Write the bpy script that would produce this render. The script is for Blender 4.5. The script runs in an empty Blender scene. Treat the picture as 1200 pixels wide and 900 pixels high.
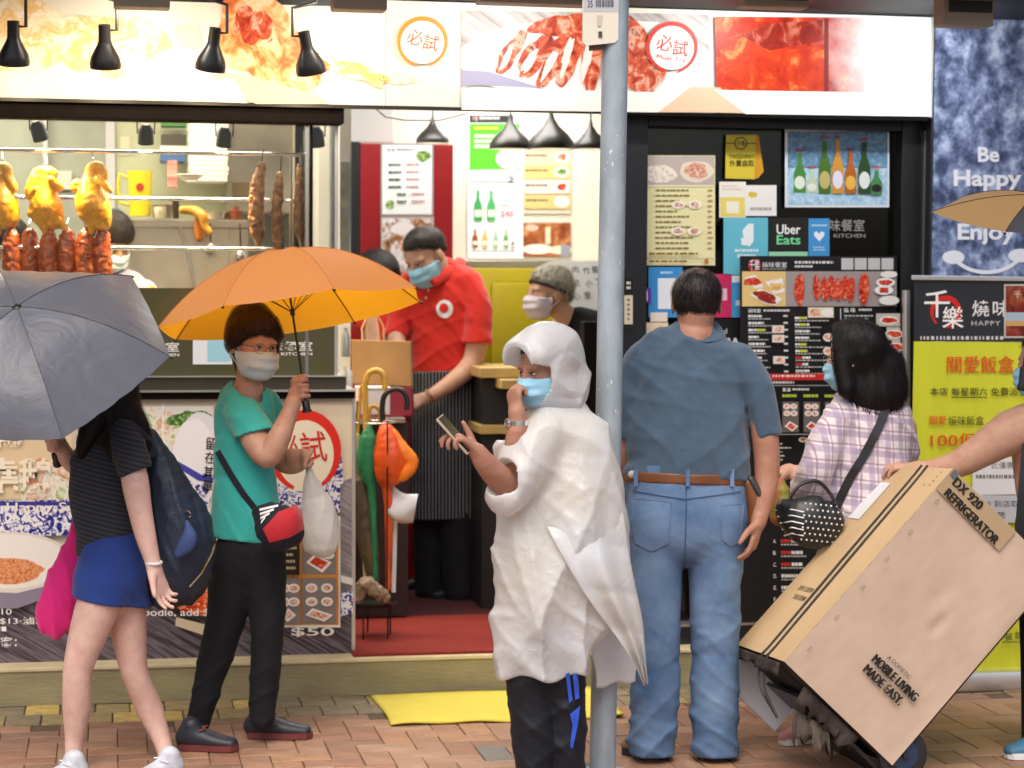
import bpy, bmesh, math, random
import numpy as np
from mathutils import Vector, Matrix

# ------------------------------------------------------------------ camera, sky, sun, exposure
SC = bpy.context.scene
COL = SC.collection
FPX = 2440.0                       # focal length in photo pixels (photo is 1200 x 900)
YAW, PITCH, ROLL = math.atan(0.192), math.atan(125 / FPX), 0.006
DC = 8.5                           # metres from the lens to the shop front, along the axis
CAM = np.array([-DC * math.sin(YAW), -DC * math.cos(YAW), 1.70])
_r0 = np.array([math.cos(YAW), -math.sin(YAW), 0.0])
FWD = np.array([math.sin(YAW) * math.cos(PITCH), math.cos(YAW) * math.cos(PITCH), -math.sin(PITCH)])
_u0 = np.cross(_r0, FWD)
RIGHT = _r0 * math.cos(ROLL) + _u0 * math.sin(ROLL)
UP = _u0 * math.cos(ROLL) - _r0 * math.sin(ROLL)
cd = bpy.data.cameras.new('camera')
cd.sensor_width = 36.0
cd.lens = 36.0 * FPX / 1200.0
cd.clip_start, cd.clip_end = 0.1, 500
cd.dof.use_dof = True
cd.dof.focus_distance = 7.05
cd.dof.aperture_fstop = 2.8
cam = bpy.data.objects.new('camera', cd)
COL.objects.link(cam)
m = Matrix.Identity(4)
for i in range(3):
    m[i][0], m[i][1], m[i][2], m[i][3] = RIGHT[i], UP[i], -FWD[i], CAM[i]
cam.matrix_world = m
SC.camera = cam

SUN_EL, SUN_AZ = math.radians(58), math.radians(205)     # high, hazy, behind the camera's left shoulder
W = bpy.data.worlds.new('World')
SC.world = W
W.use_nodes = True
nt = W.node_tree
nt.nodes.clear()
sky = nt.nodes.new('ShaderNodeTexSky')
sky.sky_type = 'NISHITA'
sky.sun_disc = False
sky.sun_elevation, sky.sun_rotation = SUN_EL, SUN_AZ
sky.air_density, sky.dust_density, sky.ozone_density = 0.7, 5.0, 0.6
bg = nt.nodes.new('ShaderNodeBackground')
bg.inputs[1].default_value = 0.15
wo = nt.nodes.new('ShaderNodeOutputWorld')
nt.links.new(sky.outputs[0], bg.inputs[0])
nt.links.new(bg.outputs[0], wo.inputs[0])
sl = bpy.data.lights.new('sun', 'SUN')
sl.energy, sl.angle, sl.color = 1.2, math.radians(50), (1.0, 0.96, 0.90)
so = bpy.data.objects.new('sun', sl)
COL.objects.link(so)
sd = Vector((math.sin(SUN_AZ) * math.cos(SUN_EL), math.cos(SUN_AZ) * math.cos(SUN_EL), math.sin(SUN_EL)))
so.rotation_euler = sd.to_track_quat('Z', 'Y').to_euler()
SC.view_settings.view_transform = 'Standard'
SC.view_settings.look = 'None'
SC.view_settings.gamma = 1.0
SC.view_settings.exposure = 0.42
SC.render.engine = 'CYCLES'
SC.cycles.use_denoising = True
SC.cycles.use_adaptive_sampling = True
SC.cycles.adaptive_threshold = 0.02
SC.cycles.max_bounces = 8
SC.cycles.transparent_max_bounces = 16
SC.cycles.sample_clamp_indirect = 8.0

# ------------------------------------------------------------------ places measured in the photograph -> points in the place
def U(px, py, D):
    """photo position + distance along the lens axis -> world point"""
    return CAM + D * (FWD + (px - 600) / FPX * RIGHT - (py - 450) / FPX * UP)
def P(px, py, Y):
    d = FWD + (px - 600) / FPX * RIGHT - (py - 450) / FPX * UP
    return CAM + d * ((Y - CAM[1]) / d[1])
def G(px, py, z=0.0):
    d = FWD + (px - 600) / FPX * RIGHT - (py - 450) / FPX * UP
    return CAM + d * ((z - CAM[2]) / d[2])
def depth(p):
    return float(np.dot(np.asarray(p) - CAM, FWD))
def V3(p):
    return Vector((float(p[0]), float(p[1]), float(p[2])))
def lin(h):
    """sRGB hex or 0-255 triple -> linear"""
    if isinstance(h, str):
        h = [int(h[i:i + 2], 16) for i in (0, 2, 4)]
    return tuple(((c / 255) / 12.92 if c <= 10 else (((c / 255) + 0.055) / 1.055) ** 2.4) for c in h)

# ------------------------------------------------------------------ materials
MATS = {}
def nd(t, kind, **kw):
    n = t.nodes.new(kind)
    for k, v in kw.items():
        if k.startswith('i_'):
            key = k[2:]
            key = int(key) if key.isdigit() else key.replace('_', ' ')
            n.inputs[key].default_value = v
        else:
            setattr(n, k, v)
    return n
def c4(c):
    c = lin(c) if isinstance(c, str) else c
    return (c[0], c[1], c[2], 1.0)
def mat(name, col=(.5, .5, .5), rough=.6, metal=0.0, var=0.0, vscale=8.0, vcol=None, bump=0.0, bscale=60.0, stretch=(1, 1, 1),
        spec=.5, sheen=0.0, sss=0.0, trans=0.0, emit=None, estr=0.0, detail=5.0, coords='Object', alpha=None, coat=0.0, rvar=0.0, ssscol=(1, .35, .2)):
    """principled material with noise-driven colour variation, roughness variation and fine relief"""
    if name in MATS:
        return MATS[name]
    M = bpy.data.materials.new(name)
    MATS[name] = M
    M.use_nodes = True
    t = M.node_tree
    b = t.nodes['Principled BSDF']
    col = c4(col)
    b.inputs['Base Color'].default_value = col
    b.inputs['Roughness'].default_value = rough
    b.inputs['Metallic'].default_value = metal
    b.inputs['Specular IOR Level'].default_value = spec
    if sheen:
        b.inputs['Sheen Weight'].default_value = sheen
        b.inputs['Sheen Roughness'].default_value = .5
    if sss:
        b.inputs['Subsurface Weight'].default_value = sss
        b.inputs['Subsurface Radius'].default_value = ssscol
        b.inputs['Subsurface Scale'].default_value = .012
    if trans:
        b.inputs['Transmission Weight'].default_value = trans
    if coat:
        b.inputs['Coat Weight'].default_value = coat
    if emit is not None:
        b.inputs['Emission Color'].default_value = c4(emit)
        b.inputs['Emission Strength'].default_value = estr
    if alpha is not None:
        b.inputs['Alpha'].default_value = alpha
    if var or bump or rvar:
        tc = nd(t, 'ShaderNodeTexCoord')
        mp = nd(t, 'ShaderNodeMapping')
        mp.inputs['Scale'].default_value = stretch
        t.links.new(tc.outputs[coords], mp.inputs[0])
    if var or rvar:
        n = nd(t, 'ShaderNodeTexNoise', i_Scale=vscale, i_Detail=detail, i_Roughness=.6)
        t.links.new(mp.outputs[0], n.inputs['Vector'])
        r = nd(t, 'ShaderNodeValToRGB')
        r.color_ramp.elements[0].position, r.color_ramp.elements[1].position = .3, .7
        if var:
            if vcol is None:
                a = tuple(max(0, c * (1 - var)) for c in col[:3]) + (1,)
                z = tuple(min(1, c * (1 + var)) for c in col[:3]) + (1,)
            else:
                a, z = c4(vcol), col
            r.color_ramp.elements[0].color, r.color_ramp.elements[1].color = a, z
            t.links.new(n.outputs['Fac'], r.inputs[0])
            t.links.new(r.outputs[0], b.inputs['Base Color'])
        if rvar:
            mr = nd(t, 'ShaderNodeMapRange')
            mr.inputs[1].default_value, mr.inputs[2].default_value = .3, .7
            mr.inputs[3].default_value, mr.inputs[4].default_value = max(0, rough - rvar), min(1, rough + rvar)
            t.links.new(n.outputs['Fac'], mr.inputs[0])
            t.links.new(mr.outputs[0], b.inputs['Roughness'])
    if bump:
        n2 = nd(t, 'ShaderNodeTexNoise', i_Scale=bscale, i_Detail=3.0)
        t.links.new(mp.outputs[0], n2.inputs['Vector'])
        bp = nd(t, 'ShaderNodeBump', i_Strength=bump, i_Distance=.01)
        t.links.new(n2.outputs['Fac'], bp.inputs['Height'])
        t.links.new(bp.outputs[0], b.inputs['Normal'])
    return M
def ink(h, rough=.45):
    """flat printing ink"""
    return mat('print_' + h, lin(h), rough=rough, spec=.3)

# ------------------------------------------------------------------ objects
def link(o, parent=None):
    COL.objects.link(o)
    if parent is not None:
        o.parent = parent
    return o
def tag(o, label=None, cat=None, group=None, kind=None):
    if label: o['label'] = label
    if cat: o['category'] = cat
    if group: o['group'] = group
    if kind: o['kind'] = kind
    return o
def thing(name, label, cat, loc=(0, 0, 0), group=None):
    o = bpy.data.objects.new(name, None)
    o.empty_display_size = .1
    link(o)
    return tag(o, label, cat, group)
def setparent(o, parent):
    """parent is an unmoved Empty or mesh at the origin unless it has a location"""
    o.parent = parent
    return o
def mesh_obj(name, verts, faces, mats, parent=None, mi=None, smooth=False, auto=None):
    me = bpy.data.meshes.new(name)
    verts = np.asarray(verts, dtype=np.float32)
    me.from_pydata([tuple(map(float, v)) for v in verts], [], [tuple(map(int, f)) for f in faces])
    if not isinstance(mats, (list, tuple)):
        mats = [mats]
    for m_ in mats:
        me.materials.append(m_)
    if mi is not None:
        me.polygons.foreach_set('material_index', np.asarray(mi, dtype=np.int32))
    if smooth:
        me.polygons.foreach_set('use_smooth', np.ones(len(me.polygons), dtype=bool))
    me.update()
    o = bpy.data.objects.new(name, me)
    return link(o, parent)
class MB:
    """collects simple solids into one mesh"""
    def __init__(s):
        s.v, s.f, s.m, s.mats = [], [], [], []
    def mi(s, m_):
        if m_ not in s.mats: s.mats.append(m_)
        return s.mats.index(m_)
    def add(s, verts, faces, m_):
        k = len(s.v)
        s.v += [tuple(map(float, v)) for v in verts]
        s.f += [tuple(i + k for i in f) for f in faces]
        s.m += [s.mi(m_)] * len(faces)
        return s
    def box(s, lo, hi, m_, bevel=0.0):
        x0, y0, z0 = lo; x1, y1, z1 = hi
        if bevel:
            bm = bmesh.new()
            bmesh.ops.create_cube(bm, size=1)
            for v in bm.verts:
                v.co = Vector(((x0 + x1) / 2 + v.co.x * (x1 - x0), (y0 + y1) / 2 + v.co.y * (y1 - y0), (z0 + z1) / 2 + v.co.z * (z1 - z0)))
            bmesh.ops.bevel(bm, geom=bm.edges[:], offset=bevel, segments=2, affect='EDGES', profile=.6)
            s.addbm(bm, m_); bm.free()
            return s
        vs = [(x0, y0, z0), (x1, y0, z0), (x1, y1, z0), (x0, y1, z0), (x0, y0, z1), (x1, y0, z1), (x1, y1, z1), (x0, y1, z1)]
        return s.add(vs, [(0, 3, 2, 1), (4, 5, 6, 7), (0, 1, 5, 4), (1, 2, 6, 5), (2, 3, 7, 6), (3, 0, 4, 7)], m_)
    def addbm(s, bm, m_):
        bm.verts.index_update()
        return s.add([v.co for v in bm.verts], [[v.index for v in f.verts] for f in bm.faces], m_)
    def hexa(s, q0, q1, m_):
        """solid between two quads (same winding)"""
        return s.add(list(q0) + list(q1), [(3, 2, 1, 0), (4, 5, 6, 7), (0, 1, 5, 4), (1, 2, 6, 5), (2, 3, 7, 6), (3, 0, 4, 7)], m_)
    def tube(s, pts, r, m_, n=10, cap=True):
        pts = [np.asarray(p, float) for p in pts]
        rr = [r] * len(pts) if np.isscalar(r) else list(r)
        vs, fs = [], []
        prev = None
        for i, p in enumerate(pts):
            a = pts[max(i - 1, 0)]; b = pts[min(i + 1, len(pts) - 1)]
            t = b - a; t = t / (np.linalg.norm(t) + 1e-12)
            if prev is None:
                h = np.array([0, 0, 1.]) if abs(t[2]) < .9 else np.array([1., 0, 0])
                u = np.cross(t, h)
            else:
                u = prev - np.dot(prev, t) * t
            u /= np.linalg.norm(u) + 1e-12
            prev = u
            w = np.cross(t, u)
            for k in range(n):
                an = 2 * math.pi * k / n
                vs.append(p + rr[i] * (math.cos(an) * u + math.sin(an) * w))
        for i in range(len(pts) - 1):
            for k in range(n):
                fs.append((i * n + k, i * n + (k + 1) % n, (i + 1) * n + (k + 1) % n, (i + 1) * n + k))
        if cap:
            fs.append(tuple(range(n - 1, -1, -1)))
            fs.append(tuple((len(pts) - 1) * n + k for k in range(n)))
        return s.add(vs, fs, m_)
    def lathe(s, c, axis, prof, m_, n=24, close=True):
        """prof: (distance along axis, radius)"""
        c = np.asarray(c, float); t = np.asarray(axis, float); t /= np.linalg.norm(t)
        h = np.array([0, 0, 1.]) if abs(t[2]) < .9 else np.array([1., 0, 0])
        u = np.cross(t, h); u /= np.linalg.norm(u); w = np.cross(t, u)
        vs, fs = [], []
        for (z, r) in prof:
            for k in range(n):
                an = 2 * math.pi * k / n
                vs.append(c + z * t + r * (math.cos(an) * u + math.sin(an) * w))
        for i in range(len(prof) - 1):
            for k in range(n):
                fs.append((i * n + k, i * n + (k + 1) % n, (i + 1) * n + (k + 1) % n, (i + 1) * n + k))
        if close:
            fs.append(tuple(range(n - 1, -1, -1)))
            fs.append(tuple((len(prof) - 1) * n + k for k in range(n)))
        return s.add(vs, fs, m_)
    def ball(s, c, r, m_, n=12, rings=8, ax=None):
        c = np.asarray(c, float)
        r = np.array([r, r, r]) if np.isscalar(r) else np.asarray(r, float)
        ax = np.eye(3) if ax is None else np.asarray(ax)
        vs, fs = [], []
        for i in range(rings + 1):
            th = math.pi * i / rings
            for k in range(n):
                an = 2 * math.pi * k / n
                q = np.array([math.sin(th) * math.cos(an), math.sin(th) * math.sin(an), math.cos(th)]) * r
                vs.append(c + q @ ax)
        for i in range(rings):
            for k in range(n):
                fs.append((i * n + k, (i + 1) * n + k, (i + 1) * n + (k + 1) % n, i * n + (k + 1) % n))
        return s.add(vs, fs, m_)
    def build(s, name, parent=None, smooth=False, bevel=0.0, merge=False):
        o = mesh_obj(name, s.v, s.f, s.mats, parent, s.m, smooth)
        if merge or bevel:
            bm = bmesh.new(); bm.from_mesh(o.data)
            bmesh.ops.remove_doubles(bm, verts=bm.verts[:], dist=1e-5)
            if bevel:
                bmesh.ops.bevel(bm, geom=[e for e in bm.edges if len(e.link_faces) == 2 and e.calc_face_angle(0) > .5], offset=bevel, segments=2, affect='EDGES', profile=.6)
            bmesh.ops.recalc_face_normals(bm, faces=bm.faces[:])
            bm.to_mesh(o.data); bm.free()
        if smooth:
            o.data.polygons.foreach_set('use_smooth', np.ones(len(o.data.polygons), dtype=bool))
            try:
                o.data.set_sharp_from_angle(angle=math.radians(40))
            except Exception:
                pass
        return o
def copy_tree(o, parent=None):
    c = o.copy(); COL.objects.link(c)
    if parent is not None: c.parent = parent
    for ch in list(o.children):
        copy_tree(ch, c)
    return c

# ------------------------------------------------------------------ lettering
_TX = {}
def text_shape(s, bold=0.0, shear=0.0, space=1.0):
    key = (s, bold, shear, space)
    if key in _TX: return _TX[key]
    cu = bpy.data.curves.new('lettering', 'FONT')
    cu.body = s
    cu.size = 1.0
    cu.offset = bold * (.45 if any(ord(c) > 0x2e80 for c in s) else .6)
    cu.shear = shear
    cu.space_character = space
    cu.resolution_u = 3
    o = bpy.data.objects.new('lettering', cu)
    COL.objects.link(o)
    dg = bpy.context.evaluated_depsgraph_get()
    me = bpy.data.meshes.new_from_object(o.evaluated_get(dg))
    vs = np.array([v.co[:] for v in me.vertices]).reshape(-1, 3)
    fs = [tuple(p.vertices) for p in me.polygons]
    bpy.data.objects.remove(o); bpy.data.curves.remove(cu); bpy.data.meshes.remove(me)
    if len(vs):
        lo, hi = vs.min(0), vs.max(0)
        vs = (vs - lo) / np.maximum(hi - lo, 1e-6)
    _TX[key] = (vs, fs)
    return _TX[key]

# ------------------------------------------------------------------ flat print: shapes given in photo pixels laid on a plane
class Print:
    """flat printed shapes on a surface; each later shape lies a hair nearer the viewer"""
    def __init__(s, Y=None, fn=None, step=.0006, out=None):
        s.mb = MB()
        s.fn = fn if fn else (lambda x, y: P(x, y, Y))
        s.out = np.array([0, -1., 0]) if out is None else np.asarray(out, float)
        s.k = 1
        s.step = step
    def _p(s, pts):
        return [s.fn(x, y) + s.out * (s.step * s.k) for x, y in pts]
    def poly(s, pts, m_, grow=True):
        m_ = ink(m_) if isinstance(m_, str) else m_
        s.mb.add(s._p(pts), [tuple(range(len(pts)))], m_)
        if grow: s.k += 1
        return s
    def rect(s, x0, y0, x1, y1, m_, grow=True):
        return s.poly([(x0, y1), (x1, y1), (x1, y0), (x0, y0)], m_, grow)
    def ell(s, cx, cy, rx, ry, m_, n=24, a0=0, a1=360, grow=True):
        pts = [(cx + rx * math.cos(math.radians(a0 + (a1 - a0) * i / n)), cy - ry * math.sin(math.radians(a0 + (a1 - a0) * i / n))) for i in range(n if a1 - a0 == 360 else n + 1)]
        return s.poly(pts, m_, grow)
    def ring(s, cx, cy, rx, ry, w, m_, a0=0, a1=360, n=40, taper=False):
        m_ = ink(m_) if isinstance(m_, str) else m_
        vs, fs = [], []
        for i in range(n + 1):
            an = math.radians(a0 + (a1 - a0) * i / n)
            ww = w * (1 if not taper else (.35 + .65 * math.sin(math.pi * i / n)))
            for r in (1, -1):
                vs.append((cx + (rx + r * ww / 2) * math.cos(an), cy - (ry + r * ww / 2) * math.sin(an)))
        for i in range(n):
            fs.append((2 * i, 2 * i + 2, 2 * i + 3, 2 * i + 1))
        s.mb.add(s._p(vs), fs, m_); s.k += 1
        return s
    def text(s, body, x0, y0, x1, y1, m_, bold=0.0, shear=0.0, rot=0.0, space=1.0):
        m_ = ink(m_) if isinstance(m_, str) else m_
        vs, fs = text_shape(body, bold, shear, space)
        if not len(vs): return s
        ca, sa = math.cos(math.radians(rot)), math.sin(math.radians(rot))
        cx, cy = (x0 + x1) / 2, (y0 + y1) / 2
        pts = []
        for v in vs:
            x, y = x0 + v[0] * (x1 - x0), y1 - v[1] * (y1 - y0)
            dx, dy = x - cx, y - cy
            pts.append((cx + ca * dx - sa * dy, cy + sa * dx + ca * dy))
        s.mb.add(s._p(pts), fs, m_); s.k += 1
        return s
    def lines(s, x0, y0, x1, y1, n, m_, h=.45, seed=0, ragged=.35, words=4):
        """small print too fine to read: rows of short strokes"""
        rg = random.Random(seed)
        m_ = ink(m_) if isinstance(m_, str) else m_
        ph = (y1 - y0) / n
        for i in range(n):
            yy = y0 + i * ph
            end = x1 - rg.random() * ragged * (x1 - x0)
            x = x0
            while x < end:
                w = rg.uniform(.5, 1.5) * (x1 - x0) / (words * 2.2)
                w = min(w, end - x)
                s.rect(x, yy, x + w, yy + ph * h, m_, False)
                x += w + (x1 - x0) * .02 + rg.random() * .6
        s.k += 1
        return s
    def part(s, name, parent):
        """close the pieces drawn so far as one part and go on with the next"""
        if s.mb.v: s.mb.build(name, parent)
        s.mb = MB()
        return s
    def build(s, name, parent):
        return s.mb.build(name, parent) if s.mb.v else None
def board(name, label, cat, x0, y0, x1, y1, Y, m_, thick=.006, parent=None, group=None, corners=None):
    """a flat sheet with real thickness, facing the street; returns the object"""
    c = corners or [(x0, y1), (x1, y1), (x1, y0), (x0, y0)]
    f = [P(x, y, Y) for x, y in c]
    b = [p + np.array([0, thick, 0]) for p in f]
    mb = MB().hexa(b, f, m_)
    o = mb.build(name, parent, merge=True)
    if label: tag(o, label, cat, group)
    return o

# ------------------------------------------------------------------ organic surfaces: implicit shapes -> one continuous mesh
_NT = np.random.default_rng(11).uniform(-1, 1, (64, 64, 64)).astype(np.float32)
def vnoise(p, seed=0):
    p = p + seed * 17.31
    fl = np.floor(p)
    f = (p - fl).astype(np.float32)
    i = fl.astype(np.int32)
    f = f * f * (3 - 2 * f)
    x0, y0, z0 = i[:, 0] & 63, i[:, 1] & 63, i[:, 2] & 63
    x1, y1, z1 = (x0 + 1) & 63, (y0 + 1) & 63, (z0 + 1) & 63
    fx, fy, fz = f[:, 0], f[:, 1], f[:, 2]
    def lx(y, z):
        a = _NT[x0, y, z]
        return a + (_NT[x1, y, z] - a) * fx
    a = lx(y0, z0); b = lx(y1, z0); c = lx(y0, z1); d = lx(y1, z1)
    a = a + (b - a) * fy; c = c + (d - c) * fy
    return a + (c - a) * fz
def folds(p, freq, amp, seed=0, stretch=(1, 1, 1), warp=.5):
    """soft cloth unevenness: ridged, warped noise"""
    q = p * np.asarray(stretch, np.float32) * freq
    w = vnoise(q * .6, seed + 3)
    n = vnoise(q + (w * warp)[:, None], seed)
    return amp * ((1 - np.abs(n)) ** 2.2 - .45)
_RT, _UP, _FW = np.array(RIGHT), np.array(UP), np.array(FWD)
def creases(p, dirs, freq, amp, seed=0, sharp=2.5, warp=1.5, mask=2.2, fine=.2):
    """drapery: families of long creases running across each given direction (image right, up, depth parts)"""
    out = 0
    for k, d in enumerate(dirs):
        v = d[0] * _RT + d[1] * _UP + d[2] * _FW
        ph = freq * (p @ v) + warp * vnoise(p * (freq * .16), seed + 7 * k)
        s_ = (1 - np.abs(np.sin(ph))) ** sharp
        m_ = np.clip(.5 + 1.1 * vnoise(p * mask, seed + 5 + 3 * k), 0, 1)
        out = out - amp * s_ * m_
    if not fine: return out + amp * .3
    d2 = dirs[0][0] * _RT * .8 + dirs[0][1] * _UP + .3 * _FW
    ph = 2.6 * freq * (p @ d2) + 2.2 * vnoise(p * (freq * .3), seed + 31)
    out = out - fine * amp * (1 - np.abs(np.sin(ph))) ** 2
    return out + amp * .3
def smin(a, b, k):
    if k <= 0: return np.minimum(a, b)
    h = np.maximum(k - np.abs(a - b), 0) / k
    return np.minimum(a, b) - h * h * k * .25
def smax(a, b, k):
    return -smin(-a, -b, k)
class Loft:
    """a limb or trunk: centre line with two radii per station"""
    def __init__(s, c, ra, rb, view=None, sub=3):
        c = np.asarray(c, float); ra = np.asarray(ra, float); rb = np.asarray(rb, float)
        if len(c) > 2 and sub > 1:
            n = len(c); C, A, B = [], [], []
            cp = np.vstack([2 * c[0] - c[1], c, 2 * c[-1] - c[-2]])
            ap = np.r_[ra[0], ra, ra[-1]]; bp = np.r_[rb[0], rb, rb[-1]]
            for i in range(n - 1):
                for j in range(sub):
                    t = j / sub
                    def cr(q):
                        p0, p1, p2, p3 = q[i], q[i + 1], q[i + 2], q[i + 3]
                        return .5 * (2 * p1 + (p2 - p0) * t + (2 * p0 - 5 * p1 + 4 * p2 - p3) * t * t + (3 * p1 - p0 - 3 * p2 + p3) * t ** 3)
                    C.append(cr(cp)); A.append(cr(ap)); B.append(cr(bp))
            C.append(c[-1]); A.append(ra[-1]); B.append(rb[-1])
            c, ra, rb = np.array(C), np.array(A), np.array(B)
        s.c, s.ra, s.rb = c, ra, rb
        s.view = FWD if view is None else np.asarray(view, float)
        m_ = np.maximum(ra, rb)
        s.lo = (c - m_[:, None]).min(0); s.hi = (c + m_[:, None]).max(0)
    def __call__(s, p):
        inb = np.all((p > s.lo - .09) & (p < s.hi + .09), axis=1)
        if not inb.all():
            dd = np.maximum(np.maximum(s.lo - p, p - s.hi), 0)
            res = np.maximum(np.sqrt((dd * dd).sum(1)), .05)
            if inb.any(): res[inb] = s.near(p[inb])
            return res
        return s.near(p)
    def near(s, p):
        best = np.full(len(p), 9.0)
        for i in range(len(s.c) - 1):
            a, b = s.c[i], s.c[i + 1]
            R = max(s.ra[i], s.rb[i], s.ra[i + 1], s.rb[i + 1])
            lo = np.minimum(a, b) - R - .09; hi = np.maximum(a, b) + R + .09
            k = np.nonzero(np.all((p > lo) & (p < hi), axis=1))[0]
            if not len(k): continue
            q = p[k]
            ab = b - a; L2 = ab @ ab + 1e-12
            t = np.clip(((q - a) @ ab) / L2, 0, 1)
            T = ab / math.sqrt(L2)
            Bv = s.view - (s.view @ T) * T
            nb = np.linalg.norm(Bv)
            if nb < .15:
                Bv = np.cross(T, [1., 0, 0]); nb = np.linalg.norm(Bv)
            Bv = Bv / nb
            Av = np.cross(T, Bv)
            ra = s.ra[i] + t * (s.ra[i + 1] - s.ra[i]); rb = s.rb[i] + t * (s.rb[i + 1] - s.rb[i])
            d = q - (a + t[:, None] * ab)
            rm = np.minimum(ra, rb)
            kk = np.sqrt((d @ Av / ra) ** 2 + (d @ Bv / rb) ** 2 + (d @ T / rm) ** 2)
            best[k] = np.minimum(best[k], (kk - 1) * rm)
        # points far from every station keep a coarse positive distance
        far = best > 8
        if far.any():
            q = p[far]
            lo, hi = s.lo, s.hi
            dd = np.maximum(np.maximum(lo - q, q - hi), 0)
            best[far] = np.maximum(np.linalg.norm(dd, axis=1), .05)
        return best
class Ball:
    def __init__(s, c, r, ax=None):
        s.c = np.asarray(c, float); s.r = np.asarray([r] * 3 if np.isscalar(r) else r, float)
        s.ax = np.eye(3) if ax is None else np.asarray(ax, float)      # rows: local axes in world
        m_ = s.r.max(); s.lo, s.hi = s.c - m_, s.c + m_
    def __call__(s, p):
        q = (p - s.c) @ s.ax.T / s.r
        n = np.linalg.norm(q, axis=1)
        return (n - 1) * s.r.min()
class Cut:
    """a shape trimmed by half-spaces and hollowed by other shapes, before it is joined to the rest"""
    def __init__(s, a, cuts=(), minus=()):
        s.a, s.cuts, s.minus, s.lo, s.hi = a, cuts, minus, a.lo, a.hi
    def __call__(s, p):
        d = s.a(p)
        for c in s.cuts: d = np.maximum(d, c(p))
        for c in s.minus: d = np.maximum(d, -(c(p) - .004))
        return d
class Union:
    def __init__(s, parts, k=.02):
        s.parts, s.k = parts, k
        s.lo = np.min([q.lo for q in parts], axis=0); s.hi = np.max([q.hi for q in parts], axis=0)
    def __call__(s, p):
        d = s.parts[0](p)
        for q in s.parts[1:]:
            d = smin(d, q(p), s.k)
        return d
class Fn:
    def __init__(s, f, lo, hi):
        s.f, s.lo, s.hi = f, np.asarray(lo, float), np.asarray(hi, float)
    def __call__(s, p):
        return s.f(p)
def sdf_arrays(fn, h, lo=None, hi=None, relax=1, margin=1.08):
    lo = np.asarray(fn.lo if lo is None else lo, float) - 4 * h
    hi = np.asarray(fn.hi if hi is None else hi, float) + 4 * h
    B = 4
    nb = np.ceil((hi - lo) / (h * B)).astype(int) + 1
    n = nb * B
    ci = np.stack(np.meshgrid(*[np.arange(k) for k in nb], indexing='ij'), -1).reshape(-1, 3)
    cc = lo + (ci * B + (B - 1) / 2) * h
    dc = fn(cc)
    near = np.abs(dc) < B * h * margin
    # neighbours of a sign change are always refined
    sg = (dc < 0).reshape(nb)
    ch = np.zeros_like(sg)
    for a in range(3):
        df = np.diff(sg.astype(np.int8), axis=a) != 0
        s0 = [slice(None)] * 3; s1 = [slice(None)] * 3
        s0[a] = slice(0, -1); s1[a] = slice(1, None)
        ch[tuple(s0)] |= df; ch[tuple(s1)] |= df
    near |= ch.reshape(-1)
    V = np.where(dc < 0, -1.0, 1.0).astype(np.float32).reshape(nb)
    V = V.repeat(B, 0).repeat(B, 1).repeat(B, 2)
    off = np.stack(np.meshgrid(*[np.arange(B)] * 3, indexing='ij'), -1).reshape(-1, 3)
    fi = (ci[near][:, None, :] * B + off[None]).reshape(-1, 3)
    if len(fi) == 0: return np.zeros((0, 3)), np.zeros((0, 4), int)
    V[fi[:, 0], fi[:, 1], fi[:, 2]] = fn(lo + fi * h)
    S = V < 0
    # cells that the surface crosses
    cnt = np.zeros(tuple(n - 1), np.int8)
    for dx in (0, 1):
        for dy in (0, 1):
            for dz in (0, 1):
                cnt += S[dx:n[0] - 1 + dx, dy:n[1] - 1 + dy, dz:n[2] - 1 + dz]
    act = np.argwhere((cnt > 0) & (cnt < 8))
    idx = np.full(tuple(n - 1), -1, np.int32)
    idx[act[:, 0], act[:, 1], act[:, 2]] = np.arange(len(act))
    cor = [(dx, dy, dz) for dx in (0, 1) for dy in (0, 1) for dz in (0, 1)]
    val = np.stack([V[act[:, 0] + a, act[:, 1] + b, act[:, 2] + c] for a, b, c in cor], 1)
    acc = np.zeros((len(act), 3)); num = np.zeros(len(act))
    for i in range(8):
        for j in range(i + 1, 8):
            d = np.array(cor[j]) - np.array(cor[i])
            if np.abs(d).sum() != 1: continue
            a, b = val[:, i], val[:, j]
            x = (a < 0) != (b < 0)
            t = np.where(x, a / np.where(x, a - b, 1), 0)
            pos = np.array(cor[i]) + t[:, None] * d
            acc += np.where(x[:, None], pos, 0); num += x
    vs = lo + (act + acc / num[:, None]) * h
    fs = []
    for a in range(3):
        b, c = (a + 1) % 3, (a + 2) % 3
        s0 = [slice(None)] * 3; s1 = [slice(None)] * 3
        s0[a] = slice(0, -1); s1[a] = slice(1, None)
        A0, A1 = S[tuple(s0)], S[tuple(s1)]
        e = np.argwhere(A0 != A1)
        e = e[(e[:, b] > 0) & (e[:, c] > 0) & (e[:, b] < n[b] - 1) & (e[:, c] < n[c] - 1)]
        flip = A0[e[:, 0], e[:, 1], e[:, 2]]
        def cell(ob, oc):
            q = e.copy(); q[:, b] += ob; q[:, c] += oc
            return idx[q[:, 0], q[:, 1], q[:, 2]]
        q = np.stack([cell(-1, -1), cell(0, -1), cell(0, 0), cell(-1, 0)], 1)
        q[~flip] = q[~flip][:, ::-1]
        fs.append(q)
    fs = np.vstack(fs)
    fs = fs[(fs >= 0).all(1)]
    for _ in range(relax):
        sm = np.zeros_like(vs); nn = np.zeros(len(vs))
        for i in range(4):
            a, b = fs[:, i], fs[:, (i + 1) % 4]
            np.add.at(sm, a, vs[b]); np.add.at(nn, a, 1)
            np.add.at(sm, b, vs[a]); np.add.at(nn, b, 1)
        vs = vs * .4 + .6 * sm / np.maximum(nn, 1)[:, None]
    return vs, fs
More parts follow.
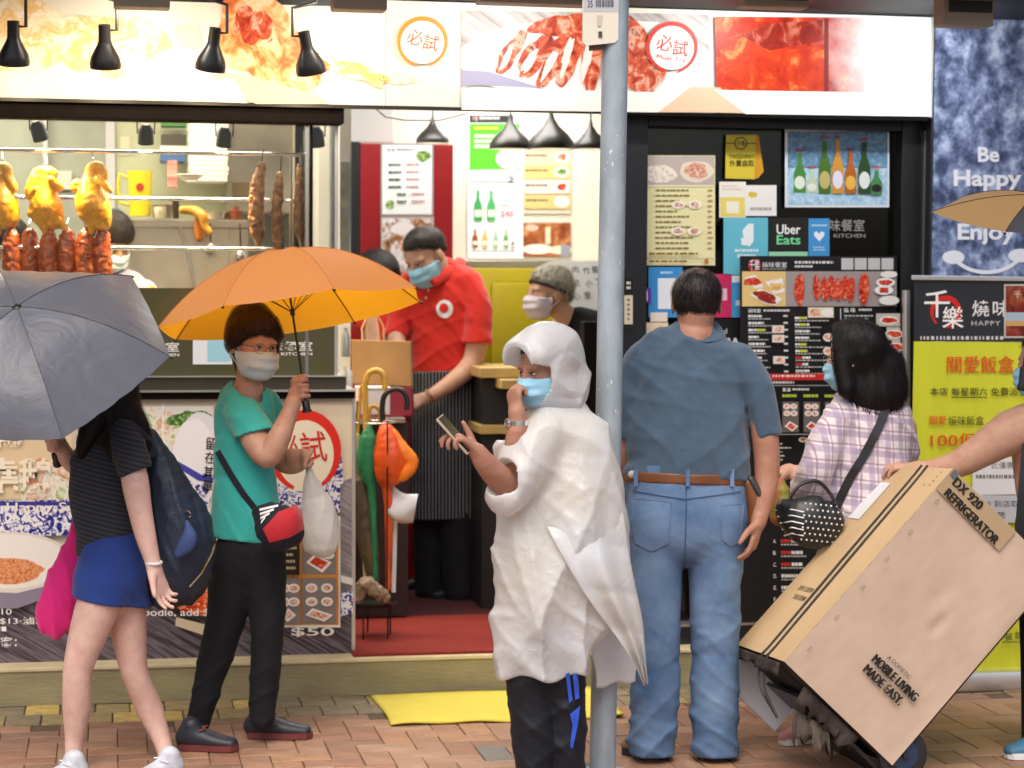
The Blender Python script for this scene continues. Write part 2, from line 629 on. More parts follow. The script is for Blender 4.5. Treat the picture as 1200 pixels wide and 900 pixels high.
def sdf_obj(name, fn, h, material, parent=None, lo=None, hi=None, relax=1, margin=1.08):
    vs, fs = sdf_arrays(fn, h, lo, hi, relax, margin)
    me = bpy.data.meshes.new(name)
    me.vertices.add(len(vs)); me.vertices.foreach_set('co', vs.astype(np.float32).ravel())
    me.loops.add(len(fs) * 4); me.loops.foreach_set('vertex_index', fs.astype(np.int32).ravel())
    me.polygons.add(len(fs)); me.polygons.foreach_set('loop_start', np.arange(len(fs), dtype=np.int32) * 4)
    try: me.polygons.foreach_set('loop_total', np.full(len(fs), 4, dtype=np.int32))
    except Exception: pass
    me.polygons.foreach_set('use_smooth', np.ones(len(fs), dtype=bool))
    me.materials.append(material)
    me.update(calc_edges=True); me.validate()
    o = bpy.data.objects.new(name, me)
    return link(o, parent)

# ------------------------------------------------------------------ shared materials
M_concrete = mat('stained_concrete', lin((164, 153, 116)), .85, var=.4, vscale=4, stretch=(.5, 1, 2.2), bump=.3, bscale=45, detail=9, vcol=lin((126, 118, 88)))
M_tread = mat('cream_tread', lin((205, 190, 150)), .6, var=.12, vscale=9, bump=.1, bscale=80)
M_black = mat('black_frame', (.012, .012, .013), .35, var=.2, vscale=20)
M_brown = mat('dark_brown_frame', (.009, .006, .005), .8, var=.2, vscale=20, spec=.12)
M_soffit = mat('black_soffit', (.012, .013, .016), .6, bump=.1, bscale=30)
M_steel = mat('brushed_steel', (.60, .55, .46), .34, metal=1.0, var=.04, vscale=6, rvar=.05)
M_chrome = mat('chrome_rail', (.86, .84, .80), .12, metal=1.0, rvar=.04, vscale=10)
M_alu = mat('aluminium_trim', (.72, .70, .66), .35, metal=.9, var=.05, vscale=10)
M_galv = None
M_white = mat('white_paint', (.72, .72, .69), .6, var=.04, vscale=4, bump=.05, bscale=70)
M_cream = mat('cream_wall', (.66, .64, .54), .65, var=.06, vscale=3, bump=.05, bscale=70)
M_gwall = mat('grey_green_tile', (.33, .36, .31), .35, var=.15, vscale=3, rvar=.1)
M_carpet = mat('red_carpet', lin((138, 40, 32)), .95, var=.5, vscale=140, bump=.6, bscale=300, detail=2)
M_carpet_shaded = mat('shaded_red_carpet', lin((66, 14, 18)), .95, var=.4, vscale=120, bump=.5, bscale=300, detail=2)  # carpet further in: the room's shade is put into its colour
M_ceiling = mat('ceiling_white', (.6, .6, .57), .7)

def glass_mat(name, tint=(.93, .95, .94), refl=.08, rough=.02):
    if name in MATS: return MATS[name]
    M = bpy.data.materials.new(name); MATS[name] = M
    M.use_nodes = True
    t = M.node_tree; t.nodes.clear()
    o = nd(t, 'ShaderNodeOutputMaterial')
    tr = nd(t, 'ShaderNodeBsdfTransparent'); tr.inputs[0].default_value = tint + (1,)
    gl = nd(t, 'ShaderNodeBsdfGlossy'); gl.inputs['Roughness'].default_value = rough
    lw = nd(t, 'ShaderNodeFresnel'); lw.inputs[0].default_value = 1.5
    mx = nd(t, 'ShaderNodeMixShader')
    t.links.new(lw.outputs[0], mx.inputs[0]); t.links.new(tr.outputs[0], mx.inputs[1]); t.links.new(gl.outputs[0], mx.inputs[2])
    t.links.new(mx.outputs[0], o.inputs[0])
    return M
M_glass = glass_mat('clear_glass')
M_glass_dark = glass_mat('smoked_glass', (.55, .58, .57))

# ------------------------------------------------------------------ ground and pavement
gm = mat('asphalt', (.05, .05, .052), .85, var=.3, vscale=3, bump=.3, bscale=120)
o = MB().add([(-60, -60, -.012), (60, -60, -.012), (60, 30, -.012), (-60, 30, -.012)], [(0, 1, 2, 3)], gm).build('ground')
tag(o, kind='structure')
M_joint = mat('brick_joint_sand', lin((96, 78, 62)), .95, var=.3, vscale=40, bump=.3, bscale=200)
pave = MB().box((-7, -4.2, -.06), (7, 0.0, -.005), M_joint).build('pavement')
tag(pave, kind='structure')
BU = .106                                            # half a brick: paving laid in herringbone
rb = random.Random(7)
brick_mats = [mat('paving_brick_%s' % n, lin(c), .55, var=.2, vscale=10, bump=.3, bscale=110, rvar=.2, detail=9) for n, c in
              (('clay', (158, 122, 98)), ('rust', (150, 112, 90)), ('pale', (166, 132, 108)), ('brown', (142, 110, 90)), ('ochre', (166, 126, 96)), ('grey', (124, 118, 111)))]
def brick_mesh(m_, w, d, hgt=.05, seed=0, nm='brick'):
    rg = random.Random(seed)
    bm = bmesh.new()
    bmesh.ops.create_cube(bm, size=1)
    for v in bm.verts:
        v.co = Vector((v.co.x * w, v.co.y * d, (v.co.z - .5) * hgt))
        if v.co.z > -hgt * .5:
            v.co.x += rg.uniform(-.001, .001); v.co.y += rg.uniform(-.0015, .0015); v.co.z += rg.uniform(-.0012, .0008)
    bmesh.ops.bevel(bm, geom=[e for e in bm.edges if all(v.co.z > -hgt * .5 for v in e.verts)], offset=.0022, segments=1, affect='EDGES')
    me = bpy.data.meshes.new(nm); bm.to_mesh(me); bm.free()
    me.materials.append(m_)
    return me
brick_meshes = [[[brick_mesh(m_, (2 * BU if hz else BU) - .004, (BU if hz else 2 * BU) - .004, seed=i * 5 + j) for j in range(2)] for hz in (0, 1)] for i, m_ in enumerate(brick_mats)]
def in_view(x, y, mx=.06):
    p = np.array([x, y, 0.]); d = p - CAM; D = d @ FWD
    u, v = 600 + FPX * (d @ RIGHT) / D, 450 - FPX * (d @ UP) / D
    return -25 < u < 1225 and v < 925
cand = []
EDGE_Y = -.36
for yy in range(0, 36):
    for xx in range(-65, 66):
        k = (xx - yy) % 4
        if k == 0: cand.append(((xx + 1) * BU, EDGE_Y - (yy + .5) * BU, 1))
        elif k == 2: cand.append(((xx + .5) * BU, EDGE_Y - yy * BU, 0))
cand = [q for q in cand if abs(q[0]) < 6.8 and q[1] < EDGE_Y - .04]
seen = [q for q in cand if in_view(q[0], q[1])]
rest = [q for q in cand if not in_view(q[0], q[1])]
seen.sort(key=lambda q: q[1])
rest += seen[300:]
def brick_kind():
    k = rb.random()
    return 0 if k < .32 else 1 if k < .54 else 2 if k < .70 else 3 if k < .84 else 4 if k < .96 else 5
for (x, y, hz) in seen[:300]:
    o = bpy.data.objects.new('brick', brick_meshes[brick_kind()][hz][rb.randrange(2)])
    o.location = (x, y, rb.uniform(-.0018, .001)); o.rotation_euler = (rb.uniform(-.005, .005), rb.uniform(-.007, .007), rb.uniform(-.006, .006))
    link(o, pave)
mb = MB()
for (x, y, hz) in rest:
    z = rb.uniform(-.0018, .001)
    w, d = ((2 * BU if hz else BU) - .004) / 2, ((BU if hz else 2 * BU) - .004) / 2
    vs = [(x - w, y - d, z), (x + w, y - d, z), (x + w, y + d, z), (x - w, y + d, z), (x - w, y - d, -.02), (x + w, y - d, -.02), (x + w, y + d, -.02), (x - w, y + d, -.02)]
    mb.add(vs, [(0, 1, 2, 3), (4, 5, 1, 0), (5, 6, 2, 1), (6, 7, 3, 2), (7, 4, 0, 3)], brick_mats[brick_kind()])
o = mb.build('brick_field', pave); tag(o, kind='stuff')
# edging blocks along the shop step, some still carrying yellow line paint
eb = [mat('edging_grey', lin((128, 116, 92)), .8, var=.25, vscale=12, bump=.3, bscale=60),
      mat('edging_tan', lin((148, 132, 92)), .8, var=.25, vscale=12, bump=.3, bscale=60),
      mat('edging_yellow', lin((214, 190, 104)), .75, var=.3, vscale=18, bump=.3, bscale=60, vcol=lin((150, 132, 84)))]
ems = [brick_mesh(m_, .128, .168, seed=40 + i, nm='edging_block') for i, m_ in enumerate(eb)]
yl = {(0, -14), (0, -11), (0, -8), (0, -3), (1, -12), (1, -11)}
for r in range(2):
    for c in range(-52, 53):
        x = (c + .5 * r) * .134; y = -.09 - r * .175
        if not (-2.5 < x < 2.9): 
            if abs(x) > 6.8: continue
        k = 2 if (r, c) in yl else (1 if rb.random() < .4 else 0)
        o = bpy.data.objects.new('edging_block', ems[k])
        o.location = (x, y, rb.uniform(-.002, .004)); o.rotation_euler = (rb.uniform(-.01, .01), rb.uniform(-.012, .012), rb.uniform(-.01, .01))
        link(o, pave)

# ------------------------------------------------------------------ the shop
STEP = .152
shop = thing('shop_building', 'ground floor roast meat shop with wide door opening, display counter and window', 'shop')
MB().box((-6, 0.0, 0), (6, .30, STEP - .016), M_concrete).build('step', shop)
MB().box((-6, -.006, STEP - .0155), (6, .30, STEP), M_tread).build('step_nosing', shop, bevel=.004, merge=True)
MB().box((-6, .3005, 0), (6, 5.0, STEP - .004), mat('dark_floor_tile', (.05, .035, .03), .4, var=.3, vscale=3)).build('floor', shop)
XL, XD, XR = -.655, .475, 1.80                    # display | door | window | blue panel
YB = 2.75
MB().box((-6, YB, STEP), (6, YB + .1, 3.2), M_cream).build('back_wall', shop)
MB().box((-6.1, .3, STEP), (-6, YB, 3.2), M_white).build('side_wall', shop)
MB().box((-6, .12, 2.9), (6, YB, 3.0), M_ceiling).build('ceiling', shop)
MB().box((-6, -.95, 2.805), (6, .12, 3.2), M_soffit).build('canopy', shop, bevel=.01, merge=True)
MB().box((-6, -.06, 3.2), (6, .2, 7.5), mat('upper_wall', lin((150, 146, 138)), .8, var=.15, vscale=1.5)).build('upper_wall', shop)
# partition between kitchen and eating room
MB().box((XL - .02, 1.2, STEP), (XL + .03, YB, 2.9), M_white).build('partition_wall', shop)
MB().box((1.25, .72, STEP), (1.31, YB, 2.9), M_cream).build('partition_wall', shop)
# header beam behind the sign
MB().box((-6, .0, 2.395), (XR, .12, 2.804), M_black).build('header_beam', shop)
# left counter bay: dark beam under the sign
zb0 = P(200, 142, .06)[2]
MB().box((-6, .0, zb0), (XL - .035, .16, 2.375), M_brown).build('beam', shop, bevel=.004, merge=True)
MB().box((-6, -.004, 2.376), (XL - .03, .1, 2.384), mat('copper_trim', (.45, .24, .12), .35, metal=.6)).build('beam_trim', shop)
# window bay frame
zt = P(900, 152, .18)[2]; zk = P(800, 731, .18)[2]; xw0 = P(752, 400, .18)[0]; xw1 = P(1046, 400, .18)[0]
MB().box((XD, .10, STEP), (xw0, .22, 2.394), M_black).build('window_jamb', shop, bevel=.004, merge=True)
MB().box((xw1, .10, STEP), (XR + .005, .22, 2.394), M_black).build('window_jamb', shop, bevel=.004, merge=True)
MB().box((xw0 + .001, .10, zt), (xw1 - .001, .22, 2.393), M_black).build('window_head', shop, bevel=.004, merge=True)
MB().box((xw0 + .001, .10, STEP), (xw1 - .001, .24, zk), M_black).build('window_plinth', shop, bevel=.004, merge=True)
MB().box((xw0 + .001, .098, zk + .001), (xw1 - .001, .2, zk + .012), M_alu).build('window_sill', shop)
MB().box((xw0 + .001, .18, zk + .0125), (xw1 - .001, .186, zt - .001), M_glass_dark).build('window_pane', shop)
x_a = P(1081.5, 240, .095)[0]
MB().box((x_a, .085, P(1080, 560, .1)[2]), (x_a + .011, .0995, P(1080, 153, .1)[2]), M_alu).build('jamb_trim', shop)
# things dimly seen behind the window
MB().box((.72, .66, STEP), (2.3, .715, 2.9), mat('painted_dim_wall', (.05, .048, .042), .7, var=.3, vscale=2)).build('window_backing', shop)  # added backing wall, the room's dimness painted in as dark colour
MB().box((xw0 + .01, .26, P(800, 216, .26)[2]), (P(920, 180, .26)[0], .27, zt - .01), mat('grey_blind', (.24, .26, .26), .5, var=.12, vscale=6)).build('blind', shop)
MB().box((2.3, .2, STEP), (2.36, YB, 2.9), M_cream).build('side_wall', shop)
MB().box((XR + .006, .031, STEP), (6, .2, 2.803), mat('pillar_dark', (.03, .03, .035), .5)).build('pillar', shop)
# carpets
cx0, cx1 = -.645, .47
vs = [P(413, 764, .0)]
mb = MB().box((cx0, .03, STEP + .0005), (cx1, .95, STEP + .012), M_carpet)
o = mb.build('door_carpet', None, bevel=.004, merge=True); tag(o, 'bright red door carpet laid across the shop entrance step', 'carpet')
mb = MB().box((cx0, .953, STEP + .0005), (1.2, 2.7, STEP + .009), M_carpet_shaded)
o = mb.build('room_carpet'); tag(o, 'red carpet with painted shade under the man in the striped apron', 'carpet')

# ------------------------------------------------------------------ lamps that light the place
def area(name, loc, size, power, col, direction=(0, 0, -1), sy=None, parent=None):
    l = bpy.data.lights.new(name, 'AREA'); l.energy = power; l.color = col; l.size = size
    if sy: l.shape = 'RECTANGLE'; l.size_y = sy
    o = bpy.data.objects.new(name, l); link(o, parent)
    o.location = loc
    o.rotation_euler = Vector(direction).to_track_quat('-Z', 'Y').to_euler()
    return o

# ------------------------------------------------------------------ printed-photograph materials
def photo(name, stops, scale=20, stretch=(1, 1, 1), distort=1.0, detail=4, rough=.4, voro=0.0, rot=(0, 0, 0)):
    if name in MATS: return MATS[name]
    M = bpy.data.materials.new(name); MATS[name] = M
    M.use_nodes = True
    t = M.node_tree; b = t.nodes['Principled BSDF']
    b.inputs['Roughness'].default_value = rough
    b.inputs['Specular IOR Level'].default_value = .3
    tc = nd(t, 'ShaderNodeTexCoord'); mp = nd(t, 'ShaderNodeMapping')
    if any(rot):
        mp.vector_type = 'TEXTURE'; stretch = tuple(1 / k for k in stretch)
    mp.inputs['Scale'].default_value = stretch; mp.inputs['Rotation'].default_value = rot
    t.links.new(tc.outputs['Object'], mp.inputs[0])
    n = nd(t, 'ShaderNodeTexNoise', i_Scale=scale, i_Detail=detail, i_Distortion=distort, i_Roughness=.62)
    t.links.new(mp.outputs[0], n.inputs['Vector'])
    src = n.outputs['Fac']
    if voro:
        v = nd(t, 'ShaderNodeTexVoronoi', i_Scale=scale * voro); t.links.new(mp.outputs[0], v.inputs['Vector'])
        mx = nd(t, 'ShaderNodeMix', data_type='FLOAT'); mx.inputs[0].default_value = .45
        t.links.new(src, mx.inputs[2]); t.links.new(v.outputs['Distance'], mx.inputs[3]); src = mx.outputs[0]
    r = nd(t, 'ShaderNodeValToRGB')
    el = r.color_ramp.elements
    while len(el) < len(stops): el.new(.5)
    for e, (p, c) in zip(el, stops):
        e.position = p; e.color = c4(c)
    t.links.new(src, r.inputs[0]); t.links.new(r.outputs[0], b.inputs['Base Color'])
    return M
F_duck = photo('photo_roast_duck', [(.28, '4a1208'), (.42, 'a8321a'), (.52, 'd0603a'), (.6, 'e0b098'), (.68, '7c1c10')], 18, distort=1.0, detail=7)
F_siu = photo('photo_char_siu', [(.25, '5a0f0a'), (.42, 'c02c18'), (.55, 'e0502c'), (.66, 'f4b090'), (.75, 'b02010')], 40, distort=1.5)
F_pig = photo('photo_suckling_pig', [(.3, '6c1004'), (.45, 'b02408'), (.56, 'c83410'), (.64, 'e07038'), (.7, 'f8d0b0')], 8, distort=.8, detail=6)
F_gold = photo('photo_golden_chicken', [(.3, 'e6d09a'), (.45, 'f2e8d2'), (.55, 'e8c078'), (.66, 'f4ecdc')], 9, distort=.6, detail=7)
F_orange = photo('photo_orange_roast', [(.28, 'a03c14'), (.42, 'd8743c'), (.54, 'f0b078'), (.64, 'f4d8b0'), (.74, 'b8481c')], 13, distort=.7, detail=7)
F_rice = photo('photo_rice', [(.3, 'c8b090'), (.5, 'f0e6d4'), (.7, 'fffaf0')], 60, distort=.5)
F_noodle = photo('photo_noodle', [(.3, 'b87828'), (.45, 'e8b050'), (.6, 'f8e0a0'), (.72, 'c86432')], 45, distort=3)
F_fried = photo('photo_fried_rice', [(.3, '8c3814'), (.45, 'd87840'), (.58, 'f0b480'), (.7, 'a04820')], 90, distort=1)
F_plank = photo('photo_dark_planks', [(.3, '2c2426'), (.45, '4a4046'), (.58, '7a7078'), (.7, '38302e')], 6, stretch=(.6, 1, 14), distort=.3, rot=(0, .55, 0))
F_plank2 = photo('photo_grey_planks', [(.3, '8c8484'), (.5, 'b8b2b0'), (.7, 'd0ccc8')], 5, stretch=(.6, 1, 9), distort=.2, rot=(0, .6, 0))
F_bluewhite = photo('photo_blue_porcelain', [(.42, 'f0eee8'), (.5, 'eceaf0'), (.53, '3a3aa0'), (.62, '24247c')], 30, distort=2)
F_cloud = photo('photo_blue_texture', [(.3, '2c3450'), (.42, '4c5878'), (.52, '7c8ab0'), (.62, 'b4c4e0'), (.72, 'e4eefa')], 11, stretch=(1.2, 1, 1), distort=.15, detail=15)
F_greens = photo('photo_greens', [(.3, '1c3c18'), (.5, '4c7c30'), (.6, 'c8d890'), (.7, '2c5020')], 60, distort=1)
F_soft = photo('photo_soft_meal', [(.3, 'c87850'), (.45, 'e8d0b0'), (.55, 'f4f0e4'), (.65, 'a8c070'), (.75, 'd89060')], 14, distort=1.5)
F_wooden = photo('photo_brown_room', [(.3, '5c2814'), (.5, '9c5830'), (.65, 'c89060')], 18, distort=.5)
F_dish = photo('photo_dish', [(.3, '9c3018'), (.45, 'd87040'), (.58, 'f4ead8'), (.72, 'c8501c')], 110, distort=1.5)

def blob(cx, cy, rx, ry, seed, rough=.12, n=30, rot=0.0):
    rg = random.Random(seed)
    ph = [rg.uniform(0, 6.28) for _ in range(5)]
    pts = []
    for i in range(n):
        a = 2 * math.pi * i / n
        k = 1 + rough * (math.sin(2 * a + ph[0]) + .7 * math.sin(3 * a + ph[1]) + .5 * math.sin(5 * a + ph[2]) + .4 * math.sin(8 * a + ph[3])) / 1.6
        x, y = rx * k * math.cos(a), ry * k * math.sin(a)
        c, s_ = math.cos(rot), math.sin(rot)
        pts.append((cx + c * x - s_ * y, cy - (s_ * x + c * y)))
    return pts

def glare_fade(M, x0, x1):
    """lamp overexposure put into the print colour: uneven fade to white along the sign"""
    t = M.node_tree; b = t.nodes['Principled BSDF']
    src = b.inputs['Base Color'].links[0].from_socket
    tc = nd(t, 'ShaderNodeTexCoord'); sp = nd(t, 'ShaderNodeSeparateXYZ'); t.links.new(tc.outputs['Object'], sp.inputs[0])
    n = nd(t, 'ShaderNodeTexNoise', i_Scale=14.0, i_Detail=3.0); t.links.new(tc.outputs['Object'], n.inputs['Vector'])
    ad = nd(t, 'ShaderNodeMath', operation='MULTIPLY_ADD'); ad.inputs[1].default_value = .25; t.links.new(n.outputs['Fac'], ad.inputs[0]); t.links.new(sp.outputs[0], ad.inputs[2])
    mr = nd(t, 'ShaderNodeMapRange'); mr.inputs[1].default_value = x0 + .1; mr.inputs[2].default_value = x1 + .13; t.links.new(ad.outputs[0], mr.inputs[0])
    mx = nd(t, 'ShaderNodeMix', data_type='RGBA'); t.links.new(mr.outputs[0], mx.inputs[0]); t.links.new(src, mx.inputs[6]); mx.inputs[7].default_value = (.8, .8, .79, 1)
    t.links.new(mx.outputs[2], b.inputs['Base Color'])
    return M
# ------------------------------------------------------------------ the long picture sign over the shop
sign = thing('fascia_sign', 'long bright picture sign of roast meats running over the whole shop front', 'sign')
YF = -.03
zs0, zs1 = 2.383, 2.80
XF = [-4.2, P(452, 60, YF)[0], P(833, 60, YF)[0], P(1088.5, 60, YF)[0]]
M_cream_print = mat('cream_print', (.80, .74, .64), .4, var=.03, vscale=2)
M_white_print = mat('white_print', (.80, .80, .79), .4, var=.02, vscale=2)
for i in range(3):
    MB().box((XF[i] + .0008, YF + (0 if i != 1 else -.004), zs0), (XF[i + 1] - .0008, .0 - .001, zs1 - (.03 if i == 0 else .0)), (M_cream_print, M_cream_print, M_white_print)[i]).build('sign_panel', sign)
MB().box((XF[3], YF - .012, zs0 - .002), (XF[3] + .016, .02, zs1), M_alu).build('sign_edge', sign)
MB().box((XF[0], YF - .002, zs0 - .014), (XF[3], .0, zs0 - .001), mat('sign_frame', (.015, .012, .01), .4)).build('sign_frame', sign)
pr = Print(YF - .004)
# left: blown-out golden dishes
pr.poly(blob(-150, 50, 80, 40, 33, .2), F_gold).part('dish_picture', sign)
pr.poly(blob(10, 42, 74, 50, 3, .2), F_gold).poly(blob(128, 52, 60, 40, 4, .2), F_gold).part('dish_picture', sign)
pr.poly([(205, 32), (232, 28), (238, 50), (228, 60), (212, 52)], 'e6c8bc').part('dish_picture', sign)
pr.poly(blob(306, 46, 50, 56, 5, .18, rot=.5), F_orange).poly(blob(344, 78, 44, 26, 6, .22, rot=-.5), F_orange).poly(blob(296, 30, 20, 24, 7, .25), F_duck)
pr.poly([(262, 84), (298, 90), (372, 112), (385, 122), (300, 122), (240, 96)], 'd8b8a4')
pr.part('dish_picture', sign)
pr.poly(blob(430, 86, 40, 13, 8, .5, rot=-.25), F_gold).poly(blob(424, 84, 26, 7, 9, .5, rot=-.25), F_noodle)
pr.part('dish_picture', sign); pr.poly([(225, 96), (275, 92), (290, 121), (230, 119)], 'e8ddd0')
pr.part('dish_picture', sign)
# centre: plate of duck
pr.poly([(540, 12), (830, 17), (833, 131), (560, 100), (540, 103)], F_plank2)
pr.poly([(540, 56), (560, 42), (600, 30), (660, 22), (770, 26), (831, 60), (831, 133), (620, 127), (540, 80)], 'e8e4e0')
pr.poly([(540, 82), (572, 84), (640, 105), (620, 103), (560, 100), (540, 101)], 'a8a4c0')
for i, (x, y, rx, ry, ro) in enumerate([(598, 62, 10, 28, -.5), (626, 66, 12, 33, -.55), (649, 70, 12, 34, -.4), (670, 60, 13, 40, -.3), (694, 62, 14, 42, -.15), (655, 30, 32, 13, .2), (716, 66, 15, 40, 0), (744, 66, 24, 40, .2), (756, 90, 22, 20, .3)]):
    pr.poly(blob(x, y, rx, ry, 20 + i, .2, rot=ro), F_duck)
    if i < 5: pr.poly(blob(x - rx * .5, y + 6, rx * .38, ry * .55, 50 + i, .25, rot=ro), 'e8d8d0')
pr.poly([(540, 103), (836, 110), (836, 133), (540, 129)], 'f0ece6')
pr.text('叉燒飯', 610, 112, 676, 127, 'fdfcfa', .01)
pr.part('duck_picture', sign)
# right: suckling pig
pr.poly([(836, 20), (1089, 22), (1089, 110), (838, 106)], glare_fade(F_pig, P(960, 60, YF)[0], P(1040, 60, YF)[0]))
pr.poly([(842, 60), (870, 44), (910, 62), (964, 52), (964, 107), (850, 104)], photo('photo_pig_skin', [(.35, 'b02408'), (.55, 'cc3c0c'), (.7, 'f09050')], 10, detail=6))
pr.poly([(846, 48), (900, 28), (962, 24), (962, 48), (900, 60), (866, 42)], photo('photo_pig_dark', [(.3, '5c0c04'), (.5, '98200c'), (.68, 'd08068')], 12, distort=.8, detail=6))
pr.rect(964, 22, 969, 108, '7c2010')
pr.poly([(808, 102), (842, 103), (872, 133), (810, 132), (770, 132)], 'e4c0a0')
pr.poly([(836, 106), (1089, 110), (1089, 137), (872, 134)], 'fbfaf8')
pr.part('pig_picture', sign)
# the two round stamps
for cx, cy, r, c, c2, rot, ta in ((494, 50, 27.5, 'e88a28', 'b8672c', 12, 0), (785.5, 56.5, 28, 'd02818', 'c02418', 8, 1)):
    pr.ell(cx, cy, r - 2, r - 2, 'f8f4ee')
    pr.ring(cx, cy, r, r, 5.5, c, -75, 255, taper=True)
    pr.text('必', cx - 18, cy - 15, cx + 1, cy + 4, c2, .015, rot=rot)
    pr.text('試', cx + 1, cy - 9, cx + 19, cy + 10, c2, .015, rot=rot)
    if ta: pr.text('Must Try', cx - 18, cy + 10, cx + 16, cy + 17, c2, 0, rot=rot)
    pr.part('round_stamp', sign)
pr.build('picture_print', sign)

# ------------------------------------------------------------------ big picture panel under the counter
YP = .12
pan = thing('printed_sign', 'large printed panel of rice bowls under the glass counter, left of the door', 'sign')
zp1 = P(200, 468, YP)[2]
xp1 = P(413, 600, YP)[0]
MB().box((-4.2, YP, STEP + .001), (xp1, YP + .03, zp1), mat('panel_wood_print', (.62, .58, .52), .35, var=.05, vscale=2)).build('board', pan)
MB().box((xp1 - .0, YP - .004, STEP + .001), (xp1 + .012, YP + .03, zp1 + .003), M_alu).build('edge_trim', pan)
pr = Print(YP)
pr.rect(-300, 470, 412, 779, 'd8cdb8')
pr.poly([(-300, 700), (-50, 690), (120, 640), (260, 620), (412, 560), (412, 774), (-300, 795)], F_plank)
pr.poly([(300, 472), (412, 470), (412, 640), (330, 640)], 'e0d2b4')
pr.poly([(310, 600), (412, 560), (412, 700), (330, 700)], photo('photo_plank_light', [(.3, '6c6468'), (.55, '9c9498'), (.7, 'b8b0b0')], 6, stretch=(.6, 1, 14), rot=(0, .55, 0)))
pr.rect(-60, 500, 85, 585, 'e6cfa6')
pr.poly(blob(60, 580, 40, 40, 9, .2), F_soft)
pr.rect(155, 476, 250, 560, 'e8e4d8').poly(blob(180, 500, 34, 22, 12, .2), F_soft).poly(blob(225, 492, 24, 12, 13, .25), F_greens)
pr.ring(178, 515, 24, 40, 0.01, 'ffffff')
pr.rect(190, 474, 191.5, 520, 'fbf8f0').rect(150, 519, 191.5, 520.5, 'fbf8f0')
pr.poly(blob(235, 560, 36, 78, 15, .03), 'e6e4e8').poly(blob(228, 540, 26, 50, 16, .05), 'f4f2f2')
pr.poly([(208, 540), (236, 556), (250, 560), (250, 566), (232, 563), (207, 547)], '4a48a8')
pr.poly([(207, 556), (250, 575), (250, 625), (216, 600)], F_bluewhite)
pr.poly([(268, 470), (290, 470), (300, 640), (240, 640), (250, 560)], 'e2dccc')
pr.text('留', 241, 512, 253, 527, '241c18', .02, rot=8); pr.text('在', 240, 529, 252, 543, '241c18', .02, rot=8)
pr.text('其', 238, 546, 250, 560, '241c18', .02, rot=8); pr.text('華', 237, 562, 249, 575, '241c18', .02, rot=8)
pr.part('soup_bowl_picture', pan)
# blue porcelain and red stamp
pr.poly([(324, 548), (400, 530), (402, 566), (324, 590)], F_bluewhite).poly([(322, 566), (398, 562), (398, 600), (322, 606)], F_bluewhite)
pr.ell(356, 530, 38, 46, 'f2e6cc')
pr.ring(357, 530, 38, 44, 12, 'e03020', -60, 250, taper=True)
pr.text('必', 328, 508, 350, 540, 'd03020', .02, rot=-6); pr.text('試', 352, 505, 382, 542, 'd03020', .015, rot=-6)
pr.part('round_stamp', pan)
# left bowls
pr.text('既燒鵝', -30, 500, 26, 524, 'fff6e4', .035)
pr.text('燒', -36, 536, 22, 578, 'fbeed2', .04); pr.text('鵝', 22, 536, 62, 578, 'fbeed2', .04)
pr.poly([(-120, 588), (90, 585), (96, 626), (-120, 632)], F_bluewhite)
pr.rect(-120, 587, 84, 592, '3c3890')
pr.text('Happy Set', 8, 588, 96, 602, 'f6f0e0', .01)
pr.ell(10, 664, 82, 42, 'e4dccc'); pr.ell(8, 657, 72, 32, 'f2ece0')
pr.poly(blob(0, 668, 56, 14, 24, .12), F_fried)
pr.poly([(-72, 664), (-66, 700), (-30, 712), (20, 712), (60, 698), (90, 664), (70, 682), (20, 694), (-30, 692)], '8c8494')
pr.text('加$10', -24, 711, 14, 720, 'f6f2ea', .01); pr.text('加配$13‧滷水', -30, 722, 56, 731, 'f6f2ea', .01); pr.lines(-40, 733, 12, 741, 1, 'f6f2ea', .7, 3)
pr.text('好客：', -14, 745, 20, 757, 'f6f2ea', .015)
pr.part('rice_bowl_picture', pan)
pr.poly(blob(236, 695, 44, 26, 25, .15), photo('photo_red_noodles', [(.3, '8c1408'), (.45, 'd84018'), (.55, 'ec7c3c'), (.63, 'fff0dc'), (.75, 'b82c10')], 22, stretch=(1, 1, 2.2), distort=2))
pr.poly([(206, 722), (250, 733), (250, 747), (205, 732)], 'd8c8a8')
pr.text('noodle, add $5', 160, 712, 253, 722, 'fbf8f0', .015)
pr.part('noodle_picture', pan)
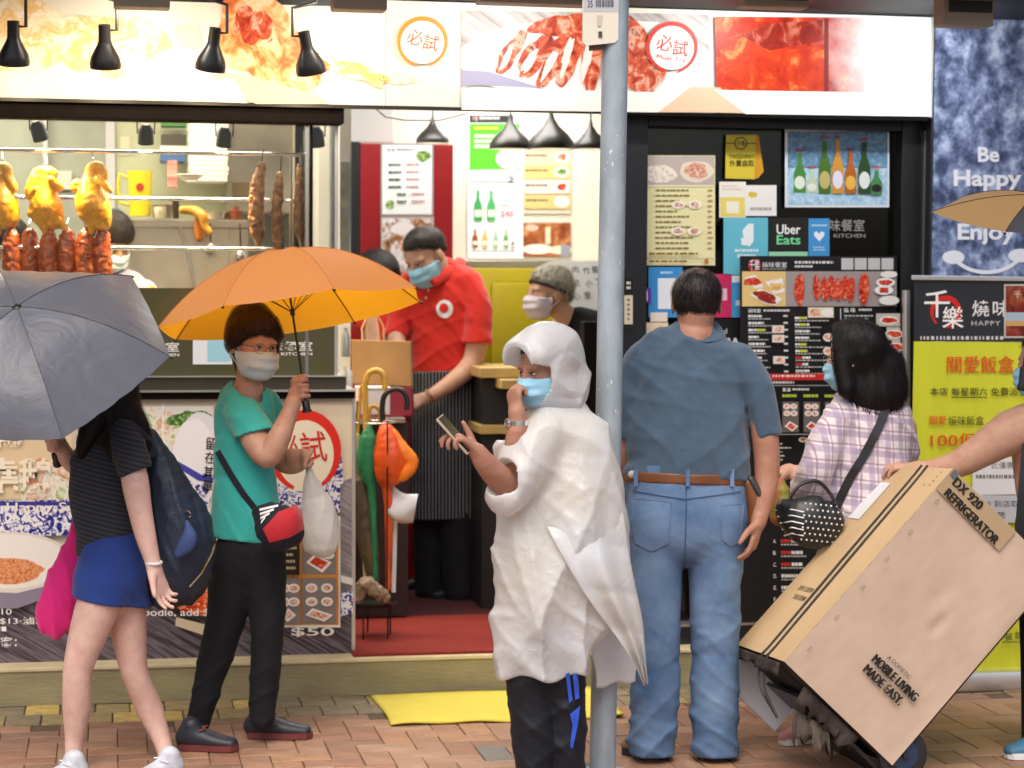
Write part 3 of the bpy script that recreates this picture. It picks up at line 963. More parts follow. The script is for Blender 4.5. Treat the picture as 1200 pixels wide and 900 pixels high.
# framed set-meal pictures
pr.rect(322, 604, 398, 734, 'f6efe0')
pr.rect(325, 607, 396, 731, 'd89038')
for (x0, y0, x1, y1, sd) in ((353, 636, 393, 672, 1), (353, 676, 393, 729, 2), (325, 676, 350, 729, 3), (325, 636, 350, 672, 4), (353, 608, 393, 632, 5)):
    pr.rect(x0, y0, x1, y1, '867e7a')
    rg = random.Random(sd)
    if sd in (2, 3):
        for k in range(4):
            x, y = x0 + (x1 - x0) * (.28 + .45 * (k % 2)), y0 + (y1 - y0) * (.22 + .3 * (k // 2))
            pr.ell(x, y, 7, 5.4, 'f4f0ea', 16); pr.ell(x, y, 4.6, 3.2, F_dish, 12)
        pr.poly([(x0 + 4, y1 - 10), (x0 + 12, y1 - 18), (x1 - 4, y1 - 10), (x1 - 14, y1 - 2)], 'f4f0ea').poly([(x0 + 8, y1 - 10), (x0 + 13, y1 - 15), (x1 - 8, y1 - 9), (x1 - 15, y1 - 5)], F_dish)
    elif sd == 4:
        pr.rect(x0, y0, x1, y1, '241c18').lines(x0 + 3, y0 + 3, x1 - 2, y1 - 2, 4, 'c8b890', .4, 4)
    else:
        pr.poly([(x0 + 5, y0 + 22), (x0 + 15, y0 + 12), (x1 - 5, y0 + 22), (x1 - 16, y0 + 34)], 'f4f0ea').poly([(x0 + 9, y0 + 22), (x0 + 16, y0 + 15), (x1 - 9, y0 + 22), (x1 - 17, y0 + 30)], F_siu)
        pr.ell(x1 - 9, y0 + 13, 7, 5, 'f4f0ea', 16).ell(x1 - 9, y0 + 13, 4.4, 2.8, F_noodle, 12)
pr.text('$50', 340, 733, 390, 744, 'f2ece0', .02)
pr.poly([(398, 672), (412, 676), (412, 684), (398, 680)], 'e8e4e4').poly([(398, 692), (412, 690), (412, 716), (398, 720)], F_bluewhite)
pr.build('picture_print', pan)

# ------------------------------------------------------------------ blue wall panel "Be Happy & Enjoy"
bp_ = thing('wall_panel', 'tall mottled blue wall panel reading Be Happy Enjoy with a white smile', 'sign')
YW = .0
xb0 = P(1093, 200, YW)[0]
MB().box((xb0, YW, P(1150, 326, YW)[2] - .4), (3.4, YW + .03, 2.804), F_cloud).build('board', bp_)
MB().box((xb0 - .012, YW - .006, P(1150, 326, YW)[2] - .4), (xb0 - .001, YW + .03, 2.804), mat('panel_edge', (.02, .02, .024), .4)).build('edge_trim', bp_)
pr = Print(YW)
wt = 'f4f6fa'
pr.text('Be', 1146, 172, 1171, 190, wt, .045)
pr.text('Happy', 1117.5, 199, 1197, 224, wt, .05)
pr.text('& Enjoy', 1096, 264, 1190, 288, 'f4f6fa', .05) if False else pr.text('Enjoy', 1122, 262, 1190, 287, wt, .05)
pr.part('white_lettering', bp_)
pr.ell(1117, 301.5, 13, 8, wt); pr.ell(1196, 299.5, 15, 8, wt)
pr.ring(1156, 290, 42, 29, 4.5, wt, 200, 340)
pr.build('white_smile', bp_)

# ------------------------------------------------------------------ cards and posters on the window
def poster(name, label, cat, x0, y0, x1, y1, Y, m_, draw=None, thick=.004, group=None, part='print', corners=None):
    o = thing(name, label, cat, group=group)
    board('sheet', None, None, x0, y0, x1, y1, Y, ink(m_) if isinstance(m_, str) else m_, thick, o, corners=corners)
    if draw:
        pr = Print(Y); draw(pr); pr.build(part, o)
    return o
YG = .165
def d_menu(p):
    p.rect(751, 183, 837, 218, 'c8b8b0').poly(blob(772, 204, 20, 11, 3, .1), F_rice).poly(blob(816, 201, 19, 13, 4, .08), 'efe2cc').poly(blob(816, 200, 14, 9, 5, .15), F_dish)
    p.rect(751, 217, 837, 219, 'f6f0c0')
    p.lines(768, 222, 812, 296, 12, '8c7848', .3, 3, .5)
    p.lines(829, 222, 835, 296, 12, 'b09060', .3, 4, .2, 1)
    for x, y in ((795, 240), (814, 240), (794, 271), (813, 271)):
        p.ell(x, y, 8, 5, 'fffbe8', 16).poly(blob(x, y, 5, 3.2, int(x), .2), F_dish)
    p.rect(752, 303, 836, 303.6, '6c6040').lines(760, 296, 828, 302, 1, '8c7030', .4, 9).lines(760, 305, 815, 309, 1, '8c7030', .5, 10)
    p.rect(825, 303, 829, 309, 'b87820')
poster('menu_poster', 'pale yellow menu poster with food photos taped high on the dark window', 'poster', 750, 182, 838, 311, YG - .012, 'f4ecb4', d_menu)
def d_bag(p):
    p.poly([(886, 159), (889, 159), (895, 201), (888, 209), (884, 209)], 'd89c20')
    p.rect(851, 167.5, 886, 168.4, '2a2614').ell(868, 168, 7.6, 7.6, '2a2614', 20).ell(868, 168, 6.4, 6.4, 'd8c43c', 20)
    p.text('千樂', 863, 165, 873.5, 171.5, '2a2614', .015)
    p.text('TAKEAWAY', 854, 181, 884, 186, '4c4410').text('外賣自取', 854.5, 187.5, 883.5, 195, '2a2614', .015)
poster('takeaway_sign', 'small yellow bag-shaped TAKEAWAY sign on the window', 'sign', 850, 158, 887, 210, YG - .01, 'dcc83c', d_bag, corners=[(850, 209), (885, 210), (887, 158), (851, 158)])
poster('payment_card', 'small white and yellow card stuck left of another white card', 'sticker', 843, 213, 874, 255, YG - .009, 'f8f4e8', lambda p: p.rect(844, 231, 873, 254, 'f0dc70').rect(851, 236, 866, 250, 'fbf6dc').lines(846, 217, 870, 224, 2, 'e8dcc0', .5, 5))
poster('payment_card', 'wide white card with yellow badge below the TAKEAWAY sign', 'sticker', 873, 217, 910, 253, YG - .013, 'f6f4ee', lambda p: p.poly(blob(882, 228, 5, 3.6, 7, .15), 'e0c840').lines(879, 243, 906, 247, 1, 'b8b4b0', .9, 6, .1, 3))
def d_deliv(p):
    p.poly([(872, 285), (870, 270), (877, 262), (883, 262), (883, 283), (878, 289)], 'f4fbfa').poly([(868, 278), (874, 281), (876, 288), (869, 287)], 'f4fbfa')
    p.lines(861, 292, 890, 296, 1, 'e8f8f8', .8, 2, .05).lines(864, 298, 886, 303, 1, 'e8f8f8', .8, 3, .05)
poster('delivery_sticker', 'light turquoise delivery sticker with white animal emblem on window', 'sticker', 848, 255, 900, 322, YG - .008, '6cc4d8', d_deliv)
poster('delivery_sticker', 'black window sticker reading Uber Eats', 'sticker', 901, 255, 946.5, 294, YG - .01, '26241f', lambda p: p.text('Uber', 910, 263, 938, 274.5, 'f6f6f2', .03).text('Eats', 910, 275.5, 938, 286.5, '7ce4a0', .03))
poster('sticker_strip', 'mint green strip just under the black Uber Eats sticker', 'sticker', 901, 295, 946.5, 303, YG - .008, 'a0e0b4')
poster('heart_sticker', 'narrow blue sticker with a white heart beside the Uber Eats sticker', 'sticker', 947.5, 256, 972, 303, YG - .009, '4a9cd8', lambda p: p.poly([(960, 283), (954, 276), (954, 272.5), (957, 271), (960, 274), (963, 271), (966, 272.5), (966, 276)], 'f6f8fc').lines(951, 263, 969, 266, 1, 'd0e8f8', .7, 4, .05).lines(953, 289, 967, 295, 2, 'd0e8f8', .5, 5, .1))
o = thing('window_lettering', 'silver lettering of the shop name on dark window right of stickers', 'lettering')
pr = Print(.179); pr.text('味餐室', 972, 257, 1013, 271, 'a8a69c', .01).text('KITCHEN', 977, 274, 1014, 278.5, 'a8a69c', .01); pr.build('letters', o)
def d_beer(p):
    p.rect(923, 154, 1040, 240, photo('photo_blue_drops', [(.3, '4c7490'), (.5, '6c94b0'), (.68, '90b4cc')], 60, distort=.5))
    p.rect(923, 197, 1040, 240, photo('photo_water_drops', [(.3, '88b8d4'), (.5, 'b0d4e8'), (.68, 'd8ecf8')], 50, distort=.5))
    for (x, top, bot, w, c, cl) in ((937, 180, 226, 14, '4c8c3c', 'e8f0e0'), (951, 200, 226, 12, 'c8d8b8', 'e8f0e0'), (966, 165, 227, 14, '4c7424', 'c8b870'), (981, 164, 227, 13, 'd89838', 'e8e4f4'), (996, 178, 227, 13, 'b86420', 'f0b850'), (1012, 167, 227, 14, '2c4c24', 'e8ece4'), (1026, 200, 228, 13, '4c8c50', '2c2420')):
        h = bot - top
        p.poly([(x - w / 2, bot), (x + w / 2, bot), (x + w / 2, top + h * .5), (x + w * .18, top + h * .25), (x + w * .18, top), (x - w * .18, top), (x - w * .18, top + h * .25), (x - w / 2, top + h * .5)], c)
        p.ell(x, bot - h * .26, w * .46, h * .17, cl, 16)
        p.lines(x - 5, top - 5, x + 5, top - 2, 1, 'b83838', .8, int(x), .1, 2)
poster('beer_poster', 'blue poster with a row of seven beer bottles at top right of window', 'poster', 920, 151, 1042, 243, YG - .012, 'e8eef2', d_beer)
poster('app_sticker', 'blue app sticker with white square behind the man in the blue polo', 'sticker', 760, 313, 800, 372, YG - .008, '3c94d4', lambda p: p.rect(771, 326, 793, 362, 'f0f2f4').lines(774, 318, 795, 322, 1, 'c8e4f8', .7, 2))
poster('app_sticker', 'tiny purple sticker right of the grey pole', 'sticker', 743, 337, 763, 355, YG - .014, '6a38a8', lambda p: p.rect(750, 341, 759, 352, 'e8dcf4'))
poster('app_sticker', 'pink sticker peeking out right of the man in the blue polo', 'sticker', 826, 321, 857, 372, YG - .008, 'd83068', lambda p: p.rect(846, 338, 852, 352, 'f4d0dc'))
poster('app_sticker', 'blue and white sticker beside the black menu board, under the turquoise one', 'sticker', 857.5, 323, 884, 372, YG - .008, '4ca4dc', lambda p: p.rect(857.6, 323, 870, 331, 'f0f4f8').rect(862, 352, 870, 358, 'd8ecf8'))
poster('card', 'pale orange card with red mark low on the window by the pole', 'sticker', 747, 378, 783, 404, YG - .008, 'f4dcb8', lambda p: p.ell(754, 386, 3, 3, 'd83020', 12).ell(774, 388, 6, 6, 'f0a850', 16).rect(762, 366, 782, 377, 'efe4d4'))
poster('notice', 'black window notice with large white letters left of the menu board', 'notice', 826, 374, 872, 420, YG - .006, '1c1c1e', lambda p: p.text('and', 838, 385, 852, 391, 'e8e8e8', .0).text('WI', 852, 396, 874, 408, 'f4f4f4', .04))
poster('price_strip', 'narrow cream and black strip hanging just right of the pole', 'sign', 731, 325, 742, 382, .04, '1c1a16', lambda p: p.rect(731.5, 346, 741.5, 380, 'cfc7ae').lines(735, 350, 738, 378, 5, '6c6450', .5, 4, .1, 1).lines(734, 330, 739, 341, 2, 'c8c8c0', .6, 8, .1, 1))
# big menu board
def d_board(p):
    p.rect(868, 303, 1050, 322.5, '1c1b1c')
    p.ring(884, 311, 6.2, 6.2, 2.4, 'c02418').text('千樂', 878, 304, 890, 317, 'f2f0ec', .02)
    p.text('燒味餐室', 893, 307, 922, 313.5, 'e4e2de', .01).lines(893, 314.5, 922, 316.5, 1, '9c9a96', .7, 2, .02)
    p.lines(931, 306, 977, 310, 1, 'e8e6e2', .7, 3, .03, 7).lines(931, 311, 952, 314, 1, 'e8e6e2', .8, 4, .03)
    for k in range(4):
        p.rect(985.5 + 15.6 * k, 302.5, 999.5 + 15.6 * k, 316, 'c8c6c2')
    p.rect(869, 318, 1050, 359, 'a49894')
    p.rect(869, 318, 920, 359, 'e8c880')
    p.poly([(872, 325), (884, 322), (894, 336), (884, 338)], 'f4f0ea').poly(blob(881, 330, 9, 5, 3, .2), F_siu)
    p.poly([(896, 330), (916, 326), (919, 342), (906, 345)], 'f4f0ea').poly(blob(909, 336, 8, 5, 4, .2), F_noodle)
    p.poly([(878, 346), (890, 338), (916, 350), (908, 358), (896, 356)], 'f4f0ea').poly(blob(896, 348, 15, 5.5, 5, .2, rot=-.3), photo('photo_dark_siu', [(.3, '4c0c0a'), (.55, 'a82c1c'), (.7, 'd87860')], 60))
    p.poly(blob(936, 339, 6.5, 17, 6, .15), F_siu)
    for k, x in enumerate((956, 965, 973, 981, 989, 996)):
        p.poly(blob(x, 337 + (k % 2) * 2, 4.4, 14.5, 10 + k, .12), F_siu)
    p.poly(blob(1011, 338, 6, 19, 31, .08), F_siu)
    p.ell(1040, 321.5, 10, 4, 'f0e8e0', 20).ell(1036, 331, 11, 5.5, 'f4f0ea', 20).poly(blob(1036, 331, 7, 3.5, 8, .2), F_siu).ell(1034, 340, 11, 5.5, 'f4f0ea', 20).rect(1029, 337, 1039, 343, F_siu).ell(1040, 352, 12, 5.5, 'f0ece4', 20)
    rg = random.Random(5)
    # three columns of small print
    p.text('燒味飯', 875, 361.5, 890, 366.5, 'f0eee8', .015).lines(893, 362.5, 924, 366, 1, 'd8d6d0', .7, 12, .02, 6)
    for k in range(9):
        y = 369 + k * 8.1
        w = rg.uniform(12, 20)
        p.lines(875, y, 875 + w, y + 3, 1, 'f0eee8', .9, k, .05, 3)
        if k in (2,): p.rect(884, y, 895, y + 2.6, 'c8d040')
        p.lines(875, y + 3.8, 900 + rg.uniform(-4, 6), y + 6, 1, 'b8b6b0', .7, k + 20, .1, 5)
        p.rect(916, y, 921, y + 2.2, 'd8d6d0', False)
    for x, y in ((909, 385), (909, 396), (910, 421)):
        p.rect(x - 7, y - 4, x + 7, y + 5, 'e4d8c8').poly(blob(x, y + .5, 4, 2.6, int(y), .2), F_dish)
    p.rect(943.5, 360, 973.5, 372, 'ead8bc').ell(952, 366, 6, 4.5, F_dish, 14).ell(966, 366, 7, 5, 'f4efe6', 14)
    for k in range(9):
        y = 371 + k * 7.7
        p.lines(928, y, 928 + rg.uniform(13, 19), y + 3, 1, 'f0eee8', .9, k + 40, .05, 3)
        if k in (0, 1, 4, 5): p.rect(933, y, 941, y + 2.6, 'c8d040')
        if k in (6, 7): p.rect(928, y, 936, y + 2.6, 'c82c24')
        p.lines(928, y + 3.8, 966 + rg.uniform(-8, 4), y + 6, 1, 'b8b6b0', .7, k + 60, .1, 6)
    for x, y in ((966, 395), (966, 411)):
        p.ell(x, y, 6.5, 5, 'e8dccc', 16).poly(blob(x, y, 4, 2.8, int(y), .2), F_dish)
    p.rect(979.5, 361, 980.3, 384, 'e8e6e0')
    p.text('燒 味', 983.5, 360.5, 997, 366, 'f0eee8', .015).lines(1001, 361.5, 1016, 365, 1, 'd8d6d0', .7, 13, .02, 3)
    p.lines(984, 369, 1018, 376, 2, 'c8c6c0', .45, 14, .2, 5)
    for x, y in ((1035, 375), (1041, 391), (1044, 406)):
        p.rect(x - 14 + (x - 1035), y - 8, 1049, y + 7, 'c8beb4').ell(x + 1, y, 11, 5, 'f0ece4', 18).poly(blob(x + 1, y, 8, 3.4, int(y), .2), F_siu)
    p.rect(871, 437, 1049, 444.5, 'c02824').lines(900, 438.5, 950, 441.5, 1, 'f0d0c8', .8, 15, .02, 7)
    p.lines(900, 446, 925, 449, 1, 'd0cec8', .8, 16, .02, 4).rect(871, 450.5, 1049, 451, 'd0cec8')
    p.text('套餐', 911, 453.5, 921, 458, 'f0eee8', .015).lines(923, 454, 943, 457.5, 1, 'd8d6d0', .7, 17, .02, 4)
    for k in range(6):
        x = 908 + 24 * (k - .9)
        p.lines(x, 461, x + 17, 464.5, 1, 'b8c838', .9, 18 + k, .02, 4)
        p.rect(x, 469.5, x + 19, 505, '6c625c')
        for j in range(4):
            p.ell(x + 5 + 8 * (j % 2), 475 + 8 * (j // 2), 4.2, 3.4, 'ece6dc', 12)
            p.ell(x + 5 + 8 * (j % 2), 475 + 8 * (j // 2), 2.6, 2, F_dish, 10)
        p.poly([(x + 2, 498), (x + 8, 492), (x + 18, 498), (x + 11, 504)], 'ece6dc').poly([(x + 4.5, 498), (x + 8.5, 494), (x + 15, 498), (x + 11, 502)], F_siu)
    p.rect(871, 506.5, 1049, 507, 'd0cec8')
    for k in range(3):
        p.lines(885 + 50 * k, 517, 925 + 50 * k, 540, 5, 'c8c6c0', .3, 70 + k, .5, 4)
        p.ell(931 + 30 * k, 513, 5, 3, 'c8b098', 14).ell(931 + 30 * k, 512.4, 3.2, 1.8, '7c5838', 12)
    for k, ch in enumerate('ABCDEF'):
        y = 628 + 13.4 * k
        p.text(ch + '.', 896, y, 899.5, y + 4.5, 'e8e6e0', .01)
        if k < 3: p.lines(905, y, 916, y + 4, 1, 'c83028', .9, 80 + k, .02, 2).lines(917, y, 930, y + 4, 1, 'e8e6e0', .9, 90 + k, .02, 2)
        else: p.lines(905, y, 930, y + 4, 1, 'e8e6e0', .9, 90 + k, .05, 4)
        p.lines(905, y + 5.2, 936, y + 7.6, 1, 'b8b6b0', .7, 100 + k, .1, 6)
poster('menu_board', 'tall black menu board with roast meat photos standing against the window', 'menu board', 868, 300, 1051, 728, .085, '1e1c1d', d_board, thick=.012)
# pipe and cable tie beside the banner
o = MB().tube([P(1062, 340, .0), P(1062, 640, .0)], .017, M_alu, 14).build('drain_pipe', None, smooth=True)
tag(o, 'thin grey upright pipe in the gap left of the yellow banner', 'pipe')

# ------------------------------------------------------------------ roll-up banner
ban = thing('rollup_banner', 'yellow and black roll-up banner stand with Chinese lettering by the right edge', 'banner')
YR = -.30
M_lime = mat('lime_vinyl', lin((196, 200, 40)), .45, var=.06, vscale=5, bump=.06, bscale=6, stretch=(4, 1, .5))
board('lime_sheet', None, None, 1070, 398, 1330, 800, YR, M_lime, .002, ban, corners=[(1064, 800), (1330, 792), (1330, 402), (1071, 400)])
board('black_header', None, None, 1071, 328, 1330, 400, YR, mat('black_vinyl', lin((36, 38, 42)), .4), .002, ban, corners=[(1071, 399.5), (1330, 401.5), (1330, 330), (1071.5, 327)])
MB().hexa([P(x, y, YR + .02) for x, y in ((1068, 328), (1335, 331), (1335, 326), (1068, 322.5))], [P(x, y, YR - .012) for x, y in ((1068, 328), (1335, 331), (1335, 326), (1068, 322.5))], M_alu).build('top_rail', ban, bevel=.003, merge=True)
gb = G(1200, 812)
MB().box((P(1080, 790, YR)[0], YR - .05, .0), (P(1335, 790, YR)[0], YR + .06, .085), M_alu).build('base_case', ban, bevel=.02, merge=True, smooth=True)
MB().tube([P(1200, 780, YR + .03), P(1200, 325, YR + .03)], .009, M_alu, 8).build('support_pole', ban)
pr = Print(YR)
pr.ring(1108, 366, 16, 17, 6, 'c8281c', -100, 230, taper=True)
pr.text('千', 1083, 340, 1113, 372, 'ece8e2', .015); pr.text('樂', 1104, 359, 1129, 385, 'ece8e2', .02)
pr.part('round_emblem', ban)
pr.text('燒', 1139, 352, 1159, 371, 'dcdad6', .02); pr.text('味', 1163, 352, 1183, 371, 'dcdad6', .02)
pr.text('HAPPY', 1138, 376, 1172, 381.5, 'b8b6b2', .02, space=1.2)
pr.part('shop_name', ban)
pr.lines(1078, 394, 1176, 399, 1, 'c8c6c2', .8, 4, .03, 16)
pr.part('address_line', ban)
pr.rect(1176, 333, 1240, 396, 'b8b4ae').rect(1178, 335, 1240, 394, photo('photo_shop_card', [(.3, '3c100c'), (.5, '7c2c1c'), (.7, 'a86848')], 12)).rect(1178, 366, 1240, 376, '9cb0b8').rect(1178, 376, 1240, 382, 'c09860')
pr.text('千', 1187, 341, 1196, 349, 'd8c8b8', .01)
pr.part('photo_card', ban)
R1, K1 = 'd0481c', '2c2c1c'
pr.text('關愛飯盒', 1109, 417, 1188, 437, R1, .012)
pr.part('headline', ban)
pr.text('本店', 1089, 454, 1110, 463, K1, .01).text('每星期六', 1114, 454, 1156, 463.5, K1, .01).rect(1114, 465, 1156, 466, K1).text('免費派發', 1160, 454, 1203, 464, K1, .01)
pr.part('lettering', ban)
pr.text('關愛', 1088, 487, 1108, 497.5, R1, .012).text('燒味飯盒', 1110, 487, 1152, 498, '4c4c20', .012)
pr.part('lettering', ban); pr.text('100個', 1089, 507, 1145, 524, R1, .012)
pr.part('lettering', ban)
pr.rect(1168, 482, 1240, 524, 'b8a898').poly(blob(1200, 503, 26, 16, 5, .1), F_dish)
pr.part('photo_card', ban)
pr.poly([(1138, 538), (1330, 528), (1330, 576), (1138, 580)], 'd4d4d2').text('此優惠', 1160, 541, 1186, 549, '6c6c6c', .005).lines(1142, 556, 1190, 562, 1, '6c6c6c', .7, 9, .05, 8)
pr.rect(1128, 580, 1330, 612, 'b4b6b8').text('00 到店取餐', 1150, 586, 1202, 594, '4c4c4c', .01).text('節', 1166, 599, 1176, 608, '5c5c5c', .01)
pr.part('paper_notice', ban)
pr.text('餐', 1175, 741, 1185, 750, '3c3c28', .01).text('飯', 1187, 739, 1197, 748, '3c3c28', .01).rect(1172, 751, 1200, 752, '3c3c28')
pr.build('lettering', ban)

# ------------------------------------------------------------------ lamps in front of the sign
M_lampblk = mat('lamp_black', (.014, .012, .011), .38)
M_bulb = mat('lamp_glow', (1, .9, .7), .5, emit=(1, .82, .55), estr=25)
def bell_lamp(px, py, tilt, label, Y=-.42, aim=(0, 0), power=4.5):
    root = thing('track_lamp', label, 'lamp', group='track lamps over the picture sign')
    c = P(px, py, Y)
    ax = np.array([tilt, .28, -1.0]); ax /= np.linalg.norm(ax)
    MB().lathe(c, ax, [(-.088, .001), (-.088, .022), (-.03, .023), (-.015, .028), (.03, .052), (.055, .058), (.072, .057), (.072, .053), (.05, .05), (.02, .03)], M_lampblk, 28, False).build('lamp_shade', root, smooth=True)
    MB().lathe(c + ax * .03, ax, [(0, .028), (.018, .026), (.028, .015), (.031, .001)], M_bulb, 16, False).build('bulb', root, smooth=True)
    sx = .045 if tilt < .1 else -.045
    top = np.array([c[0] + (-.03 if sx > 0 else .03), c[1], 2.80])
    a = c - ax * .07
    MB().tube([a, a + [sx, 0, .0], a + [sx, 0, .105], [top[0], top[1], a[2] + .13], top], .007, M_lampblk, 8).build('bracket', root, smooth=False)
    MB().box((top[0] - .05, top[1] - .02, 2.785), (top[0] + .05, top[1] + .02, 2.804), M_lampblk).build('track_adapter', root)
    l = bpy.data.lights.new('lamp_light', 'SPOT'); l.energy = power; l.color = (1, .76, .46); l.spot_size = math.radians(150); l.spot_blend = .8; l.shadow_soft_size = .03
    lo = bpy.data.objects.new('lamp_light', l); link(lo, root)
    lo.location = V3(c + ax * .085)
    tgt = np.array([c[0] + aim[0], YF, 2.55 + aim[1]])
    lo.rotation_euler = (V3(tgt) - lo.location).to_track_quat('-Z', 'Y').to_euler()
    return root
bell_lamp(16, 53, .0, 'black bell lamp over the sign, nearest the left edge')
bell_lamp(123, 57, .02, 'black bell lamp over the sign, second from the left edge')
bell_lamp(249, 60, -.12, 'black bell lamp tilted over the sign, left of the one beside the round stamp')
bell_lamp(361, 64, .22, 'black bell lamp tilted left over the sign, nearest the first round stamp')
M_fix = mat('fixture_beige', lin((150, 138, 118)), .5)
def flood(x0, y0, x1, y1, Y, label, power, col, name='floodlight'):
    root = thing(name, label, 'floodlight', group='floodlights under the canopy')
    a, b = P(x0, y1, Y), P(x1, y0, Y)
    MB().box((a[0], Y - .05, a[2]), (b[0], Y + .06, 2.804), M_fix).build('housing', root, bevel=.008, merge=True)
    MB().box((a[0] + .02, Y - .0525, (a[2] + 2.79) / 2), (b[0] - .01, Y - .0505, 2.785), mat('fixture_recess', (.02, .018, .016), .5)).build('recess', root)
    lens = MB().box((a[0] + .015, Y + .0605, a[2] + .008), (b[0] - .015, Y + .064, a[2] + .05), mat('flood_lens', (1, 1, 1), .4, emit=(1, .97, .92), estr=14)).build('lens', root)
    l = area('flood_light', (float((a[0] + b[0]) / 2), Y + .068, a[2] + .03), b[0] - a[0], power, col, (0, .55, -.35), .05, root)
    return root
flood(1100, 17, 1159, 31, -.62, 'beige floodlight box under the canopy above the blue panel', 4.5, (.95, .98, 1.0))
flood(868, -6, 944, 9, -.62, 'floodlight under the canopy above the picture of red suckling pig', 4.5, (1, .98, .94))
flood(560, -14, 690, 4, -.62, 'floodlight under the canopy left of the pole', 4.2, (1, .96, .9))
flood(133, -6, 199, 9, -.62, 'floodlight box under the canopy between the two left lamps', 3.6, (1, .9, .72))
flood(389, -4, 452, 12, -.62, 'floodlight box under the canopy above the first round stamp', 3.6, (1, .9, .74))

# ------------------------------------------------------------------ glass display case over the counter
case = thing('display_case', 'glazed steel display case for roast meats above the counter', 'display case')
zg0, zg1 = P(300, 440, YP)[2], zb0 - .002
xc1 = P(396, 300, YP)[0]
MB().box((-4.2, YP, zg0), (xc1, YP + .006, zg1), M_glass).build('glass_pane', case)
ledge0, ledge1 = P(300, 457.5, YP)[2], zp1
MB().box((-4.2, YP - .045, ledge0 - .004), (P(416, 457, YP)[0], YP + .3, ledge0 + .004), M_alu).build('ledge', case)
MB().box((-4.2, YP - .025, ledge1 + .001), (P(415, 460, YP)[0], YP + .3, ledge0 - .005), M_brown).build('counter_band', case)
MB().box((-4.2, YP - .02, ledge0 + .005), (P(405, 450, YP)[0], YP + .3, zg0 - .006), mat('bronze_band', (.05, .042, .03), .3)).build('counter_band', case)
MB().box((-4.2, YP - .03, zg0 - .0055), (P(402, 440, YP)[0], YP + .3, zg0 - .0005), M_alu).build('ledge', case)
z_ol = P(300, 338, YP)[2]
MB().box((-4.2, YP - .006, zg0), (P(395, 400, YP)[0], YP - .001, z_ol), mat('olive_glass', lin((86, 84, 56)), .12, var=.12, vscale=1.5, coat=.5)).build('olive_panel', case)
for x in (359.5, 394):
    MB().box((P(x - 2, 300, YP)[0], YP - .008, zg0 - .003), (P(x + 2, 300, YP)[0], YP + .012, zg1), M_chrome if x < 370 else M_alu).build('post', case)
MB().box((P(363, 300, YP)[0], YP - .0, zg0), (P(366.5, 300, YP)[0], YP + .3, zg1), M_black).build('seal', case)
YRail = .38
for i, y in enumerate((178.5, 233, 291, 348)):
    MB().tube([(-4.2, YRail, P(180, y, YRail)[2]), (P(355, y, YRail)[0], YRail, P(180, y, YRail)[2])], .0085, M_chrome, 12).build('rail', case, smooth=True)
for x in (341, 353):
    MB().tube([P(x, 180, YRail + .03), P(x, 290, YRail + .03)], .008, M_chrome, 10).build('hanger_rod', case, smooth=True)
o = thing('counter_lettering', 'white shop name lettering on the olive counter glass behind orange umbrella', 'lettering')
pr = Print(YP - .0065); 
pr.text('千樂燒味餐室', 262, 400, 366, 411.5, 'f4f2e6', .03).text('HAPPY KITCHEN', 300, 413, 366, 416.5, 'f4f2e6', .03)
pr.build('letters', o)
o = thing('counter_lettering', 'white shop name lettering on the counter glass beside the grey umbrella tip', 'lettering')
pr = Print(YP - .0065); pr.text('千樂燒味餐室', 108, 401, 210, 412.5, 'f4f2e6', .03).text('HAPPY KITCHEN', 146, 414, 210, 417.5, 'f4f2e6', .03); pr.build('letters', o)
poster('counter_sticker', 'white and pale blue sticker on the olive counter glass behind the woman in teal', 'sticker', 226, 393, 272, 427, YP - .0085, 'f0f4f4', lambda p: p.rect(243, 398, 270, 424, 'a8dcec'))

# small spot heads inside the case
M_bead = mat('spot_lens', (1, .9, .75), .3, emit=(1, .85, .6), estr=8)
def case_spot(px, py, tx, label, power):
    root = thing('spot_head', label, 'lamp', group='small spots inside the display case')
    c = P(px, py, .3)
    ax = np.array([tx, .3, -1.0]); ax /= np.linalg.norm(ax)
    MB().lathe(c, ax, [(-.04, .001), (-.04, .016), (-.02, .03), (.04, .033), (.042, .03), (.03, .027)], M_lampblk, 20, False).build('lamp_head', root, smooth=True)
    MB().lathe(c, ax, [(.03, .026), (.034, .001)], M_bead, 16, False).build('lens', root)
    MB().tube([c + [-.034, 0, 0], c + [-.036, 0, .05], c + [-.036, 0, .07]], .003, M_lampblk, 6).tube([c + [.034, 0, 0], c + [.036, 0, .05], c + [.036, 0, .07]], .003, M_lampblk, 6).build('yoke', root)
    l = bpy.data.lights.new('spot_light', 'SPOT'); l.energy = power; l.color = (1, .72, .38); l.spot_size = math.radians(110); l.spot_blend = .7; l.shadow_soft_size = .03
    lo = bpy.data.objects.new('spot_light', l); link(lo, root); lo.location = V3(c + ax * .05)
    lo.rotation_euler = Vector((tx * .6, .25, -1)).to_track_quat('-Z', 'Y').to_euler()
case_spot(45, 153, .3, 'small black spot above the hanging chickens', 30)
case_spot(171, 157, .0, 'small black spot above the yellow pitcher', 30)
case_spot(263, 160, -.05, 'small black spot in front of the steel hood', 30)
case_spot(371, 160, .1, 'small black spot at the right end of the display case', 16)

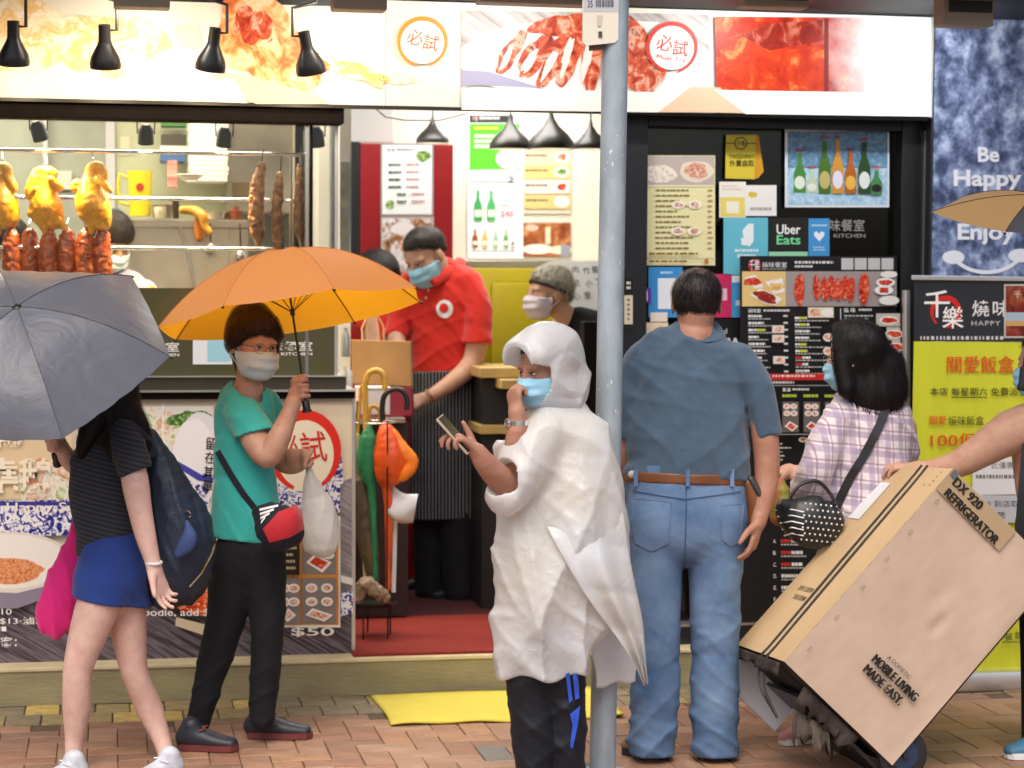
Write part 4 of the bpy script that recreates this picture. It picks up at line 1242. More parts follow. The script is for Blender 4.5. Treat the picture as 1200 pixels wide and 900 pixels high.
# ------------------------------------------------------------------ kitchen behind the glass
YK = 1.9
kit = thing('kitchen_wall', 'grey-green tiled kitchen wall with pale uprights behind the display case', 'wall')
xk1 = P(345, 250, YK)[0]
MB().box((-4.2, YK, STEP), (xk1, YK + .05, 2.9), M_gwall).build('tiled_wall', kit)
for x0, x1 in ((124, 135), (51, 56)):
    MB().box((P(x0, 200, YK)[0], YK - .03, STEP), (P(x1, 200, YK)[0], YK - .001, 2.9), mat('pale_upright', (.55, .56, .62), .5)).build('upright', kit)
MB().box((P(136, 200, YK)[0], YK - .012, P(150, 330, YK)[2]), (P(267, 200, YK)[0], YK - .002, 2.9), mat('green_white_wall', (.52, .55, .38), .5, var=.15, vscale=4)).build('wall_panel', kit)
hood = thing('extractor_hood', 'brushed steel hood at the right of the kitchen behind hanging pork', 'hood')
YH = 1.5
a, b = P(268, 250, YH), P(346, 136, YH)
MB().box((a[0], YH, a[2]), (b[0], YH + .35, 2.89), M_steel).build('hood_body', hood, bevel=.01, merge=True)
MB().hexa([P(x, y, YH - .004) for x, y in ((268, 250), (302, 248), (302, 140), (268, 140))], [P(x, y, YH - .012) for x, y in ((268, 249), (302, 247), (302, 140), (268, 140))], M_steel).build('hood_door', hood)
wt_ = thing('work_table', 'steel work table behind the display glass in the kitchen', 'table')
YT = 1.15
a, b = P(150, 400, YT), P(300, 258, YT)
MB().box((a[0], YT, b[2] - .04), (P(292, 258, YT)[0], YT + .6, b[2]), M_steel).build('table_top', wt_, bevel=.006, merge=True)
MB().box((a[0] + .01, YT + .01, a[2] - .6), (P(268, 258, YT)[0], YT + .03, b[2] - .041), M_steel).build('front_panel', wt_)
MB().box((P(268, 300, YT)[0] + .003, YT + .012, a[2] - .6), (P(292, 258, YT)[0] - .003, YT + .05, b[2] - .041), M_steel).build('door', wt_)
MB().tube([P(210, 265, YT - .02), P(222, 300, YT - .02), P(228, 335, YT - .02)], .006, M_alu, 8).build('hose', wt_)
o = thing('pitcher', 'yellow plastic pitcher with red badge on the kitchen table', 'pitcher')
M_yel = mat('yellow_plastic', lin((214, 196, 30)), .35)
c = P(164, 253, YT + .25); k = 8.3 / FPX * 1.12
MB().lathe(c, (0, 0, 1), [(.0, .048), (.1, .052), (.205, .058), (.205, .053), (.02, .045)], M_yel, 26, False).build('jug', o, smooth=True)
MB().tube([c + [-.05, -.01, .17], c + [-.09, -.01, .19], c + [-.1, -.01, .14], c + [-.09, -.01, .06], c + [-.05, -.01, .05]], .008, M_yel, 8).build('handle', o, smooth=True)
MB().lathe(c + [0, -.056, .13], (0, 1, 0), [(-.001, .018), (.004, .018)], mat('red_badge', lin((170, 40, 30)), .4), 18).build('badge', o)
o = thing('box_stack', 'tall stack of white foam food boxes in the kitchen', 'box stack')
for i in range(13):
    z = P(240, 213, YT + .3)[2] + i * .0235
    MB().box((P(221, 200, YT + .3)[0] + .003 * (i % 2), YT + .25, z), (P(266, 200, YT + .3)[0] + .003 * (i % 3), YT + .5, z + .0225), mat('white_foam', (.78, .78, .74), .7)).build('foam_box', o, bevel=.004, merge=True)
o = MB().box((P(196, 240, YT + .3)[0], YT + .3, P(196, 220, YT + .3)[2]), (P(208, 240, YT + .3)[0], YT + .32, P(196, 188, YT + .3)[2]), mat('red_stripe_cloth', lin((190, 50, 44)), .8, var=.5, vscale=30, stretch=(.2, 1, 3), vcol=lin((225, 180, 170)))).build('hanging_cloth', None, bevel=.005, merge=True)
tag(o, 'small red striped cloth hanging beside the foam boxes', 'cloth')
o = thing('kitchen_shelf', 'green and white shelf of boxes high on the kitchen wall', 'shelf')
MB().box((P(187, 140, 1.7)[0], 1.6, P(187, 178, 1.7)[2]), (P(219, 140, 1.7)[0], 1.85, P(187, 172, 1.7)[2]), M_white).build('shelf_board', o)
MB().box((P(189, 140, 1.7)[0], 1.65, P(187, 148, 1.7)[2]), (P(218, 140, 1.7)[0], 1.8, P(187, 138, 1.7)[2]), mat('green_box', lin((70, 130, 60)), .6)).build('green_box', o)
MB().box((P(189, 140, 1.7)[0], 1.65, P(187, 171, 1.7)[2]), (P(218, 140, 1.7)[0], 1.8, P(187, 158, 1.7)[2]), mat('dark_box', lin((60, 56, 40)), .6)).build('dark_box', o)
MB().box((P(188, 190, 1.7)[0], 1.6, P(187, 190, 1.7)[2]), (P(216, 140, 1.7)[0], 1.8, P(187, 182, 1.7)[2]), mat('blue_box', lin((60, 100, 160)), .6)).build('blue_box', o)
o = MB().lathe(P(222, 212, YT + .1), (0, 0, 1), [(0, .03), (.02, .055), (.028, .06), (.03, .055), (.01, .03)], M_white, 24, False).build('bowl', None, smooth=True)
tag(o, 'white bowl beside the foam boxes', 'bowl')

# clutter on the kitchen table and wall
for k, (x, y, r, h, Y, m_, nm, lab) in enumerate(((190, 256, 12, 16, YT + .2, M_steel, 'steel_pot', 'round steel pot on the kitchen table left of the bowl'), (206, 256, 4, 26, YT + .15, mat('soy_bottle', (.03, .012, .008), .2), 'sauce_bottle', 'dark sauce bottle on the kitchen table'),
        (252, 257, 16, 9, YT + .12, M_steel, 'steel_tray', 'shallow steel tray under the hood'), (276, 262, 8, 20, YT + .1, mat('brown_jar', lin((120, 60, 24)), .3), 'jar', 'brown jar at the right end of the kitchen table'), (136, 258, 8, 14, YT + .3, mat('blue_tub', lin((90, 130, 170)), .4), 'tub', 'pale blue tub left of the yellow pitcher'))):
    c = P(x, y, Y); q_ = depth(c) / FPX
    o = MB().lathe(c, (0, 0, 1), [(0, .001), (0, r * q_ * .9), (h * q_ * .75, r * q_), (h * q_ * .8, r * q_ * (.6 if r < 9 else 1.05)), (h * q_, r * q_ * (.5 if r < 9 else 1.05)), (h * q_, .001)], m_, 20, False).build(nm, None, smooth=True)
    tag(o, lab, nm.replace('_', ' '))
for k, (x0, y0, x1, y1, c_, lab) in enumerate(((141, 160, 152, 182, 'd8d2b8', 'small cream notice on kitchen wall above the pitcher'), (62, 200, 84, 222, 'c8ccc4', 'pale notice on the kitchen wall between the chickens'), (272, 214, 292, 236, '6c5c44', 'brown card fixed to the steel hood'))):
    o = board('wall_notice', lab, 'notice', x0, y0, x1, y1, (YK - .02, YK - .02, YH - .02)[k], ink(c_), .004)
for k, (x, y0, y1, lab) in enumerate(((281, 262, 300, 'steel ladle hanging at the left of the work table door'), (246, 262, 292, 'steel spoon hanging beside the orange strip'))):
    o = MB().tube([P(x, y0, YT - .03), P(x + 1, y1 - 8, YT - .03)], .004, M_chrome, 6).ball(P(x + 1, y1, YT - .03), [.022, .012, .026], M_chrome, 12, 8).build('ladle', None, smooth=True); tag(o, lab, 'ladle')

# ------------------------------------------------------------------ hanging roast meats
class Fig:
    """shapes placed by photo position around a distance D; radii in photo pixels"""
    def __init__(s, D): s.D = D
    def p(s, x, y, dd=0.0): return U(x, y, s.D + dd)
    def px(s, r, dd=0.0): return r * (s.D + dd) / FPX
    def loft(s, st, sub=3, view=None):
        c = [s.p(q[0], q[1], q[2]) for q in st]
        ra = [s.px(q[3], q[2]) for q in st]; rb_ = [s.px(q[4] if len(q) > 4 else q[3], q[2]) for q in st]
        return Loft(c, ra, rb_, view, sub)
    def ball(s, x, y, dd, r, rd=None):
        r = s.px(r) if np.isscalar(r) else [s.px(v) for v in r]
        if not np.isscalar(r): return Ball(s.p(x, y, dd), r, np.array([RIGHT, UP, FWD]))
        return Ball(s.p(x, y, dd), r)
M_chick = mat('yellow_roast_skin', lin((236, 178, 34)), .28, var=.5, vscale=20, vcol=lin((208, 130, 18)), bump=.4, bscale=140, coat=.3, detail=8)
M_siu = mat('glazed_char_siu', lin((226, 124, 66)), .25, var=.6, vscale=34, vcol=lin((140, 36, 18)), bump=.5, bscale=70, coat=.5)
M_pork = mat('crisp_pork', lin((190, 140, 84)), .4, var=.5, vscale=34, vcol=lin((110, 52, 26)), bump=.6, bscale=90, coat=.2)
M_hook = M_chrome
DR = depth(P(100, 230, YRail - .03))
def chicken(parts, label, hx, hy, k=.005):
    root = thing('roast_chicken', label, 'roast chicken', group='yellow chickens hanging in the display case')
    f = Fig(DR)
    U_ = Union([f.loft(q) for q in parts], k)
    sdf_obj('carcass', Fn(lambda p: U_(p) + folds(p, 34, .003, 4), U_.lo - .01, U_.hi + .01), .004, M_chick, root)
    MB().tube([f.p(hx, hy + 8), f.p(hx + 1, hy - 4), f.p(hx, hy - 12, .03), f.p(hx - 2, hy - 14, .05)], .0025, M_hook, 6).build('hook', root, smooth=True)
    return root
chicken([[(108, 206, 0, 8), (105, 222, 0, 14), (108, 240, 0, 20), (116, 255, 0, 15), (124, 264, 0, 6)], [(107, 208, 0, 9), (109, 197, 0, 8), (116, 196, -.01, 7), (122, 206, -.02, 5), (120, 214, -.02, 4)],
         [(98, 226, 0, 6), (88, 220, -.02, 5.5), (90, 214, -.02, 4.5), (97, 218, -.03, 4)], [(115, 210, -.02, 5), (124, 218, -.03, 4.5), (129, 224, -.03, 3.5)], [(100, 250, -.02, 9), (105, 258, -.03, 6), (107, 268, -.03, 4.2), (107, 272, -.03, 3)]],
        'yellow roast chicken with bent neck hanging rightmost in the glass case', 108, 190)
chicken([[(54, 210, 0, 13), (52, 226, 0, 15), (54, 244, 0, 19.5), (60, 256, 0, 14), (68, 263, 0, 6)], [(44, 204, 0, 7), (54, 201, -.02, 7), (63, 203, -.02, 5), (60, 208, -.02, 4)],
         [(42, 210, -.01, 8), (35, 222, -.02, 6), (35, 230, -.02, 5), (42, 222, -.04, 4)], [(64, 214, -.01, 7), (70, 220, -.03, 5), (60, 210, -.05, 4.5)], [(40, 250, -.02, 8), (48, 262, -.03, 5), (53, 271, -.03, 3.6)], [(66, 250, -.01, 8), (72, 262, -.02, 5), (75, 268, -.02, 3)]],
        'yellow roast chicken with folded wings hanging in the middle of the three', 54, 196)
chicken([[(0, 206, 0, 8), (-2, 222, 0, 16), (0, 240, 0, 22), (8, 254, 0, 15), (14, 262, 0, 6)], [(-2, 204, 0, 9), (4, 196, 0, 7), (10, 200, -.02, 5.5), (12, 210, -.02, 4.5)], [(8, 206, -.02, 6), (15, 216, -.03, 5), (17, 222, -.03, 4)], [(-10, 250, 0, 9), (-6, 262, 0, 6), (-2, 272, 0, 4)]],
        'yellow roast chicken hanging leftmost, cut by the photo edge', 2, 190)
rgm = random.Random(3)
for i, (x, w) in enumerate(((13, 11), (34, 11.5), (56, 11), (78, 12), (99, 11.5), (119, 11.5))):
    f = Fig(DR + .02 * (i % 2))
    L = f.loft([(x + 2, 270, 0, 4), (x + 1, 278, 0, w * .8), (x, 294, 0, w), (x + 1, 312, 0, w * 1.02), (x + 3, 326, 0, w * .95), (x + 2, 340, 0, w * .6)])
    root = thing('char_siu', 'strip of red glazed roast pork on the hook row, %s from the left' % ('first', 'second', 'third', 'fourth', 'fifth', 'sixth')[i], 'roast pork', group='strips of red pork under the chickens')
    sdf_obj('meat', Fn(lambda p: L(p) + folds(p, 42, .007, i + 5, warp=1), L.lo - .01, L.hi + .01), .0045, M_siu, root)
    MB().ball(f.p(x + 1, 271, -.004), [f.px(5), f.px(3), f.px(3)], mat('charred_tip', (.01, .008, .007), .4, bump=.6, bscale=150), 10, 6).build('charred_tip', root, smooth=True)
    MB().tube([f.p(x + 1, 274), f.p(x, 262), f.p(x + 2, 256, .03)], .002, M_hook, 6).build('hook', root)
for i, (x, y0, w, nm) in enumerate(((302, 196, 8.5, 'leftmost, beside the steel hood'), (326, 205, 6.5, 'between the two chrome rods'), (351, 195, 5, 'rightmost, against the chrome post'))):
    f = Fig(DR + .06)
    L = f.loft([(x + 4 - i * 2, y0, 0, w * .7), (x, y0 + 22, 0, w), (x - 2, y0 + 50, 0, w * 1.05), (x, y0 + 75, 0, w * 1.1), (x + 1, y0 + 88, 0, w * .6)])
    root = thing('crispy_pork', 'long strip of crisp roast pork hanging %s' % nm, 'roast pork', group='crisp pork strips by the steel hood')
    sdf_obj('meat', Fn(lambda p: L(p) + folds(p, 45, .008, i + 15, warp=1), L.lo - .01, L.hi + .01), .0045, M_pork, root)
    MB().tube([f.p(x + 4 - i * 2, y0 + 4), f.p(x + 5 - i * 2, y0 - 10), f.p(x + 6 - i * 2, y0 - 22)], .003, M_hook, 6).build('hook', root)
for nm, pts, lab in (('duck_neck', [(214, 246, 0, 5), (228, 247, 0, 6), (238, 254, -.02, 6), (240, 264, -.02, 5), (246, 272, -.03, 4)], 'yellow chicken piece lying on the steel table edge'),
                     ('orange_cloth', [(234, 254, .03, 5), (233, 266, .03, 6), (234, 278, .03, 5)], 'orange strip hanging from the steel table edge')):
    f = Fig(depth(P(230, 255, YT))- .06)
    L = f.loft(pts)
    o = sdf_obj(nm, L, .005, M_chick if nm == 'duck_neck' else mat('orange_cloth', lin((220, 130, 30)), .7))
    tag(o, lab, 'meat' if nm == 'duck_neck' else 'cloth')
f = Fig(DR + .1)
L = Union([f.loft([(178, 340, 0, 6), (184, 352, 0, 8), (192, 368, 0, 7)]), f.loft([(184, 345, -.02, 4), (196, 366, -.02, 4), (198, 376, -.02, 3)])], .01)
o = sdf_obj('roast_piece', L, .004, M_chick); tag(o, 'golden roast leg showing between the grey and the orange umbrella', 'roast chicken')

# ------------------------------------------------------------------ room behind the door
def ceiling_light(loc, sx, sy, power, col, label):
    root = thing('ceiling_light', label, 'ceiling light', group='ceiling panels inside the shop')
    x, y, z = loc
    MB().box((x - sx / 2 - .02, y - sy / 2 - .02, z), (x + sx / 2 + .02, y + sy / 2 + .02, z + .035), M_white).build('housing', root)
    MB().box((x - sx / 2, y - sy / 2, z - .004), (x + sx / 2, y + sy / 2, z - .0005), mat('diffuser', (1, 1, 1), .5, emit=(1, .97, .92), estr=6)).build('diffuser', root)
    area('panel_light', (x, y, z - .01), sx, power, col, (0, 0, -1), sy, root)
ceiling_light((.0, 1.2, 2.86), 1.1, .5, 13, (1, .96, .88), 'white ceiling panel just inside the door')
ceiling_light((.45, 2.2, 2.86), .9, .5, 9, (1, .97, .9), 'white ceiling panel near the back wall of the room')
ceiling_light((-1.7, .85, 2.86), 1.6, .4, 26, (1, .78, .48), 'warm ceiling panel over the display counter')
ceiling_light((-2.9, 1.3, 2.86), 1.2, .5, 24, (1, .8, .52), 'warm ceiling panel over the far kitchen end')
YBk = YB - .002
cab = thing('red_cabinet', 'tall red cabinet with black edge carrying two framed menus inside the shop', 'cabinet')
YC = 2.1
M_red = mat('red_laminate', lin((136, 14, 20)), .35, var=.05, vscale=4)
MB().box((P(422, 250, YC)[0], YC, STEP), (P(531, 250, YC)[0], YC + .5, P(470, 168, YC)[2]), M_red).build('cabinet_body', cab, bevel=.006, merge=True)
MB().box((P(412, 250, YC)[0], YC - .002, STEP), (P(421.5, 250, YC)[0], YC + .5, P(470, 167, YC)[2]), M_black).build('cabinet_edge', cab)
pr = Print(YC)
pr.rect(446, 168, 508, 253, '8c8c90').rect(448, 170, 506, 251, 'dfe4e6').text('菜單', 453, 174, 463, 178, '3c3c40', .01).lines(465, 174.5, 484, 177.5, 1, '54545c', .6, 3, .02)
pr.poly(blob(496, 183, 8, 7, 4, .1), F_greens).poly(blob(457, 240, 5, 5, 6, .1), F_greens)
for k in range(6):
    y = 192 + 8.6 * k
    pr.lines(455 + (10 if k > 3 else 0), y, 470 + (6 if k > 3 else 0), y + 4, 1, '3c5c48', .7, k, .05, 2).lines(476 + (6 if k > 3 else 0), y, 491 + (6 if k > 3 else 0), y + 3.4, 1, 'b86c6c', .6, k + 9, .05, 3)
pr.rect(446, 254, 508, 320, 'a8a49c').rect(448, 256, 506, 318, photo('photo_table_meal', [(.3, '5c3c24'), (.45, '9c6c44'), (.55, 'c8c4c8'), (.65, 'e4e0e0'), (.75, '8c5c5c')], 16)).poly(blob(472, 268, 14, 8, 3, .1), 'd8d4d8').poly(blob(480, 290, 12, 10, 5, .1), F_dish)
pr.build('menu_prints', cab)
wp = thing('drinks_poster', 'white wall poster with green top and rows of beer bottles', 'poster')
YV = YB - .012
board('sheet', None, None, 548, 134, 613, 303, YV, ink('dfe6e6'), .006, wp)
pr = Print(YV)
pr.rect(550, 135, 602, 144, '2a2a2c').text('千樂', 553, 136, 560, 142, 'd8a8a8', .01).lines(562, 137, 586, 141, 1, 'c8c8c8', .7, 3, .02)
pr.poly([(550, 145), (609, 145), (609, 198), (550, 199)], '52c428').ell(598, 186, 17, 12, 'f0f4ec').lines(556, 149, 584, 152, 1, 'e8d84c', .8, 4, .05).lines(556, 158, 590, 176, 3, 'e4f4dc', .5, 5, .2)
pr.rect(550, 200, 604, 213, 'b8c4c8').text('2', 595, 207, 602, 214, '2a2a2c', .02)
for x, top, bot, w, c in ((560, 223, 259, 9.5, '3c9c54'), (575.5, 223, 259, 9.5, '48a464'), (556.5, 269, 290, 6.5, '8c4c18'), (568, 269, 290, 6.5, 'c8a860'), (580.5, 269, 290, 5.5, '98b49c'), (592.5, 269, 290, 5.5, '6c9860'), (600.5, 282, 290, 4, '54545c')):
    h = bot - top
    pr.poly([(x - w / 2, bot), (x + w / 2, bot), (x + w / 2, top + h * .48), (x + w * .17, top + h * .25), (x + w * .17, top), (x - w * .17, top), (x - w * .17, top + h * .25), (x - w / 2, top + h * .48)], c)
    pr.rect(x - w * .4, bot - h * .36, x + w * .4, bot - h * .14, 'dfe4d4')
pr.ring(596, 226, 4, 4, 1.2, 'c89090', -60, 200).lines(584, 234, 604, 237, 1, '88c8d8', .8, 6, .05).lines(584, 241, 598, 242.5, 1, 'd87070', .8, 7, .05)
pr.text('$48', 586, 247, 601, 255, 'e05878', .01)
pr.lines(553, 293, 604, 297, 1, '9ca4a8', .6, 8, .05, 8)
pr.build('print', wp)
o = poster('food_poster', 'beige wall poster with four dishes right of the drinks poster', 'poster', 613, 166, 669, 250, YV, 'd8ccb4', None)
pr = Print(YV)
for k in range(4):
    y = 176 + 17.5 * k
    pr.rect(614, y, 668, y + 16, ('c8b89c', 'd0b878', 'cfc4bc', 'c8b478')[k]).lines(616, y + 5, 642, y + 8.5, 1, '54483c', .7, k, .05, 5).ell(658, y + 8, 9, 6.5, 'ece6dc', 18).poly(blob(658, y + 8, 5.5, 4, k, .15), (F_duck, F_greens, F_siu, F_rice)[k])
pr.build('print', o)
poster('photo_poster', 'brown landscape food photo on the wall below the beige poster', 'poster', 613, 261, 669, 301, YV, F_wooden, lambda p: p.ell(630, 292, 18, 6, 'dcd8d0', 20).ell(657, 293, 14, 5, 'd0dcc0', 20).rect(639, 266, 645, 286, 'd8c8a8').ell(623, 267, 8, 4, 'd8b0a0', 16).rect(657, 287, 668, 301, '8c909c'))
ctr = thing('steel_counter', 'long steel service counter against the wall under the posters', 'counter')
yk = 2.35
MB().box((P(545, 308, yk)[0], yk, P(600, 315, yk)[2]), (1.24, YB - .01, P(600, 305, yk)[2]), M_steel).build('worktop', ctr, bevel=.005, merge=True)
MB().box((P(545, 308, yk)[0] + .02, yk + .03, STEP), (1.23, YB - .02, P(600, 315, yk)[2] - .001), mat('counter_front', (.3, .28, .22), .4)).build('front', ctr)
M_yb = mat('yellow_board', lin((176, 162, 14)), .45, var=.05, vscale=3, coat=.2)
for x0, y0, x1, y1, Y, lab in ((545, 314, 652, 470, 2.0, 'wide yellow plastic board standing behind the man in red'), (575, 331, 662, 470, 1.9, 'yellow plastic board leaning in front of another yellow board')):
    a, b = P(x0, y1, Y), P(x1, y0, Y)
    o = MB().box((a[0], Y, a[2]), (b[0], Y + .03, b[2]), M_yb).build('yellow_board', None, bevel=.02, merge=True, smooth=True); tag(o, lab, 'board', 'yellow boards behind the man in red')
wb = poster('whiteboard', 'white board with black handwriting behind the man with bleached hair', 'whiteboard', 648, 306, 760, 425, 1.75, 'd2d6da', None)
pr = Print(1.75)
for t_, x0, y0 in (('肉', 670, 312), ('竹', 683, 313), ('是', 693, 312), ('之', 672, 327), ('小', 686, 328), ('丁', 697, 326), ('心', 672, 343), ('里', 684, 342)):
    pr.text(t_, x0, y0, x0 + 8, y0 + 8, '34383c', 0, rot=-8)
pr.build('handwriting', wb)
tb = thing('wood_table', 'tan wooden table with black underside between server and raincoat', 'table')
yq = 1.05
M_tan = mat('tan_wood', lin((186, 158, 96)), .5, var=.15, vscale=6, stretch=(1, 8, 8))
for (x0, y0, x1, y1, dy, m_, nm) in ((563, 431, 640, 443, 0, M_tan, 'table_top'), (588, 445, 680, 456, -.12, M_tan, 'table_leaf'), (562, 498, 640, 509, .02, M_tan, 'shelf')):
    Y = yq + dy; a, b = P(x0, y1, Y), P(x1, y0, Y)
    MB().box((a[0], Y, a[2]), (b[0], Y + .5, b[2]), m_).build(nm, tb, bevel=.004, merge=True)
a, b = P(565, 640, yq + .05), P(640, 443.5, yq + .05)
MB().box((a[0], yq + .06, STEP), (b[0], yq + .4, b[2] - .002), mat('black_cabinet', (.012, .012, .012), .5)).build('cabinet', tb)
o = MB().box((P(684, 450, .62)[0], .62, STEP), (P(706, 450, .62)[0], .70, P(690, 377, .62)[2]), M_brown).build('door_post', None, bevel=.004, merge=True); tag(o, 'short dark brown door post beside the grey pole', 'post')
o = thing('white_unit', 'pale grey upright unit at the left edge of the door opening', 'cooler')
Yu = 1.0
MB().box((P(398, 300, Yu)[0], Yu, STEP), (P(411, 300, Yu)[0], Yu + .4, 2.6), mat('unit_grey', (.5, .53, .54), .4)).build('side_panel', o)
MB().box((P(398, 300, Yu)[0] + .002, Yu - .012, P(405, 296, Yu)[2]), (P(411, 300, Yu)[0] - .01, Yu - .001, P(405, 190, Yu)[2]), mat('unit_glass', (.2, .22, .2), .15, var=.4, vscale=8)).build('glass_door', o)
o = MB().box((P(412, 150, 2.2)[0], 2.3, P(430, 168, 2.3)[2]), (P(466, 150, 2.2)[0], 2.6, 2.75), mat('duct_grey', (.5, .52, .5), .5)).build('duct_box', None, bevel=.01, merge=True); tag(o, 'grey duct box above the red cabinet', 'duct')
# pendant lamps
def pendant(px, ybot, rpx, Y, label):
    root = thing('pendant_lamp', label, 'lamp', group='black pendant lamps inside the door')
    c = P(px, ybot, Y); D = depth(c); r = rpx * D / FPX
    MB().lathe(c, (0, 0, 1), [(0.0, r * .97), (.01, r), (r * .3, r * .96), (r * .62, r * .72), (r * .95, r * .36), (r * 1.3, r * .14), (r * 1.65, r * .06), (r * 1.66, .001)], M_lampblk, 30, False).lathe(c, (0, 0, 1), [(.001, r * .95), (r * .3, r * .9), (r * .6, r * .66), (r * .9, r * .3), (r * 1.0, .001)], mat('shade_inside', (.6, .58, .52), .5), 30, False).build('lamp_shade', root, smooth=True)
    MB().ball(c + [0, 0, r * .45], r * .22, mat('pendant_bulb', (1, .95, .85), .4, emit=(1, .9, .7), estr=18), 12, 8).build('bulb', root, smooth=True)
    MB().tube([c + [0, 0, r * 1.6], [c[0], c[1], 2.9]], .004, M_lampblk, 6).build('cord', root)
pendant(598, 175, 25, 1.3, 'black pendant lamp, left of the three in a row by the pole')
pendant(645.5, 175, 28, 1.2, 'black pendant lamp, middle of the three in a row by the pole')
pendant(692, 175, 21, 1.3, 'black pendant lamp half hidden behind the pole')
pendant(507, 168, 19.5, 1.7, 'small black pendant lamp above the red cabinet')
pts = [P(441, 128, 1.2), P(452, 137, 1.2), P(475, 141, 1.2), P(515, 141, 1.2), P(548, 133, 1.2)]
o = MB().tube(pts, .004, M_lampblk, 6).build('cable', None); tag(o, 'black cable sagging under the sign inside the door', 'cable')

# ------------------------------------------------------------------ paper bag on the counter end and bits beside it
def bag_solid(name, label, cat, corners_b, corners_t, Y, dep, m_, band=None, parent=None):
    o = thing(name, label, cat)
    return o
pb = thing('paper_bag', 'brown paper carrier bag with maroon base held by the man in red', 'bag')
Yb = .95
M_kraft = mat('kraft_paper', lin((168, 130, 84)), .7, var=.12, vscale=6, bump=.15, bscale=12)
M_maroon = mat('maroon_paper', lin((122, 30, 52)), .6, var=.1, vscale=6)
q = lambda pts, Y: [P(x, y, Y) for x, y in pts]
MB().hexa(q([(414, 450), (484, 452), (482, 400), (413, 398)], Yb + .14), q([(412, 450), (482, 453), (481, 400), (412, 398)], Yb), M_kraft).build('bag_body', pb, bevel=.004, merge=True)
MB().hexa(q([(415, 487), (486, 488), (484, 453), (414, 451)], Yb + .14), q([(412, 487), (483, 488), (482.4, 453.5), (412, 450.5)], Yb - .001), M_maroon).build('bag_base', pb, bevel=.004, merge=True)
for dx, dy in ((0, .02), (6, .12)):
    MB().tube([P(425 + dx, 400, Yb + dy), P(424 + dx, 385, Yb + dy), P(430 + dx, 372, Yb + dy), P(437 + dx, 371, Yb + dy), P(443 + dx, 382, Yb + dy), P(444 + dx, 400, Yb + dy)], .004, mat('paper_twine', lin((196, 166, 120)), .8), 8).build('handle', pb, smooth=True)
o = thing('side_counter', 'low service counter behind the umbrella stand carrying the paper bag', 'counter')
MB().box((-.63, Yb - .1, P(440, 494, Yb)[2]), (-.32, Yb + .5, P(440, 488, Yb)[2]), M_steel).build('worktop', o, bevel=.003, merge=True)
MB().box((-.62, Yb - .05, STEP + .02), (-.3, Yb + .45, P(440, 494, Yb)[2] - .001), mat('counter_dark', (.03, .018, .018), .5)).build('front', o)
a, b = P(421, 487, .7), P(458, 457, .7)
o = thing('plastic_box', 'white translucent plastic box behind the crook handles', 'box')
MB().box((a[0], .72, a[2]), (b[0], .84, b[2]), mat('milky_plastic', (.66, .66, .72), .4)).build('tub', o, bevel=.006, merge=True)
MB().box((a[0] - .004, .716, b[2] + .001), (b[0] + .004, .844, b[2] + .012), mat('lid_white', (.75, .75, .76), .35)).build('lid', o, bevel=.003, merge=True)
for i, (x, y, r, h, m_) in enumerate(((403, 452, 5, 22, mat('jar_grey', (.45, .47, .48), .2)), (409, 455, 4, 26, mat('bottle_pale', (.6, .62, .66), .2)), (405, 418, 5, 34, mat('unit_metal', (.4, .42, .4), .3, metal=.6)))):
    c = P(x, y, .55); D = depth(c); k = D / FPX
    o = MB().lathe(c, (0, 0, 1), [(0, r * k), (h * k * .7, r * k), (h * k * .85, r * k * .5), (h * k, r * k * .5), (h * k, .001)], m_, 16).build('bottle', None, smooth=True)
    tag(o, ('grey jar on the counter end by the door', 'small pale bottle on the counter end by the door', 'metal canister at the counter end by the door')[i], 'bottle')

# ------------------------------------------------------------------ umbrella stand
def crook(f, pts, r, m_, name, parent):
    return MB().tube([f.p(*q_) for q_ in pts], f.px(r), m_, 10).build(name, parent, smooth=True)
def smooth_pts(pts, n=5):
    pts = [np.asarray(p, float) for p in pts]; out = []
    cp = [2 * pts[0] - pts[1]] + pts + [2 * pts[-1] - pts[-2]]
    for i in range(len(pts) - 1):
        for j in range(n):
            t = j / n; p0, p1, p2, p3 = cp[i], cp[i + 1], cp[i + 2], cp[i + 3]
            out.append(.5 * (2 * p1 + (p2 - p0) * t + (2 * p0 - 5 * p1 + 4 * p2 - p3) * t * t + (3 * p1 - p0 - 3 * p2 + p3) * t ** 3))
    return out + [pts[-1]]
fS = Fig(depth(P(450, 600, .42)))
M_wd = mat('honey_wood', lin((206, 158, 66)), .4, var=.2, vscale=20, stretch=(1, 1, 4))
M_blkp = mat('black_plastic', (.015, .015, .016), .35)
def folded_umbrella(label, body, shaft, hook, m_, hm, hr, seed, tip=None):
    root = thing('folded_umbrella', label, 'umbrella', group='umbrellas in the stand by the door')
    L = fS.loft(body)
    sdf_obj('canopy', Fn(lambda p: L(p) + folds(p, 22, .005, seed, stretch=(2.2, 2.2, .5)), L.lo - .01, L.hi + .01), .0055, m_, root)
    MB().tube([fS.p(*q_) for q_ in shaft], fS.px(1.3), M_blkp if tip is None else tip, 8).build('shaft', root)
    MB().tube(smooth_pts([fS.p(*q_) for q_ in hook]), fS.px(hr), hm, 12).build('crook_handle', root, smooth=True)
M_orf = mat('orange_nylon', lin((226, 84, 24)), .5, var=.12, vscale=8, sss=.0)
M_orf2 = mat('bright_orange_nylon', lin((244, 128, 24)), .5, var=.12, vscale=8)
